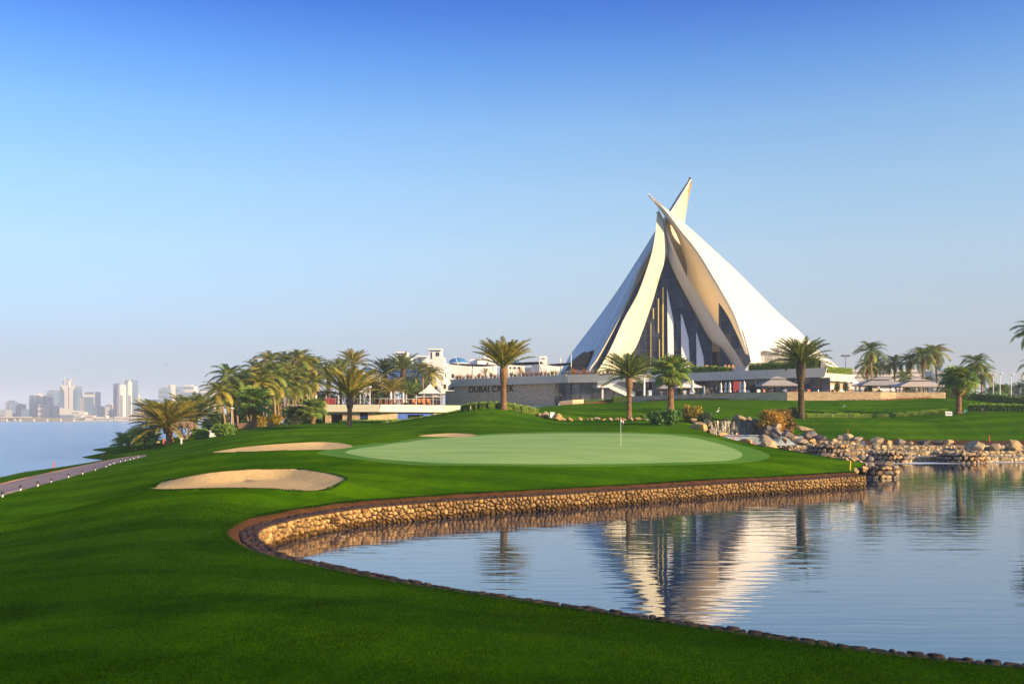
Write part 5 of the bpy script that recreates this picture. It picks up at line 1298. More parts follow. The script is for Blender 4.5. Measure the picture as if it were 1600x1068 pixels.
# the bare shrub by the shore
bs = hit(289, 686, 100); bt = thing('bare_shrub', 'leafless twiggy shrub between the palm bush and the lawn', 'shrub', tuple(bs))
mb = MB(); r = random.Random(4)
def twig(p, d, L, k):
    q = p + d * L; mb.beam(p, q, .03 * k + .012)
    if k > 0:
        for _ in range(3): twig(q, (d + Vector((r.uniform(-.7, .7), r.uniform(-.7, .7), r.uniform(-.1, .5)))).normalized(), L * .72, k - 1)
for _ in range(7): twig(Vector((r.uniform(-.3, .3), 0, 0)), Vector((r.uniform(-.8, .8), r.uniform(-.5, .5), 1)).normalized(), 1.0, 4)
mb.build('twigs', simple('dry_twig', (.42, .30, .20), .9), bt, local=True, fix=False)

M_TWIGS = simple('hedge_twigs', (.10, .12, .02), .95, (.06, .08, .015), 2)
def hedge(name, label, pts, wd, h, mat, n_per_m=120, size=.1, cat='hedge', z=None, group=None):
    """a clipped row along world points"""
    if len(pts) > 2: pts = [(p.x, p.y) for p in catmull([(q[0], q[1], 0) for q in pts], len(pts) * 3)]
    V, Q = [], []; r = np.random.default_rng(len(label)); b = 0; P0 = Vector((pts[0][0], pts[0][1], z if z is not None else hz(pts[0][0], pts[0][1])))
    t = thing(name, label, cat, tuple(P0), group); core = MB()
    for a, c in zip(pts[:-1], pts[1:]):
        a = Vector((a[0], a[1], 0)); c = Vector((c[0], c[1], 0)); L = (c - a).length; m = int(L * n_per_m * max(.4, h)); d = (c - a).normalized(); nn = Vector((d.y, -d.x, 0))
        u = r.random(m) * L; g = r.random(m); side = r.random(m) < .45
        yy = np.where(side, -wd / 2 + r.normal(0, .04, m), r.uniform(-wd / 2, wd / 2, m)); zz = np.where(side, g * h, h + r.normal(0, .05, m))
        X = a.x + d.x * u - nn.x * yy; Y = a.y + d.y * u - nn.y * yy
        G = np.full(m, z) if z is not None else height(X, Y)
        zz = zz * (1 + .10 * np.sin(u * 2.3) + .06 * np.sin(u * 5.1))
        C = np.stack([X, Y, G + zz], -1); A = r.normal(size=(m, 3)); A /= np.linalg.norm(A, axis=1)[:, None]; B = r.normal(size=(m, 3)); B /= np.linalg.norm(B, axis=1)[:, None]
        s = (size * r.uniform(.6, 1.4, m))[:, None]; W = np.stack([C - A * s, C + B * s * .6, C + A * s, C - B * s * .6], 1).reshape(-1, 3); V.append(W)
        k_ = max(2, int(L / 2)); rows = [[], [], [], []]
        for i in range(k_ + 1):
            p = a.lerp(c, i / k_); g_ = z if z is not None else hz(p.x, p.y)
            for q_, (o_, z_) in enumerate(((wd / 2 - .12, -.3), (wd / 2 - .12, h - .12), (-wd / 2 + .12, h - .12), (-wd / 2 + .12, -.3))): rows[q_].append((p.x + nn.x * o_, p.y + nn.y * o_, g_ + z_))
        core.grid(rows)
    V = np.concatenate(V) - np.array(P0); me = np_mesh('foliage', V, np.arange(len(V)).reshape(-1, 4), 4); me.materials.append(mat); link('foliage', me, t)
    core.build('inner_twigs', M_TWIGS, t, fix=False); return t
X_ = px2x
hedge('hedge', 'long low brownish hedge across the right hand lawn', [(X_(1258,150),150),(X_(1320,153),153),(X_(1400,155),155),(X_(1480,155),155)], .7, .5, M_HEDGE, 300)
hedge('hedge', 'low hedge right of the fan palm on the right hand lawn', [(X_(1512,154),154),(X_(1560,152),152),(X_(1640,149),149)], 1.0, 1.0, M_HEDGE, 150)
hedge('hedge', 'tall dark hedge descending behind the right hand lawn', [(X_(1477,188),188),(X_(1520,187),187),(X_(1560,185),185),(X_(1650,181),181)], 1.6, 1.5, M_BUSH, 150)
hedge('hedge', 'clipped hedge round the foot of the palm on the mound', [(X_(728,133),133),(X_(760,131.5),131.5),(X_(800,132),132),(X_(832,134),134)], 2.6, .75, M_HEDGE, 420, .09)
hedge('hedge', 'low hedge running left down the mound before the blue doors', [(X_(600,146),146),(X_(650,142),142),(X_(700,138),138),(X_(730,134),134)], 1.0, .2, M_HEDGE, 300)
hedge('hedge', 'low hedge along the front of the low stone building', [(X_(535,165),165),(X_(570,160),160),(X_(620,152),152)], 1.2, .3, M_HEDGE, 300)
hedge('hedge', 'box hedge beside the golf cart', [(X_(500,170),170),(X_(475,172),172),(X_(448,174),174)], 1.6, .9, M_BUSH, 200)
hedge('hedge', 'green planting below the staircase and left glass front', [(X_(876,200),200),(X_(920,201),201),(X_(962,203),203),(X_(985,203),203)], 2.4, .9, M_BUSH, 160)
hedge('hedge', 'clipped dark hedge at the foot of the staircase', [(X_(957,200),200),(X_(985,200),200)], 2.2, 1.2, M_BUSH, 200)
def on_fr(px, inset):   # a point behind the podium's front edge at a pixel column
    k = (px - HX) / F
    for a, b in zip(front[:-1], front[1:]):
        dx, dy = b.x - a.x, b.y - a.y; t_ = (k * a.y - a.x) / (dx - k * dy)
        if -.02 <= t_ <= 1.02: return Vector((a.x + dx * t_, a.y + dy * t_ + inset, ZT))
    return Vector((px2x(px, 210), 210 + inset, ZT))
def roofhedge(label, x0, x1, wd=1.2, h=1.25, mat=None):
    p = [on_fr(x0 + (x1 - x0) * k / 4, 1.2) for k in range(5)]
    p = [(q.x, q.y) for q in p]; hedge('hedge', label, p, wd, h, mat or M_HEDGE, 190, .13, z=ZT)
roofhedge('green planting on the podium edge right of the fan palm', 1076, 1121); roofhedge('green planting on the podium edge below the orange chairs', 1124, 1143, h=1.0)
roofhedge('green planting on the podium edge left of the tallest palm', 1174, 1236, h=1.35); roofhedge('green planting on the podium edge right of the tallest palm', 1237, 1284, h=1.7)
hedge('hedge', 'bright green planting above the lit stone pavilion', [(X_(1290,204),204),(X_(1312,208),208),(X_(1328,211),211)], 1.2, 1.2, M_HEDGE, 190, .13, z=14.0)
roofhedge('thin planting beside the staircase landing', 1018, 1060, h=.7)
# flower strip along the terrace wall
M_FLOWR = leafmat('red_flower', (.55, .03, .04), (.7, .08, .12), .2); M_FLOWW = leafmat('white_flower', (.7, .65, .55), (.8, .6, .3), .2)
for lb, x0, x1, D0, D1, mt in (('red and pink flowers at the foot of the terrace wall', 1010, 1180, 202, 186.3, M_FLOWR), ('white and orange flowers at the foot of the terrace wall', 1180, 1376, 186.3, 181, M_FLOWW), ('red flower bed by the right end of the terrace wall', 1376, 1450, 181, 183, M_FLOWR),
                               ('red and green flowering bed left of the staircase', 877, 945, 198.5, 200, M_FLOWR)):
    hedge('flower_bed', lb, [(px2x(x0, D0), D0 - .6), (px2x(x1, D1), D1 - .6)], .8, .22, mt, 110, .09, cat='flower bed')
# ============================================================ STREAM, STEPS AND BOULDERS
def foam_mat():
    m, t, out = nodes('foam'); v = coords(t, (1, 1, 1), 'World')
    c = ramp(t, noi(t, coords(t, (1.2, 3, 1), 'World'), 1.0, 5, .7), ((.3, (.42, .47, .50)), (.6, (.78, .80, .80))))
    p = N(t, 'ShaderNodeBsdfPrincipled', Roughness=.55); t.links.new(c, p.inputs['Base Color'])
    b = N(t, 'ShaderNodeBump', Strength=.6, Distance=.05); t.links.new(noi(t, v, 5, 4, .7), b.inputs['Height']); t.links.new(b.outputs[0], p.inputs['Normal'])
    t.links.new(p.outputs[0], out.inputs[0]); return m
M_FOAM = foam_mat()
def fall_mat(name, a, b_, c_):
    m, t, out = nodes(name)
    c = ramp(t, noi(t, coords(t, (3.2, 3.2, .35), 'World'), 1.0, 4, .75), ((.36, a), (.5, b_), (.62, c_)))
    p = N(t, 'ShaderNodeBsdfPrincipled', Roughness=.25); p.inputs['Specular IOR Level'].default_value = .6; t.links.new(c, p.inputs['Base Color'])
    b = N(t, 'ShaderNodeBump', Strength=.9, Distance=.12); t.links.new(noi(t, coords(t, (4, 4, .6), 'World'), 1.0, 4, .7), b.inputs['Height']); t.links.new(b.outputs[0], p.inputs['Normal'])
    t.links.new(p.outputs[0], out.inputs[0]); return m
M_FALL = fall_mat('wet_weir', (.030, .020, .006), (.17, .10, .018), (.36, .23, .06))
M_CASC = fall_mat('waterfall_sheet', (.012, .016, .006), (.05, .045, .014), (.20, .16, .06))
M_STREAM = water_material('stream_water', (.14, .19, .22), .18, .9, .9, .5, .06)
rw = random.Random(21)
levels = [(.55, 112.0, 115.6), (1.10, 115.5, 119.1), (1.65, 119.0, 122.6), (2.10, 122.5, 127.0)]
for k, (z, y0, y1) in enumerate(levels):
    xr = 98 if k < 3 else px2x(1352, 122.5); xl = 19.0
    MBt = MB().box(((xl + xr) / 2, (y0 + y1) / 2, z - .5), (xr - xl, y1 - y0, 1.0)); o = MBt.build('stream_water', M_STREAM); o['kind'] = 'structure'
    # knobbly stone face of the step with the water running over it
    nx = int((xr - xl) / .25); low = z - .56 if k else -.02
    rows = [[(xl + i * .25, y0 - .06 - .10 * rw.random() - .06 * j, z + .015 - (z + .015 - low) * j / 3) for i in range(nx)] for j in range(4)]
    rows = [[(xl + i * .25, y0 + .35, z + .02) for i in range(nx)]] + rows
    o = MB().grid(rows).build('weir_step', M_FALL, sm=False, fix=False); o['kind'] = 'structure'
    if o.data.polygons[nx].normal.y > 0: o.data.flip_normals()
    # foam below and on the lip
    fz = (levels[k - 1][0] if k else 0.0) + .03
    r1 = [(xl + i * .5, y0 - .15, fz) for i in range(int((xr - xl) / .5))]; r0 = [(xl + i * .5, y0 - .55 - .55 * noise.noise(Vector((i * .21, k * 5, 0))) - .35, fz) for i in range(int((xr - xl) / .5))]
    if k:
        o = MB().grid([r0, r1]).build('foam', M_FOAM, fix=False); o['kind'] = 'structure'
        if o.data.polygons[0].normal.z < 0: o.data.flip_normals()
n_ = 60; r0, r1 = [], []
for i in range(n_ + 1):
    x = px2x(1300, 110) + i * (98 - px2x(1300, 110)) / n_; r1.append((x, 111.9, .02)); r0.append((x, 108.2 - 1.1 * noise.noise(Vector((i * .33, 1, 0))) - 1.0 * math.sin(i * .12 + 1.0) + (0 if x < 52 else 1.2), .02))
o = MB().grid([r0, r1]).build('foam', M_FOAM, fix=False); o['kind'] = 'structure'
if o.data.polygons[0].normal.z < 0: o.data.flip_normals()
# pool under the waterfall, upper stream, the fall
o = MB().prism([(px2x(1120,116),116),(px2x(1200,120),120),(px2x(1255,123),123),(px2x(1215,128),128),(px2x(1194,130.2),130.2),(px2x(1100,130.2),130.2),(px2x(1100,120),120)], 1.2, 2.72).build('stream_water', M_STREAM); o['kind'] = 'structure'
o = MB().prism([(px2x(1118,127),127),(px2x(1160,126.2),126.2),(px2x(1184,127),127),(px2x(1188,129.4),129.4),(px2x(1112,129.4),129.4)], 2.7, 2.745).build('foam', M_FOAM); o['kind'] = 'structure'
o = MB().prism([(px2x(1104,130.1),130.1),(px2x(1190,130.1),130.1),(px2x(1196,142),142),(px2x(1120,142),142)], 2.0, 4.56).build('stream_water', M_STREAM); o['kind'] = 'structure'
wf = thing('waterfall', 'thin sheet waterfall dropping over a straight lip into the rocky pool', 'waterfall', (px2x(1148, 130), 130, 2.7))
nx = 70; xa, xb = px2x(1109, 130), px2x(1188, 130)
MB().grid([[(xa + (xb - xa) * i / nx, 129.95 - .10 * j - .16 * noise.noise(Vector((i * .35, j * .3, 0))), 4.6 - 1.9 * j / 5) for i in range(nx + 1)] for j in range(6)]).build('water_sheet', M_CASC, wf, sm=True)
MB().box(((xa + xb) / 2, 130.3, 4.57), (xb - xa + .6, .7, .14)).build('lip', M_MORTAR, wf)
# the earth bank under the lawn's edge along the stream
edge = sl_pts + pool_back + right_bank
ee = []
for a, b in zip(edge[:-1], edge[1:]):
    for k in range(8): ee.append(a.lerp(b, k / 8))
ee.append(edge[-1])
top_ = [(p.x, p.y, hz(p.x, p.y) + .03) for p in ee]; c0 = Vector((px2x(1300, 105), 112, 0))
bot_ = [(p.x + (c0.x - p.x) * .02, p.y + (c0.y - p.y) * .02, -.6) for p in ee]
o = MB().grid([top_, bot_]).build('soil_bank', M_SOIL, sm=True); o['kind'] = 'structure'

def rock_mesh(name, seed, sub=3, flat=.7):
    r = random.Random(seed); bm = bmesh.new(); bmesh.ops.create_icosphere(bm, subdivisions=sub, radius=1.0)
    planes = [(Vector((r.gauss(0, 1), r.gauss(0, 1), r.gauss(0, .8))).normalized(), r.uniform(.38, .72)) for _ in range(13)]
    off = Vector((seed * 3.1, seed, 0))
    for v in bm.verts:
        p = v.co.copy(); p *= 1.0;  p *= 1 + .22 * noise.noise(p * 1.3 + off)
        for n, d in planes:
            e = p.dot(n) - d
            if e > 0: p -= n * e * .98
        p *= 1 + .10 * noise.noise(p * 3.2 + off) + .05 * noise.noise(p * 8 + off)
        v.co = p
    me = bpy.data.meshes.new(name); bm.to_mesh(me); bm.free(); smooth(me); me.set_sharp_from_angle(angle=R(18)); me.materials.append(M_BOULD)
    return me
ROCKS = [rock_mesh('boulder', 100 + i) for i in range(9)]; SROCK = [rock_mesh('stone', 200 + i, 2) for i in range(7)]
M_BW = stone_mat('warm_boulder', (.52, .32, .13), (.60, .41, .19), (.38, .23, .10), .85, .9)
M_BG = stone_mat('grey_boulder', (.24, .20, .16), (.32, .26, .20), (.16, .14, .12), .8, .9)
M_BD = stone_mat('dark_boulder', (.09, .08, .08), (.13, .11, .10), (.06, .055, .055), .6, .9)
TM = {'tan': M_BOULD, 'orange': M_BW, 'grey': M_BG, 'dark': M_BD}
def rock(label, px, y0, y1, w_, D, tone, group=None, seed=None):
    """top row y0, base row y1"""
    r = random.Random(int(px * 7 + y1)); me = ROCKS[r.randrange(len(ROCKS))].copy(); me.materials.clear(); me.materials.append(TM[tone])
    o = bpy.data.objects.new('boulder', me); COL.objects.link(o)
    sx = w_ / F * D / 2 / .84; h = (y1 - y0) / F * D; sz = h * .85
    o.location = (px2x(px, D), D, py2z(y1, D) + h * .34); o.scale = (sx, sx * r.uniform(.8, 1.1), sz * .8); o.rotation_euler = (r.uniform(-.15, .15), r.uniform(-.12, .12), r.random() * 6.28)
    tag(o, label, 'boulder', group); return o
bank = [(1128,673,680,22,109,'orange'),(1165,679,695,27,101,'orange'),(1200,683,699,34,101,'tan'),(1221,700,707,19,91,'orange'),(1250,704,709,12,88,'tan'),(1193,677,686,17,117,'grey'),
 (1202,661,676,14,125,'grey'),(1214,661,671,18,127,'tan'),(1212,667,680,22,122,'grey'),(1228,668,675,14,125,'dark'),(1230,674,683,21,120,'grey'),(1226,680,689,14,118,'tan'),(1241,679,689,21,118.2,'tan'),
 (1256,664,673,30,127,'tan'),(1264,671,684,32,124,'grey'),(1282,677,687,24,122,'dark'),(1248,684,693,28,116,'grey'),(1302,684,692,16,119,'tan'),(1312,679,688,13,123,'grey'),(1325,677,685,19,124,'tan'),
 (1337,681,688,24,123,'grey'),(1370,679,695,20,122,'tan'),(1367,689,700,15,117,'grey'),(1389,687,695,11,122,'orange'),(1406,682,695,22,122,'grey'),(1424,688,693,10,122,'orange'),(1445,685,694,24,122.6,'dark'),
 (1483,686,693,15,122.2,'orange'),(1465,687,694,22,122.8,'dark'),(1528,686,703,32,116.5,'tan'),(1555,686,703,30,117,'tan'),(1583,686,703,28,117,'tan'),(1616,686,703,30,117,'grey'),(1499,694,701,10,114,'orange'),(1500,700,707,13,112,'dark'),
 (1208,675,684,16,119,'dark'),(1270,683,692,15,117,'orange')]
for i, (px, y0, y1, w_, D, tn) in enumerate(sorted(bank)):
    nth = i + 1; suf = {1: 'st', 2: 'nd', 3: 'rd'}.get(nth % 10 if nth not in (11, 12, 13) else 0, 'th')
    rock(f'{tn} boulder by the stepped stream, {nth}{suf} from the waterfall toward the right edge', px, y0, y1, w_, D, tn, 'boulders along the stream')
fall = [(1092,655,672,32,118,'orange','broad orange boulder left of the waterfall, largest of that heap'),(1106,651,666,19,122,'tan','tall pale boulder directly left of the waterfall lip'),(1113,664,676,15,115,'grey','grey boulder at the left foot of the waterfall'),
 (1152,645,657,24,133,'tan','large pale boulder lying above the waterfall lip'),(1169,650,657,12,134,'grey','small grey boulder right of the pale one above the waterfall'),(1179,651,657,10,133,'dark','dark stone at the right end of the waterfall lip'),
 (1193,646,674,17,129,'dark','tall dark rock walling the right side of the waterfall'),(1136,652,657,10,133,'dark','small dark stone left of the pale boulder over the fall'),(1196,668,678,14,125,'dark','dark wet rock at the right foot of the waterfall'),(1083,652,658,12,128,'tan','small tan rock behind the broad orange boulder')]
for px, y0, y1, w_, D, tn, lb in fall: rock(lb, px, y0, y1, w_, D, tn)
row = [(844,642,656,15,'orange'),(854,641,652,15,'tan'),(871,645,657,18,'orange'),(880,652,657,10,'orange'),(889,650,657,11,'orange'),(906,651,656,11,'orange'),(917,653,656,8,'orange'),(924,652,656,8,'tan'),(932,651,655,13,'grey'),
 (943,653,656,11,'orange'),(953,652,656,11,'tan'),(963,651,656,12,'tan'),(974,653,656,9,'orange'),(986,652,656,9,'tan'),(996,651,656,12,'orange'),(1010,653,657,9,'grey')]
for i, (px, y0, y1, w_, tn) in enumerate(row):
    rock(f'{tn} stone in the row behind the green, {ordn[i]} from the mound', px, y0, y1, w_, 131 if i > 1 else 132, tn, 'stones in the row behind the green')
# squared pale block among the first stones and the white block by the grove
bq = thing('stone_block', 'squared pale stone block among the orange stones by the mound', 'stone block', at(862, 651, 131)); MB().box((0, 0, .25), (.62, .5, .75), .3, .1).build('block', M_WHITE, bq, local=True, bevel=.04)
bq = hit(331, 682, 90); bo = thing('stone_block', 'white block standing between two green bushes near the shore', 'stone block', tuple(bq)); MB().box((0, 0, .4), (1.1, .7, 1.0), .1).build('block', M_WHITE, bo, local=True, bevel=.05)

# round planters of stacked stones, standing in the steps
def stonering(label, px0, px1, ytop, ybase, D, z0, tops, seed, rowsn=3):
    cx = px2x((px0 + px1) / 2, D); rad = (px1 - px0) / 2 / F * D; t = thing('stone_ring', label, 'stone planter', (cx, D + rad * .8, z0)); r = random.Random(seed)
    H = CZ - (ytop - HY) / F * D - z0; n = int(math.pi * rad * 2 / .55); c = Vector((cx, D + rad * .8, 0))
    MB().lathe([(rad - .25, -.6), (rad - .25, H - .25), (.1, H - .2)], (c.x, c.y, z0), 24).build('core', M_MORTAR, t)
    for j in range(rowsn):
        for i in range(n):
            a = 6.283 * (i + .5 * (j % 2)) / n + r.uniform(-.04, .04)
            if math.sin(a) > .45: continue
            me = SROCK[r.randrange(7)]; s = H / rowsn * .62; o = link('stone', me, t); o.material_slots[0].link = 'OBJECT'; o.material_slots[0].material = (M_BW, M_BOULD, M_BG)[r.randrange(3)] if math.cos(a) > -.3 else M_BG  # stones turned from the sun stay grey: shaded side put into their colour
            sx = math.pi * rad / n * 1.18
            o.location = (math.cos(a) * (rad - .12), math.sin(a) * (rad - .12), H * (j + .5) / rowsn); o.rotation_euler = (r.uniform(-.2, .2), r.uniform(-.2, .2), a + math.pi / 2); o.scale = (sx * r.uniform(.85, 1.1), .32, s * r.uniform(.9, 1.1))
    for k in range(tops):
        a = r.random() * 6.28; q = r.random() ** .5 * rad * .7; s = r.uniform(.3, .6); o = link('stone', SROCK[k % 7], t); o.location = (math.cos(a) * q, math.sin(a) * q * .8, H + s * .1); o.scale = (s, s * .8, s * .55); o.rotation_euler = (0, 0, a)
        o.material_slots[0].link = 'OBJECT'; o.material_slots[0].material = (M_BOULD, M_BG)[k % 2]
    return t
stonering('round planter of stacked stones in the steps, middle one of the three rear ones', 1368, 1431, 704, 721, 109.5, -.1, 7, 1)
stonering('round planter of stacked stones in the steps, right one of the three rear ones', 1477, 1552, 706.5, 721, 109, -.1, 7, 2)
stonering('round planter of stacked stones in the steps, left one of the three rear ones', 1270, 1333, 693.5, 711, 114, .5, 8, 3)
stonering('low stone bastion in the pond at the tip of the green peninsula', 1343, 1412, 727, 746.5, 82, -.1, 9, 4, 3)
small = [(1300,709,717,13,82,'tan'),(1312,711,721,15,80,'orange'),(1322,713,723,12,78,'tan'),(1333,711,722,15,82,'orange'),(1330,719,730,14,76,'orange'),(1343,717,729,15,78,'tan'),(1350,725,736,14,74,'orange'),(1360,720,729,14,84,'tan'),(1347,708,717,14,92,'grey'),
  (1322,706,713,16,90,'grey'),(1290,704,711,17,92,'grey'),(1358,712,720,15,92,'grey'),(1338,729,738,10,73,'tan')]
for i, (px, y0, y1, w_, D, tn) in enumerate(small):
    rock(f'{tn} stone heaped between the green peninsula tip and the stone bastion, {ordn[i]} of the heap', px, y0, y1, w_, D, tn, 'stones heaped at the peninsula tip')
for i, (px, py, w_) in enumerate(((236,695,9),(247,691,8),(226,699,7),(259,688,8),(213,702,7))):
    b = hit(px, py, 100); rock(f'pale flat stone on the creek bank under the palm bush, {ordn[i]} from the largest', px, py - 3, py + 1.5, w_, b.y - .5, 'tan', 'flat stones on the creek bank')

# ============================================================ SMALL THINGS
def stick(name, label, px, y0, y1, mat, D=None, r=.03, group=None, cat='marker stake'):
    b = hit(px, y1, 30) if D is None else at(px, y1, D); h = (y1 - y0) / F * b.y; t = thing(name, label, cat, tuple(b), group)
    MB().box((0, 0, h / 2 - .05), (max(r * 2, .07), max(r * 2, .07), h + .1), .2, .03).build('post', mat, t, local=True); return t
M_YEL = simple('yellow_paint', (.65, .42, .03), .6); M_PINK = simple('pink_paint', (.62, .12, .14), .6)
for px, y0, y1, D, lb in ((1146,680,688,96,'leaning red stake on the green edge, left one of the pair by the orange boulder'),(1153.5,675,682,104,'red stake on the green edge, right one of the pair by the orange boulder'),(1178.5,690,698,91,'red stake in front of the large tan boulder'),
                       (1325,671,678,125.5,'red stake on the stream bank left of the step rocks'),(1546,679.5,689,123.5,'red stake behind the three pale boulders on the right')):
    stick('marker_stake', lb, px, y0, y1, M_RED, D, .035)
stick('marker_stake', 'yellow stake at the tip of the green peninsula', 1328.5, 719, 732, M_YEL, 72, .03)
stick('marker_stake', 'pink stake on the creek bank near the left edge', 84, 721, 730, M_PINK, 125, .07); stick('marker_stake', 'pink stake on the creek bank farther along the path', 160, 709, 715, M_PINK, 158, .08)
stick('marker_stake', 'short pink stake before the huge palm bush', 255.5, 685, 692, M_PINK, 146, .08); stick('marker_post', 'short white post beside the leafless shrub', 283.5, 684, 692, M_WHITEM, 142, .1, cat='post')
stick('marker_post', 'short white post at the right end of the lower hedge', 1556, 646.5, 652, M_WHITE, 147, .1, cat='post')
# low lights along the path
bp = [(4,777),(32,766.5),(59,760),(80,754),(107,746),(129,741),(149,735),(165.6,730),(171.5,726.5),(178,724),(188,722),(196,720),(203.5,718.5),(209,717),(216,714.5)]
proto = None
for i, (px, py) in enumerate(bp):
    b = hit(px, py, 40)
    if proto is None:
        t = thing('path_light', '', 'path light', tuple(b), 'low lights along the path')
        MB().tube([(0, 0, -.05), (0, 0, .26)], .055, 8).build('post', M_CLOTH, t, local=True); MB().lathe([(.10, .20), (.10, .38), (.05, .44)], n=8).build('lamp_head', M_FRAME, t, local=True); proto = t
    else: t = copy_tree(proto); t.location = b
    t['label'] = f'low white path light with dark cap, {ordn[i]} from the left edge'
    t.scale = (.9,) * 3
# flag on the green
fb = hit(970, 698, 50); hgt = (698 - 652) / F * fb.y
fg = thing('flag', 'golf flag with red, white and black cloth hanging on its pole in the green', 'flag', tuple(fb))
MB().tube([(0, 0, 0), (0, 0, hgt)], [.018, .013], 8).build('pole', M_STEEL, fg, local=True)
def flagcloth(z0, z1, mt):
    rows = [[(.02 + .055 * i + .0, .04 * math.sin(i * 1.4), z - .035 * i) for i in range(5)] for z in (z0, (z0 + z1) / 2, z1)]
    o = MB().grid(rows).build('cloth', mt, fg, local=True, fix=False); md = o.modifiers.new('t', 'SOLIDIFY'); md.thickness = .006
flagcloth(hgt - .02, hgt - .14, M_RED); flagcloth(hgt - .142, hgt - .34, M_CLOTH); flagcloth(hgt - .342, hgt - .5, M_FRAME)
MB().lathe([(.055, 0), (.055, .012)], (0, 0, -.004), 14).build('cup', M_FRAME, fg, local=True)
# white sign board with two dark lines, slanted green sign, speaker
def board(px, py, D, w_, h_, label, mat, lines=True, tilt=0):
    b = at(px, py, D); b.z = hz(b.x, b.y); t = thing('sign', label, 'sign', tuple(b)); W_, H_ = w_ / F * D, h_ / F * D
    MB().box((0, 0, H_ / 2 + .15), (W_, .05, H_), 0, -.15, tilt).build('board', mat, t, local=True)
    for s in (-1, 1): MB().box((s * W_ * .38, .03, .1), (.05, .05, .5)).build('leg', M_FRAME, t, local=True)
    if lines:
        for z in (.36, .62): MB().box((0, -.035 - (z - .5) * -.0, H_ * z + .15), (W_ * .78, .03, H_ * .12), 0, -.15).build('line_of_text', M_FRAME, t, local=True)
board(1482.5, 646, 147, 10.5, 6.5, 'small white sign board with two dark text lines on the right lawn', M_WHITEM)
M_TEAL = simple('teal_cloth', (.03, .18, .16), .7)
board(1508, 647, 148, 5, 6, 'slanted teal board right of the fan palm', M_TEAL, False, .5)
sp = at(1534, 648, 147); sp.z = hz(sp.x, sp.y); t = thing('garden_spotlight', 'dark garden spotlight on a short post in the right hedge', 'spotlight', tuple(sp)); MB().tube([(0, 0, 0), (0, 0, .55)], .05, 6).build('post', M_FRAME, t, local=True); MB().box((.05, 0, .72), (.28, .3, .42), 0, 0, .3).build('lamp_head', M_FRAME, t, local=True)

# closed parasols
def parasol_closed(px, ybase, ytop, D, label, group, mat=M_CLOTH, z=None):
    b = at(px, ybase, D); h = (ybase - ytop) / F * D; t = thing('parasol', label, 'parasol', tuple(b), group); s = h / 2.6
    MB().tube([(0, 0, 0), (0, 0, h)], .03 * s, 6).build('pole', M_STEEL, t, local=True); MB().lathe([(.28, 0), (.28, .06)], n=10).build('base', M_FRAME, t, local=True)
    n = 12; prof = [(.10, .42), (.30, .46), (.27, .9), (.13, 1.02), (.21, 1.35), (.24, 1.8), (.14, 2.3), (.03, 2.56)]; mb = MB(); b0 = len(mb.v)
    for r_, z_ in prof:
        for i in range(n): a = 6.283 * i / n; q = r_ * s * (1.18 if i % 2 else .8); mb.v.append((q * math.cos(a), q * math.sin(a), z_ * s))
    for k in range(len(prof) - 1):
        for i in range(n): j = (i + 1) % n; mb.f.append((k * n + i, k * n + j, (k + 1) * n + j, (k + 1) * n + i))
    mb.build('folded_canopy', mat, t, local=True, sm=False); return t
G1 = 'closed white parasols on the lower terrace'
for i, (px, y0, y1, D) in enumerate(((1126.4,597,616,190),(1134,597,616,190),(1140.3,596,616,189.5),(1157,596,616,189),(1163,594.5,616,188.5))):
    parasol_closed(px, y1, y0, D, f'closed white parasol in front of the terrace glass, {ordn[i]} from the left', G1)
parasol_closed(1082, 617, 592, 193, 'closed cream parasol nearest the fan palm on the lower terrace', G1)
parasol_closed(1343, 616, 594, 200, 'closed cream parasol just right of the lit stone pavilion', G1)
parasol_closed(1337, 616, 599, 199, 'shorter closed cream parasol just right of the lit stone pavilion', G1)
G2 = 'closed parasols on the roof terrace'
for i, (px, y1, y0) in enumerate(((493.5,630,611),(509.5,631,617),(528.5,631,614),(562.7,631,615),(568,631,617),(610.7,630,611),(616.5,630,613),(630,630,611.5),(634.5,630,614))):
    parasol_closed(px, y1 + 2, y0, 210, f'closed pale parasol on the roof terrace, {ordn[i]} from the left', G2, M_CLOTH if i in (0, 5, 7) else M_GREYCLOTH)
# pagoda canopies
def pagoda(label, pxc, x0, x1, yap, yeave, D, mat, ybase=615):
    cx = px2x(pxc, D); W_ = (x1 - x0) / 2 / F * D; zE = py2z(yeave, D); zA = py2z(yap, D); zb = py2z(ybase, D); t = thing('pavilion', label, 'pavilion', (cx, D + W_ * .75, zb)); dz = lambda z: z - zb
    def roof(w0, w1, za, zb_, nm):
        d0, d1 = w0 * .75, w1 * .75; a = [(-w0, -d0, za), (w0, -d0, za), (w0, d0, za), (-w0, d0, za)]; c = [(-w1, -d1, zb_), (w1, -d1, zb_), (w1, d1, zb_), (-w1, d1, zb_)]
        mb = MB(); 
        for i in range(4): j = (i + 1) % 4; mb.poly([a[i], a[j], c[j], c[i]])
        mb.poly(c); mb.poly([(x, y, z - .02) for x, y, z in reversed(a)]); mb.build(nm, mat, t, local=True)
    H = zA - zE; roof(W_, W_ * .40, dz(zE), dz(zE + H * .58), 'lower_roof'); roof(W_ * .52, .1, dz(zE + H * .66), dz(zA), 'upper_roof')
    MB().box((0, 0, dz(zE) - .12), (W_ * 2, W_ * 1.5, .2)).build('valance', mat, t, local=True)
    for sx in (-1, 1):
        for sy in (-1, 1): MB().box((sx * W_ * .72, sy * W_ * .55, dz(zE) / 2), (.16, .16, dz(zE))).build('post', M_FRAME, t, local=True)
    for k in range(3):
        MB().box((-W_ * .4 + k * W_ * .4, -.3, .72), (.9, .9, .06)).box((-W_ * .4 + k * W_ * .4, -.3, .36), (.1, .1, .7)).build('table', M_TIMB if k % 2 else M_WHITEM, t, local=True)
    return t
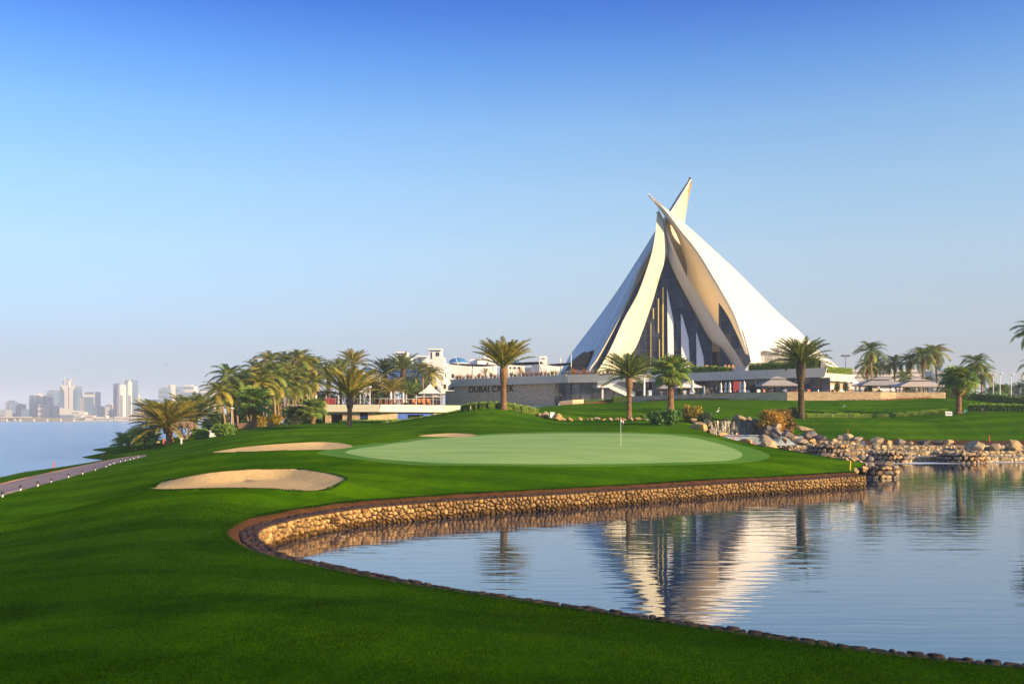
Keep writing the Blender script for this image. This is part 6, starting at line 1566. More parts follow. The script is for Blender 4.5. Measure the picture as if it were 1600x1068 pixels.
pagoda('grey two tier canopy pavilion in front of the terrace glass', 1219, 1191, 1247.5, 586.5, 600.5, 188, M_GREYCLOTH)
pagoda('grey two tier canopy pavilion left of the two at the terrace end', 1383, 1348, 1417, 588, 600, 196, M_GREYCLOTH)
pagoda('beige two tier canopy pavilion right of the two at the terrace end', 1443, 1407, 1477, 589.5, 602, 190, simple('beige_canopy', (.52, .45, .38), .9))
pagoda('cream open parasol shade behind the fan palm on the lower terrace', 1078, 1060, 1098, 595, 603.5, 196, M_CLOTH, 617); pagoda('low cream parasol shade left of the fan palm on the lower terrace', 1040, 1028, 1052, 600.5, 605, 202, M_GREYCLOTH, 618)
# white peaked tent behind the roof terrace
tt = thing('tent', 'white peaked canopy tent between the roof terrace and the lettered wall', 'tent', at(672, 630, 226)); D = 226; s = D / F
mb = MB(); 
for (xc, w_, h0, h1) in ((0, 17, 15, 31), (-5, 20, 9, 17), (4, 18, 9, 17)):
    a = [(-w_ * s + xc * s, -2.5, h0 * s), (w_ * s + xc * s, -2.5, h0 * s), (w_ * s + xc * s, 2.5, h0 * s), (-w_ * s + xc * s, 2.5, h0 * s)]; p = (xc * s, 0, h1 * s)
    m_ = MB()
    for i in range(4): m_.poly([a[i], a[(i + 1) % 4], tuple(Vector(a[(i + 1) % 4]).lerp(Vector(p), .6) - Vector((0, 0, .25))), tuple(Vector(a[i]).lerp(Vector(p), .6) - Vector((0, 0, .25)))]); m_.poly([tuple(Vector(a[i]).lerp(Vector(p), .6) - Vector((0, 0, .25))), tuple(Vector(a[(i + 1) % 4]).lerp(Vector(p), .6) - Vector((0, 0, .25))), p])
    m_.build('tent_roof', M_CLOTH, tt, local=True)
for x in (-20, -8, 6, 18): MB().box((x * s, -2.3, .8), (.12, .12, 9 * s * 1.0 + 1)).build('post', M_WHITEM, tt, local=True)
MB().box((0, 2, .8), (36 * s, .1, 2.2)).build('rear_panel', M_INT, tt, local=True)
# chairs, tables and people on the terraces
def chair(label, px, py, D, mat, group, s=1.0, rz=0.0):
    t = thing('chair', label, 'chair', at(px, py, D), group, rz); 
    MB().box((0, 0, .42 * s), (.55 * s, .55 * s, .08)).build('seat', mat, t, local=True); MB().box((0, .27 * s, .72 * s), (.55 * s, .07, .6 * s), 0, -.15).build('backrest', mat, t, local=True)
    for a in (-1, 1):
        for b in (-1, 1): MB().box((a * .23 * s, b * .22 * s, .2 * s), (.06, .06, .4 * s)).build('leg', mat, t, local=True)
M_ORANGE = simple('orange_cushion', (.62, .17, .03), .7)
for i, px in enumerate((647, 656, 662, 670)): chair(f'orange lounge chair on the roof terrace, {ordn[i]} from the left', px, 631.5, 208, M_ORANGE, 'orange chairs on the roof terrace', 1.15, .4)
for i, px in enumerate((594, 603, 611, 620, 626)): chair(f'brown wooden chair on the roof terrace, {ordn[i]} from the left', px, 632, 208, M_TIMB, 'wooden chairs on the roof terrace', 1.05, -.3)
for i, px in enumerate((1135, 1141, 1147, 1106)): chair(f'orange wooden chair on the upper terrace at the glass room, {ordn[i]} of them', px, 578, 215, M_TIMB, 'wooden chairs on the upper terrace', 1.1, .5)
for i, px in enumerate((1186, 1196, 1210, 1228, 1244, 1262, 1276, 1290, 1300, 1316, 1330)): chair(f'low terrace chair seen over the stone wall, {ordn[i]} from the left', px, 617.5, 186 if px < 1270 else 188, M_TIMB if i % 3 else M_WHITEM, 'chairs on the lower terrace', 1.1, i * .7)
for i, px in enumerate((1170, 1152, 1015, 1070)): chair(f'white terrace chair seen over the stone wall, {ordn[i]} of the white ones', px, 618, 192, M_WHITEM, 'white chairs on the lower terrace', 1.0, i)
t = thing('screen', 'maroon fabric screen on the roof terrace behind the rail', 'screen', at(516, 632, 206)); MB().box((0, 0, .75), (2.2, .12, 1.3)).build('panel', M_MAROON, t, local=True)
t = thing('screen', 'maroon screen between the closed parasols of the lower terrace', 'screen', at(1151, 615, 192)); MB().box((0, 0, 1.2), (1.3, .12, 2.4)).build('panel', M_MAROON, t, local=True)
def heater(px, yb, yt, D, label):
    b = at(px, yb, D); h = (yb - yt) / F * D; t = thing('patio_heater', label, 'patio heater', tuple(b))
    MB().lathe([(.32, 0), (.28, h * .1), (.16, h * .93)], n=4).build('glass_body', M_CLEAR, t, local=True); MB().lathe([(.35, -.02), (.33, h * .1)], n=4).build('base', M_WHITEM, t, local=True); MB().lathe([(.25, h * .93), (.05, h)], n=8).build('cap', M_STEEL, t, local=True)
heater(1100, 617, 602, 193, 'tapered patio heater beside the waiting people'); heater(1284, 616, 598, 196, 'slim patio heater left of the lit stone pavilion'); heater(738, 588, 572, 252, 'patio heater on the upper terrace behind the lettered wall')
# people
M_SKIN = simple('skin', (.42, .24, .16), .6); M_BLACKC = simple('black_clothing', (.02, .02, .025), .9)
def person(label, px, yfeet, D, arms, lean=0.0, shirt=None, seed=1):
    b = at(px, yfeet, D); t = thing('person', label, 'person', tuple(b))
    V = [(0,0,.95),(0,0,1.15),(0,-.02,1.38),(0,0,1.50),(0,-.02,1.66),(-.10,0,.90),(-.11,-.02,.50),(-.12,.02,.08),(-.12,-.12,.04),(.10,0,.90),(.11,.03,.50),(.12,.02,.08),(.12,-.12,.04),
         (-.20,0,1.40),arms[0],arms[1],(.20,0,1.40),arms[2],arms[3]]
    E = [(0,1),(1,2),(2,3),(3,4),(0,5),(5,6),(6,7),(7,8),(0,9),(9,10),(10,11),(11,12),(2,13),(13,14),(14,15),(2,16),(16,17),(17,18)]
    rad = [.15,.14,.16,.06,.105,.09,.065,.045,.04,.09,.065,.045,.04,.07,.045,.035,.07,.045,.035]
    me = bpy.data.meshes.new('body'); me.from_pydata(V, E, []); o = link('body', me, t, shirt or M_BLACKC)
    sk = o.modifiers.new('skin', 'SKIN'); 
    for i, v in enumerate(me.skin_vertices[0].data): v.radius = (rad[i], rad[i] * .85); v.use_root = i == 0
    su = o.modifiers.new('sub', 'SUBSURF'); su.levels = 2; su.render_levels = 2
    MB().lathe([(.03, 1.555), (.075, 1.57), (.098, 1.64), (.10, 1.70), (.085, 1.76), (.03, 1.80)], (0, -.035, 0), 12).build('face', M_SKIN, t, local=True, sm=True)
    MB().lathe([(.108, 1.68), (.112, 1.74), (.09, 1.80), (.03, 1.83)], (0, 0, 0), 12).build('hair', M_FRAME, t, local=True, sm=True)
    for a in (arms[1], arms[3]): MB().box(a, (.07, .08, .12)).build('hand', M_SKIN, t, local=True, bevel=.02)
person('standing person in black on the lower terrace, left of the pair with folded arms', 1112, 620, 192, [(-.26,-.05,1.12),(-.05,-.22,1.10),(.26,-.05,1.12),(.04,-.24,1.14)])
person('standing person in black on the lower terrace, right of the pair holding hands in front', 1119, 620, 191.5, [(-.27,-.02,1.14),(-.06,-.2,1.02),(.27,-.02,1.14),(.06,-.2,1.02)])
person('person in a dark blue coat farther back between the pair', 1115.6, 612.5, 206, [(-.25,0,1.12),(-.24,-.05,.86),(.25,0,1.12),(.24,-.05,.86)], shirt=simple('navy_clothing', (.03, .04, .09), .9))
# golf cart
gc = hit(461, 671, 90); gc = at(462, 668.5, 172); gc.z = hz(gc.x, gc.y)
ct = thing('golf_cart', 'white golf cart parked by the garage openings of the low building', 'golf cart', tuple(gc))
MB().box((0, 0, .42), (2.3, 1.15, .28)).box((-.95, 0, .66), (.45, 1.1, .3), 0, 0, .15).box((.72, 0, .66), (.75, 1.1, .25)).build('body', M_WHITEM, ct, local=True, bevel=.06)
MB().box((.15, 0, .72), (.55, 1.0, .16)).box((.42, 0, 1.0), (.12, 1.0, .45), 0, 0, .15).build('seat', simple('beige_seat', (.5, .42, .3), .7), ct, local=True, bevel=.03)
MB().box((0, 0, 1.86), (1.9, 1.2, .08)).build('roof', M_WHITEM, ct, local=True, bevel=.03)
for x, dx in ((-.82, -.0), (.85, .0)):
    for y in (-.5, .5): MB().beam((x * 1.05, y, .55), (x, y, 1.84), .05).build('roof_post', M_FRAME, ct, local=True)
for x in (-.78, .78):
    for y in (-.52, .52): MB().tube([(x, y - .09, .22), (x, y + .09, .22)], .22, 14).build('wheel', M_FRAME, ct, local=True)
MB().extr([Vector((-.98, -.5, .85)), Vector((-.98, .5, .85)), Vector((-.83, .5, 1.8)), Vector((-.83, -.5, 1.8))], (.01, 0, 0)).build('windscreen', M_RAILG, ct, local=True)
MB().tube([(-.55, .2, .7), (-.35, .2, 1.0)], .02, 6).lathe([(.16, 0), (.17, .02)], (-.34, .2, 1.0), 10).build('steering_wheel', M_FRAME, ct, local=True)
# lamp posts
def lamppost(label, px, yb, yt, D, kind='saucer', cat='lamp post', r=.07, mat=None):
    b = at(px, yb, D); h = (yb - yt) / F * D; t = thing('lamp_post', label, cat, tuple(b)); mat = mat or M_WHITEM
    MB().tube([(0, 0, -.3), (0, 0, h * .93)], [r, r * .7], 8).build('post', mat, t, local=True)
    if kind == 'saucer': MB().lathe([(.12, h * .93), (.42, h * .97), (.40, h), (.1, h + .06)], n=14).build('lamp_head', mat, t, local=True)
    elif kind == 'flood':
        MB().box((0, 0, h * .97), (2.6, .15, .12)).build('crossbar', M_FRAME, t, local=True)
        for x in (-1.2, -.4, .4, 1.2): MB().box((x, -.1, h * .97 + .3), (.5, .3, .42), 0, .3).build('lamp_head', M_FRAME, t, local=True)
    else:
        MB().beam((0, 0, h * .92), (.0, -.3, h), .1).box((0, -.6, h), (.5, .8, .18)).build('lamp_head', mat, t, local=True)
lamppost('tall saucer topped lamp post on the roof terrace', 578, 631, 603.5, 209, r=.11); lamppost('saucer topped lamp post at the left end of the roof terrace', 483, 631, 605.5, 209, r=.09)
lamppost('white saucer lamp post rising from the shade of the grove', 417, 664, 624, 166, r=.07); lamppost('short saucer lamp post near the leftmost coconut palms', 362, 672, 637, 160, r=.06)
lamppost('floodlight mast with four lamps beyond the clubhouse', 1321, 580, 556, 330, 'flood', 'floodlight mast', .15, M_FRAME)
for i, (px, yb, yt) in enumerate(((1552,624,584),(1562.5,624,583),(1580,626,585))): lamppost(f'tall pale street lamp beyond the right hedge, {ordn[i]} from the left', px, yb, yt, 215, 'arm', 'street lamp', .11)
# potted grasses along the podium edge
M_GRASSO = leafmat('orange_grass', (.45, .15, .03), (.55, .26, .05), .35); M_GRASSY = leafmat('straw_grass', (.40, .33, .08), (.30, .30, .08), .35)
M_POT = simple('clay_pot', (.42, .16, .07), .8, (.34, .12, .05), 3)
def tuft(mat, nm, seed):
    r = random.Random(seed); V, T = [], []
    for i in range(90):
        a = r.random() * 6.28; q = r.random() * .22; h = r.uniform(.45, .95); s = r.uniform(.1, .35); b = len(V)
        V += [(math.cos(a) * q - .02, math.sin(a) * q, .3), (math.cos(a) * q + .02, math.sin(a) * q, .3), (math.cos(a) * (q + s), math.sin(a) * (q + s), .3 + h)]; T.append((b, b + 1, b + 2))
    me = np_mesh(nm, np.array(V), np.array(T)); me.materials.append(mat); return me
TO, TY = tuft(M_GRASSO, 'grass_tuft', 1), tuft(M_GRASSY, 'grass_tuft', 2)
for k, px in enumerate((714,719,724,731,736,743,748,754,760,767,773,778,799,805,810,818,824,831,838,845,852,857,863,869,886,895,900,908,913,918,925,931,936,943,950,956,962)):
    y = px in (799,805,810,857,863,869,886,931,936,943,962); p = on_fr(px, .75)
    t = thing('potted_grass', 'tuft of straw coloured grass in a pot on the podium edge' if y else 'tuft of orange grass in a clay pot on the podium edge', 'potted plant', tuple(p), 'straw grass pots on the podium edge' if y else 'orange grass pots on the podium edge')
    MB().lathe([(.16, 0), (.26, .42), (.22, .43)], n=10).build('pot', M_POT, t, local=True); o = link('grass_tuft', TY if y else TO, t); o.rotation_euler = (0, 0, k); s = 1.15 + .35 * math.sin(k * 2.3); o.scale = (1.25, 1.25, s)
# upper terrace: tensile canopies on leaning masts, palm in a pot
def canopy(label, pts, D, masts):
    t = thing('shade_canopy', label, 'canopy', (px2x(pts[0][0], D), D, ZT)); a = [at(x, y, D + d) for x, y, d in pts]
    n = 8; rows = []
    for i in range(n + 1):
        u = i / n; rows.append([a[0].lerp(a[1], u).lerp(a[3].lerp(a[2], u), j / n) - Vector((0, 0, .5 * math.sin(math.pi * u) * math.sin(math.pi * j / n))) for j in range(n + 1)])
    o = MB().grid(rows).build('fabric', M_DARKCLOTH, t, sm=True, fix=False); md = o.modifiers.new('t', 'SOLIDIFY'); md.thickness = .05
    for x0, y0, x1, y1, d in masts: MB().tube([at(x0, y0, D + d), at(x1, y1, D + d)], [.11, .07], 8).build('mast', M_STEEL, t)
canopy('dark fabric canopy stretched over the upper terrace left of the mound palm', [(700,569,0),(782,570.5,-2),(782,570,12),(705,567,12)], 252, [(722,590,711.5,557,-1),(770,590,770,569,1)])
canopy('dark fabric canopy right of the mound palm on the upper terrace', [(788,567,0),(845,564.5,0),(850,568,12),(790,569.5,12)], 250, [(848,588,842,564,-1),(816,588,816,566,2)])
canopy('dark canopy on a centre mast near the left sail foot', [(853,569,0),(893,566,0),(896,569,10),(856,570,10)], 244, [(876,592,875.5,559,2),(892.5,592,892.5,552.5,-1)])
p = on_fr(758, 5); palm('date_palm', 'small potted palm on the upper terrace under the dark canopy', 'date', (p.x, p.y, ZT), 1.6, 1.7, 18, M_DATE, r0=.12, up=.5, lowest=-.4, seed=200)
p = on_fr(813, 5); palm('date_palm', 'second small potted palm on the upper terrace near the canopy mast', 'date', (p.x, p.y, ZT), 1.2, 1.4, 16, M_YELB, r0=.12, up=.5, lowest=-.3, seed=201)

# birds
M_BIRDW = simple('white_feather', (.72, .70, .66), .8); M_BIRDD = simple('grey_feather', (.16, .16, .18), .8)
def heron(px, yb, yt, D, label, mat, rz=0.0):
    b = at(px, yb, D); h = (yb - yt) / F * D; t = thing('heron', label, 'bird', tuple(b), None, rz)
    V = [(0,0,.46),(-.16,0,.42),(-.26,0,.38),(.10,0,.52),(.17,0,.62),(.13,0,.74),(.17,0,.86),(.24,0,.88),(.36,0,.86)]; E = [(0,1),(1,2),(0,3),(3,4),(4,5),(5,6),(6,7),(7,8)]; rad = [.085,.06,.02,.05,.03,.022,.028,.03,.006]
    me = bpy.data.meshes.new('body'); me.from_pydata([(x * h, y * h, z * h) for x, y, z in V], E, []); o = link('body', me, t, mat); o.modifiers.new('skin', 'SKIN')
    for i, v in enumerate(me.skin_vertices[0].data): v.radius = (rad[i] * h, rad[i] * h); v.use_root = i == 0
    su = o.modifiers.new('sub', 'SUBSURF'); su.levels = 2; su.render_levels = 2
    for y in (-.03, .03): MB().tube([(-.02 * h, y * h, .42 * h), (.02 * h, y * h, .2 * h), (-.01 * h, y * h, 0)], .012 * h, 5).build('leg', M_FRAME, t, local=True)
heron(1121, 653, 634, 133, 'white heron standing upright on a rock by the waterfall lip', M_BIRDW, .3) if False else None
heron(1121.5, 648.5, 635, 140, 'tall pale heron standing upright above the waterfall', M_BIRDW, .6)
heron(1111, 652, 643.5, 123, 'small grey heron on the tall boulder left of the waterfall', M_BIRDD, 1.2)
heron(888, 651, 646, 131.5, 'small grey heron on a stone of the row behind the green', M_BIRDD, 2.8)
def gull(px, py, D, span, label, mat, roll=0.0, yaw=0.0):
    t = thing('flying_bird', label, 'bird', at(px, py, D)); s = span / F * D
    me = MB().lathe([(.02, -.3), (.06, -.1), (.05, .15), (.015, .28)], n=8); me.v = [(x * s, z * s, y * s) for x, y, z in me.v]; me.build('body', mat, t, local=True, sm=True)
    for sd in (-1, 1):
        MB().extr([Vector((sd * .03 * s, -.1 * s, 0)), Vector((sd * .26 * s, -.12 * s, .10 * s)), Vector((sd * .5 * s, .06 * s, .03 * s)), Vector((sd * .25 * s, .06 * s, .09 * s)), Vector((sd * .03 * s, .1 * s, 0))], (0, 0, .015 * s)).build('wing', mat, t, local=True)
    t.rotation_euler = (0, roll, yaw)
gull(120.5, 579, 500, 6, 'dark bird gliding above the T shaped tower', M_BIRDD, -.2, .3); gull(168, 575.5, 520, 5.5, 'dark bird flying highest left of the twin towers', M_BIRDD, .25, -.3)
gull(142, 593.5, 560, 4.5, 'small dark bird between the T shaped tower and the framed tower', M_BIRDD, 0, .5); gull(260, 569.5, 700, 8, 'faint bird alone in the haze above the far towers', M_BIRDD, 0, 0)
gull(1319, 634.5, 150, 9, 'white bird flying low over the right hand lawn', M_BIRDW, -.6, .7)
M_BRWN = simple('brown_feather', (.30, .20, .12), .8)
dk = thing('duck', 'small brown duck swimming near the head of the inlet', 'bird', atz(535, 839, 0.0))
me = MB().lathe([(.01, -.2), (.08, -.12), (.10, .0), (.07, .14), (.01, .2)], n=10); me.v = [(z, x, y * .7 + .04) for x, y, z in me.v]; dk.scale = (.7, .7, .7); me.build('body', M_BRWN, dk, local=True, sm=True)
MB().lathe([(.02, .05), (.035, .10), (.045, .16), (.03, .21), (.01, .22)], (-.17, 0, 0), 10).build('head', M_BIRDD, dk, local=True, sm=True)
# garden low walls and plinths before the grove
def lowwall(label, pts, h, mat, wd=.4):
    t = thing('garden_wall', label, 'low wall', (pts[0][0], pts[0][1], hz(*pts[0])))
    for a, b in zip(pts[:-1], pts[1:]):
        a = Vector((*a, 0)); b = Vector((*b, 0)); d = (b - a).normalized(); n = Vector((d.y, -d.x, 0)); za, zb = hz(a.x, a.y), hz(b.x, b.y)
        MB().prism([(a.x, a.y), (b.x, b.y), (b.x - n.x * wd, b.y - n.y * wd), (a.x - n.x * wd, a.y - n.y * wd)], [za - .5, zb - .5, zb - .5, za - .5], [za + h, zb + h, zb + h, za + h]).build('wall_length', mat, t)
M_BRW = simple('brown_render', (.28, .16, .10), .9, (.22, .13, .08), 1, .2)
lowwall('low brown garden wall at the foot of the grove', [(X_(372,168),168),(X_(410,168),168),(X_(440,172),172)], 1.0, M_BRW)
lowwall('low grey stone wall at the foot of the podium by the glass front', [(X_(874,199),199),(X_(895,198),198),(X_(912,199),199)], 1.1, M_STACK)
# ============================================================ THE RESORT BEHIND AND THE FAR CITY
def bodybox(t, x0, x1, yt, yb, D, dep, mat, name='wall', z0=None):
    a, b = px2x(x0, D), px2x(x1, D); z1 = py2z(yt, D); zb = py2z(yb, D) if z0 is None else z0
    MB().box(((a + b) / 2, D + dep / 2, (zb + z1) / 2), (b - a, dep, z1 - zb)).build(name, mat, t); return a, b, zb, z1
def resort(label, parts, D, windows=(), domes=(), crown=()):
    x0 = parts[0][0]; t = thing('resort_building', label, 'building', at(x0, 640, D))
    for i, (a, b, yt, yb, dd, dep) in enumerate(parts): bodybox(t, a, b, yt, yb, D + dd, dep, M_WHITE)
    for a, b, yt, yb, dd in windows:
        w_ = MB().box((px2x((a + b) / 2, D + dd), D + dd - .05, py2z((yt + yb) / 2, D + dd)), ((b - a) / F * D, .3, (yb - yt) / F * D)).build('window', M_INT, t)
    for cx, w_, yt, yb, dd in domes:
        r_ = w_ / 2 / F * D; h = (yb - yt) / F * D; c = at(cx, yb, D + dd + r_)
        MB().lathe([(r_ * math.cos(a), h * math.sin(a)) for a in [k * math.pi / 20 for k in range(11)]][:10] + [(.05, h)], tuple(c), 28).build('dome', M_BLUEDOME, t, sm=True)
        MB().lathe([(r_ * 1.06, -1.2), (r_ * 1.06, .15)], tuple(c), 28).build('dome_drum', M_WHITE, t)
    for a, b, yt, dd in crown:
        MB().box((px2x((a + b) / 2, D + dd), D + dd + 2.2, py2z(yt - .5, D + dd)), ((b - a) / F * D + .6, 5.4, .5)).build('cornice', M_WHITE, t)
        MB().box((px2x((a + b) / 2, D + dd), D + dd - .12, py2z(yt + 1.6, D + dd)), ((b - a) / F * D * .96, .3, .35)).build('blue_band', M_BLUEDOME, t)
    return t
resort('white resort building with a blue dome and the tallest square wind tower', [(679,735,567.5,615,0,16),(671,689,546,612,-3,9),(689,694,558,600,-3,8),(700,760,570,600,4,20),(734,776,561,592,14,16),(746,752,559.5,575,10,4),(672,680,575,615,-1,10)], 330,
  [(694.5,696.5,583,589.5,0),(706.5,709.5,584,590,0),(693.8,697,600,607,0),(704,706,600,607,0),(708,711,600.5,606,0),(674,675.2,550,560,-3),(682,683.4,550,556,-3),(685,686.4,550,556,-3),(690,691.2,573.5,575,0),(695.5,697,573.5,575,0),(716,718,576,582,4),(748,750,566,569,14),(761,763,566,569,14)],
  [(715.5,31,558.5,568,6)], [(671,689,546,-3)])
resort('white wind tower with stepped shoulders left of the tallest one', [(618.5,635,551,600,0,8),(613,642,558.5,610,2,8),(642,652,568,612,4,8)], 345, [(621,622.4,556,558.5,0),(625,626.4,556,558.5,0),(629,630.4,556,558.5,0)], [], [(618.5,635,551,0)])
resort('white wind tower between the two taller ones', [(652,667,557,600,0,8),(646.5,672,563.5,610,2,8)], 340, [(655,656.3,560.5,562.5,0),(658.5,659.8,560.5,562.5,0),(662,663.3,560.5,562.5,0)], [(649,26,577.5,583,-8)], [(652,667,557,0)])
resort('low white resort wing with a small blue dome behind the long frond palm', [(560,606,582,620,0,14)], 335, [(590,592,590,594,0),(598,600,590,594,0)], [(574,24,574,582.5,4)])
resort('white resort block with a square tower left of the mound palm crown', [(756,775,550.5,592,0,10)], 360, [(762,763.6,554,558.5,0),(766,767.6,554,558.5,0)], [])
resort('small white resort house with a little blue dome and dark arches', [(794,820,567.5,592,0,10),(820,846,574,592,6,10)], 350, [(797,799,573,576,0),(803,806,573,576,0),(810,813,573,576,0)], [(808,12,562.5,567.5,3)])
resort('white stepped resort tower near the left sail', [(843,855,556,592,0,9),(831,866,568.5,592,2,10),(862,880,570,592,4,8)], 350, [(847,848,559,561,0),(850,851,559,561,0)], [])
# hazy hotel and blue block on the right
M_HOTEL = simple('hotel_render', (.30, .27, .27), .8, (.24, .22, .23), .05); M_GLB = simple('far_blue_glass', (.10, .16, .24), .3, (.07, .12, .19), .05, spec=.6)
M_BAND = simple('pale_band', (.60, .55, .50), .8, (.55, .5, .46), .05)
def farblock(name, label, x0, x1, yt, yb, D, dep, mat, bands=0, vb=0, cat='building', bandm=None, top=None, side=None, group=None, z0=None):
    t = thing(name, label, cat, (px2x((x0 + x1) / 2, D), D, 0), group); a, b, zb, z1 = bodybox(t, x0, x1, yt, yb, D, dep, mat, 'body', z0)
    W_ = b - a; H = z1 - zb
    if bands:
        for k in range(bands):
            z = zb + H * (k + .7) / bands; MB().box(((a + b) / 2, D - .25, z), (W_ * .94, .6, H / bands * .42)).build('window_band', bandm or M_GLB, t)
    if vb:
        for k in range(vb): MB().box((a + W_ * (k + .5) / vb, D - .35, (zb + z1) / 2), (W_ / vb * .38, .8, H * .94)).build('window_column', bandm or M_GLB, t)
    if top: MB().box((a + W_ * top[0], D + dep * .5, z1 + top[2] / F * D / 2), (W_ * top[1], dep * .6, top[2] / F * D)).build('roof_house', mat, t)
    if side: MB().box((b - W_ * side / 2, D - .45, (zb + z1) / 2), (W_ * side, 1.2, H * 1.01)).build('corner_shaft', M_BAND, t)
    return t
t = farblock('hotel', 'long hazy hotel block behind the coconut palms on the right', 1316, 1440, 577, 612, 700, 30, M_HOTEL, 5, 0, bandm=M_BAND)
c = at(1384, 583, 699); MB().tube([(c.x + 4.2 * math.cos(a), 698, c.z + 4.2 * math.sin(a)) for a in [k * math.pi / 10 for k in range(11)]], .8, 6).build('arch', M_BAND, t)
farblock('office_block', 'hazy blue glass block right of the grey pavilions', 1455, 1492, 579, 614, 760, 30, M_GLB, 4, 0, bandm=M_HOTEL)
# --- the far shore: ground, bridge, low houses, towers
CD = 2300.0
M_FARG = simple('far_ground', (.26, .22, .17), .95, (.18, .17, .12), .01)
o = MB().prism([(-2600, CD - 620), (px2x(120, CD - 620), CD - 640), (px2x(330, CD), CD - 250), (px2x(700, CD), CD - 100), (px2x(700, 3600), 3600), (-4200, 3600)], -2.4, -.4).build('far_shore', M_FARG); o['kind'] = 'structure'
M_BLD = {'b': simple('blue_tower', (.10, .17, .27), .35, (.08, .14, .23), .02, spec=.6), 'w': simple('pale_tower', (.56, .51, .45), .7, (.50, .46, .40), .02), 'p': simple('pink_tower', (.62, .42, .32), .8, (.56, .38, .29), .02), 'g': simple('grey_tower', (.28, .28, .28), .8, (.23, .23, .24), .02), 'c': simple('beige_tower', (.52, .42, .33), .8, (.46, .37, .29), .02)}
TW = [(0,9,640,'g',0,0,'low grey block at the left edge of the skyline'),(9,18,627,'b',0,2,'blue block left of the two small pink ones'),(19,24.5,630,'p',4,0,'small pink block, left of a pair on the skyline'),(26,31.5,631,'p',4,0,'small pink block, right of a pair on the skyline'),
 (27,31,640,'w',0,0,'short pale block below the small pink pair'),(33,45,639,'b',0,0,'low blue block behind the bridge end'),(45.5,53,617,'b',0,3,'blue tower left of the pink striped one'),(53.5,59,616.5,'p',0,2,'pink lit tower between blue towers'),(59.5,72,617,'b',0,4,'wide blue tower right of the pink lit one'),
 (59,68,632,'p',3,0,'low pink block before the wide blue tower'),(73,81.5,611,'b',6,0,'tall blue slab, left one beside the T shaped tower'),(83.5,93,609,'b',6,0,'tall blue slab, right one beside the T shaped tower'),(81,93,629,'g',6,0,'grey office block at the foot of the blue slabs'),
 (120.5,130,622,'c',0,3,'beige striped tower just right of the T shaped tower'),(147.5,154,634,'b',0,2,'narrow dark blue tower right of the framed one'),(155,164,635,'g',3,0,'low grey block before the beige one'),(165,176,632,'c',4,3,'beige block with roof house left of the twin towers'),
 (208,211.5,616,'p',0,0,'thin pink tower right of the twin towers'),(214,222,634,'w',2,0,'small white block with roof house on the low grey complex'),(190,231,638,'g',3,0,'long low grey complex right of the twin towers'),
 (229,243,624,'b',3,2,'blue block partly behind the huge palm bush'),(244,279,625,'w',3,0,'pale wide block behind the palm bush fronds'),(247.5,261,607,'b',7,0,'blue tower with lit left corner in the right cluster'),(262,267.5,600.5,'c',0,1,'slim beige tower highest in the right cluster'),
 (268,281,604,'b',7,0,'blue banded tower in the middle of the right cluster'),(281.5,303,603,'w',6,0,'broad white tower with stepped top in the right cluster'),(284,303,613,'g',5,0,'grey front of the broad white tower'),(312.5,333,607,'w',8,0,'white banded tower left of the coconut palms')]
for i, (a, b, yt, m_, bn, vb, lb) in enumerate(TW):
    D = CD + (i * 37) % 160; farblock('tower_block', lb + ' of the far city', a, b, yt, 652, D, 30, M_BLD[m_], bn, vb, cat='tower block', bandm=M_BLD['b'] if m_ != 'b' else M_BLD['g'], top=(.5, .5, 2.0) if i % 3 == 1 else None, z0=-.4)
# T-shaped tower
D = CD - 20; t = thing('bank_tower', 'T shaped pale tower with blue glass flanks and a leaning mast', 'tower', (px2x(107, D), D, 0)); U = lambda x, y, d=0: at(x, y, D + d)
bodybox(t, 93.5, 119.5, 602.5, 652, D, 30, M_GLB, 'glass_body', -.4)
MB().extr([U(93.5, 602, -1), U(119.5, 602, -1), U(113.5, 611, -1), U(113.5, 640, -1), U(107.8, 640, -1), U(107.8, 605, -1), U(106, 605, -1), U(106, 640, -1), U(100.5, 640, -1), U(100.5, 611, -1)], (0, 1.5, 0)).build('stone_front', M_BLD['w'], t)
MB().extr([U(92.8, 636.5, -3), U(131.5, 643.5, -3), U(131.5, 648, -3), U(92.8, 648, -3)], (0, 30, 0)).build('sloping_hall', M_BLD['w'], t); MB().box(tuple(U(118, 644.5, -4)), (14, 1, 2)).build('sign_band', M_GLB, t)
MB().tube([U(97.5, 602, 8), U(101.5, 585, 8)], [1.4, .5], 6).build('mast', M_BLD['w'], t)
for x in (103.5, 108.5): MB().box(tuple(U(x, 597.5, 6)), (2.6, 6, 14)).build('roof_pier', M_BLD['w'], t)
MB().box(tuple(U(107, 593.5, 6)), (11, 6, 2.4)).build('roof_beam', M_BLD['w'], t); MB().lathe([(2.6, 0), (3.1, 3), (2.6, 6)], tuple(U(107, 600.5, 5)), 12).build('emblem', M_BLD['c'], t)
MB().box(tuple(U(114, 596, 12)), (1.6, 5, 18)).build('roof_pier', M_BLD['g'], t)
# framed tower
t = farblock('tower_block', 'white framed tower with blue glass centre right of the T shaped tower', 132, 149, 611.5, 652, CD, 30, M_BLD['w'], 0, 0, cat='tower', z0=-.4)
MB().box(tuple(at(140.5, 635, CD - 1)), (12 / F * CD, 2, 30 / F * CD)).build('glass_front', M_GLB, t); MB().box(tuple(at(140.5, 613.5, CD - 1)), (13 / F * CD, 1.6, 3 / F * CD)).build('glass_strip', M_GLB, t)
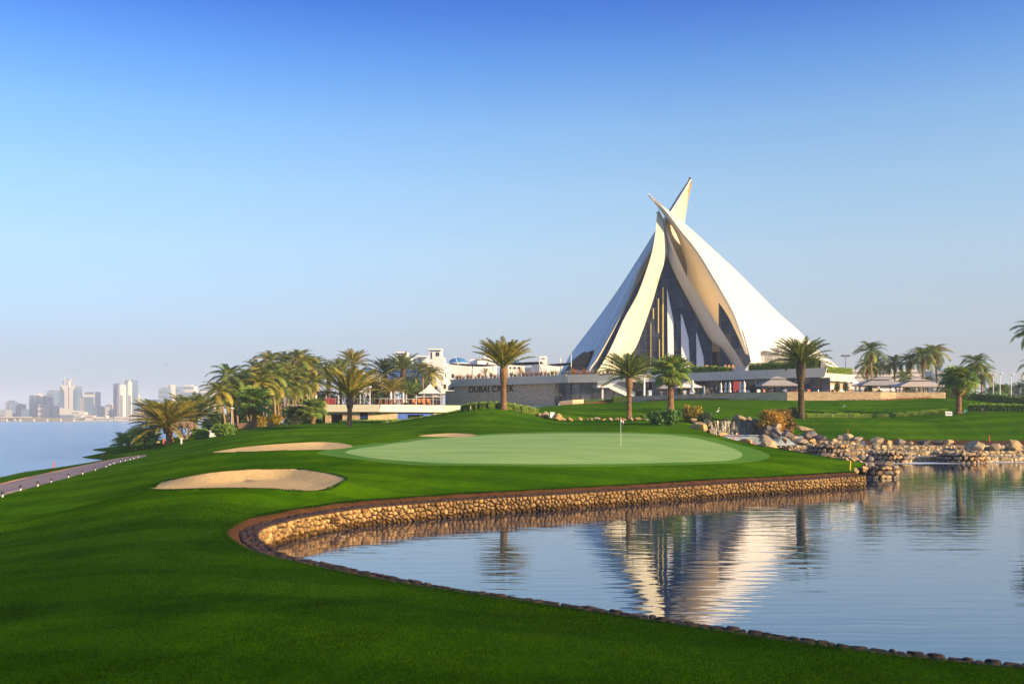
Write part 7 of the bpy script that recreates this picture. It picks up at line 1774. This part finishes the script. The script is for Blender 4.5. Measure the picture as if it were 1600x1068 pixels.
# twin towers
for (a, b, yt, lb, cc) in ((177, 195, 598.5, 'left tower of the white and glass twin towers', 190), (195.5, 208, 593.5, 'right rounded tower of the white and glass twin towers', 202)):
    t = farblock('tower_block', lb, a, b, yt, 652, CD - 30 + (a > 190) * 20, 30, M_GLB, 0, 0, cat='tower', z0=-.4)
    D = CD - 30 + (a > 190) * 20; w_ = (b - a) / F * D
    MB().lathe([(w_ * .36, 0), (w_ * .36, (650 - yt) / F * D), (w_ * .30, (653 - yt) / F * D), (.5, (655.5 - yt) / F * D)], (px2x(cc, D), D, -.4), 20).build('white_bay', M_BLD['w'], t, sm=False)
    for k in range(4): MB().box((px2x(cc - 4 + k * 2.6, D), D - w_ * .34, 30), (1.0, 2.5, 52)).build('window_column', M_BLD['g'], t)
MB().beam(at(188, 592.5, CD), at(199, 593.5, CD), 1.4).tube([at(197.5, 597, CD), at(197.5, 592, CD)], .8, 5).build('crane_arm', M_BLD['c'], t)
# bridge and causeway
M_CONC = simple('pale_concrete', (.55, .48, .40), .85, (.48, .42, .35), .02)
D = 1720; t = thing('bridge', 'low pale road bridge on piers at the left edge', 'bridge', at(10, 655, D))
MB().extr([at(-40, 650.3, D), at(44, 650.8, D), at(44, 652.4, D), at(-40, 652.2, D)], (0, 14, 0)).build('deck', M_CONC, t)
for x in (-6, 1, 4.5, 8.5, 22, 36): MB().box((px2x(x, D), D + 6, 1.6), (1.6, 8, 6.5)).build('pier', M_CONC, t)
D = 1700; t = thing('causeway', 'long sloping causeway wall running right from the bridge', 'causeway', at(60, 656, D)); MB().extr([at(44, 651.6, D), at(112, 653.4, D), at(128, 657.5, D), at(25, 657.5, D)], (0, 20, 0)).build('embankment', M_FARG, t)
D = 1650; t = thing('quay', 'low pale quay wall along the far waterline', 'quay', at(0, 660, D)); MB().extr([at(-60, 659.4, D), at(140, 658.4, D), at(140, 660.2, D), at(-60, 661.2, D)], (0, 12, 0)).build('quay_wall', M_CONC, t)
for x in range(-10, 135, 21): MB().box((px2x(x, D), D, .6), (1.6, 3, 4.0)).build('bollard', M_CONC, t)
D = 1900; t = thing('quay', 'farther quay wall right of the low yellow house', 'quay', at(180, 659, D)); MB().extr([at(128, 656.6, D), at(420, 655.8, D), at(420, 658.4, D), at(128, 658.6, D)], (0, 12, 0)).build('quay_wall', M_CONC, t)
low = [(52,58,651.5,655.5,'y','small yellow vehicle sized kiosk on the causeway'),(148,165,651,656.5,'w','low white house on the far quay'),(164,166,649,656.5,'w','small tower at the end of the low white house'),(115,128,648.5,652,'w','low white building at the foot of the T shaped tower'),(134,146,649,652.5,'p','low pink roofed shed by the framed tower'),(178,192,650.5,655.5,'w','white villas on the far shore'),
  (168,176,652.5,655.5,'w','small white house right of the low white one'),(192,201,651,656,'c','beige house before the long grey complex'),(200,226,647.5,650.5,'p','long red roofed building on the far shore'),(203,224,650.8,655.5,'w','white front below the long red roof'),(226,240,650,655.5,'w','white low house near the huge palm bush'),(131,150,655.5,658.3,'w','low pale pier house on the far waterline'),(66,70,655,658,'w','tiny hut on the quay, left one'),(29,33,654.5,659,'w','tiny hut on the quay near the bridge'),(78,83,655,659,'c','tiny hut on the quay, right one'),(240,300,648,656,'g','long low grey sheds behind the palm bush'),(290,345,650,657,'w','pale low sheds seen between the grove trunks')]
for a, b, yt, yb, m_, lb in low:
    t = thing('low_house', lb, 'house', at(a, yb, 1880)); D = 1880; bodybox(t, a, b, yt, yb + 1, D, 14, M_YEL if m_ == 'y' else M_BLD[m_]); 
    if b - a > 6: MB().box((px2x((a + b) / 2, D), D - .4, py2z((yt + yb) / 2 + .4, D)), ((b - a) / F * D * .85, 1, 1.2)).build('window_band', M_GLB, t)
for i, (px, w_, h_) in enumerate(((2,12,9),(14,12,8),(36,14,6),(50,14,8),(95,16,5),(126,12,6),(155,14,5),(176,12,7),(186,10,6),(210,12,5),(228,12,6))):
    b = at(px, 655.5, 1960 + (i % 3) * 20); b.z = -.5; wd = w_ / F * 1960 / 2; hh = h_ / F * 1960; r = random.Random(i)
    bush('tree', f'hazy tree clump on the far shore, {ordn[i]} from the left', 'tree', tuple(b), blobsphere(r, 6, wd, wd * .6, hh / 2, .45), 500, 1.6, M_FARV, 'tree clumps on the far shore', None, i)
for i, (px, w_) in enumerate(((172, 6), (194, 9), (118, 5))):
    b = at(px, 658.7, 1780); t = thing('boat', f'low dark boat on the far water, {ordn[i]} of three', 'boat', tuple(b), 'boats on the far water'); L = w_ / F * 1780
    MB().prism([(-L/2, 0), (-L*.4, -2), (L*.35, -2), (L/2, 0), (L*.35, 2), (-L*.4, 2)], -.4, 1.5).build('hull', M_BLD['b'], t, local=True, fix=True); MB().box((0, 0, 2.2), (L * .4, 2, 1.6)).build('cabin', M_BLD['w'], t, local=True)
# distant belt of trees beyond the right hedge and behind the pavilions
for i, (px, D, w_, h_) in enumerate(((1490,300,60,22),(1530,320,70,20),(1575,310,70,22),(1620,300,70,26),(1450,310,60,20),(1410,320,60,20),(1370,320,70,18),(1335,330,50,16),(1545,420,120,14),(1605,380,80,18))):
    b = at(px, 640, D); b.z = 3.0; wd = w_ / F * D / 2; hh = py2z(622 - h_ * .9, D) - 3.0; r = random.Random(i + 40)
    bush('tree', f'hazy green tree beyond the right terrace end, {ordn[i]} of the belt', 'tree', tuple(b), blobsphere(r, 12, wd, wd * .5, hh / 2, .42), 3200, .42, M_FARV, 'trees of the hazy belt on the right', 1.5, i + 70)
# parked vans seen under the pavilions
for i, (px, w_) in enumerate(((1362, 9), (1382, 12))):
    b = at(px, 612, 232); b.z = py2z(614.5, 232); t = thing('parked_van', ('yellowish', 'white')[i] + ' van parked behind the left grey pavilion', 'van', tuple(b)); L = w_ / F * 232 * 2
    MB().box((0, 0, 1.25), (L, 1.9, 1.3)).box((.1, 0, .75), (L + .5, 1.95, .8)).build('body', (simple('cream_paint', (.6, .5, .3), .4), M_WHITEM)[i], t, local=True, bevel=.12)
    MB().box((0, -.98, 1.5), (L * .8, .05, .55)).build('window', M_GLASS, t, local=True)
    for x in (-L * .32, L * .32): MB().tube([(x, -1.02, .35), (x, -.8, .35)], .35, 12).build('wheel', M_FRAME, t, local=True)

# ============================================================ AIR
m, t, out = nodes('haze_air'); v = N(t, 'ShaderNodeVolumePrincipled'); v.inputs['Color'].default_value = (.78, .88, 1.0, 1); v.inputs['Density'].default_value = .00020; v.inputs['Anisotropy'].default_value = .0
t.links.new(v.outputs[0], out.inputs['Volume'])
o = MB().box((0, 500, 72), (13000, 13500, 156)).build('haze', m); o['kind'] = 'stuff'; tag(o, 'pale blue morning haze over the creek and the far city')
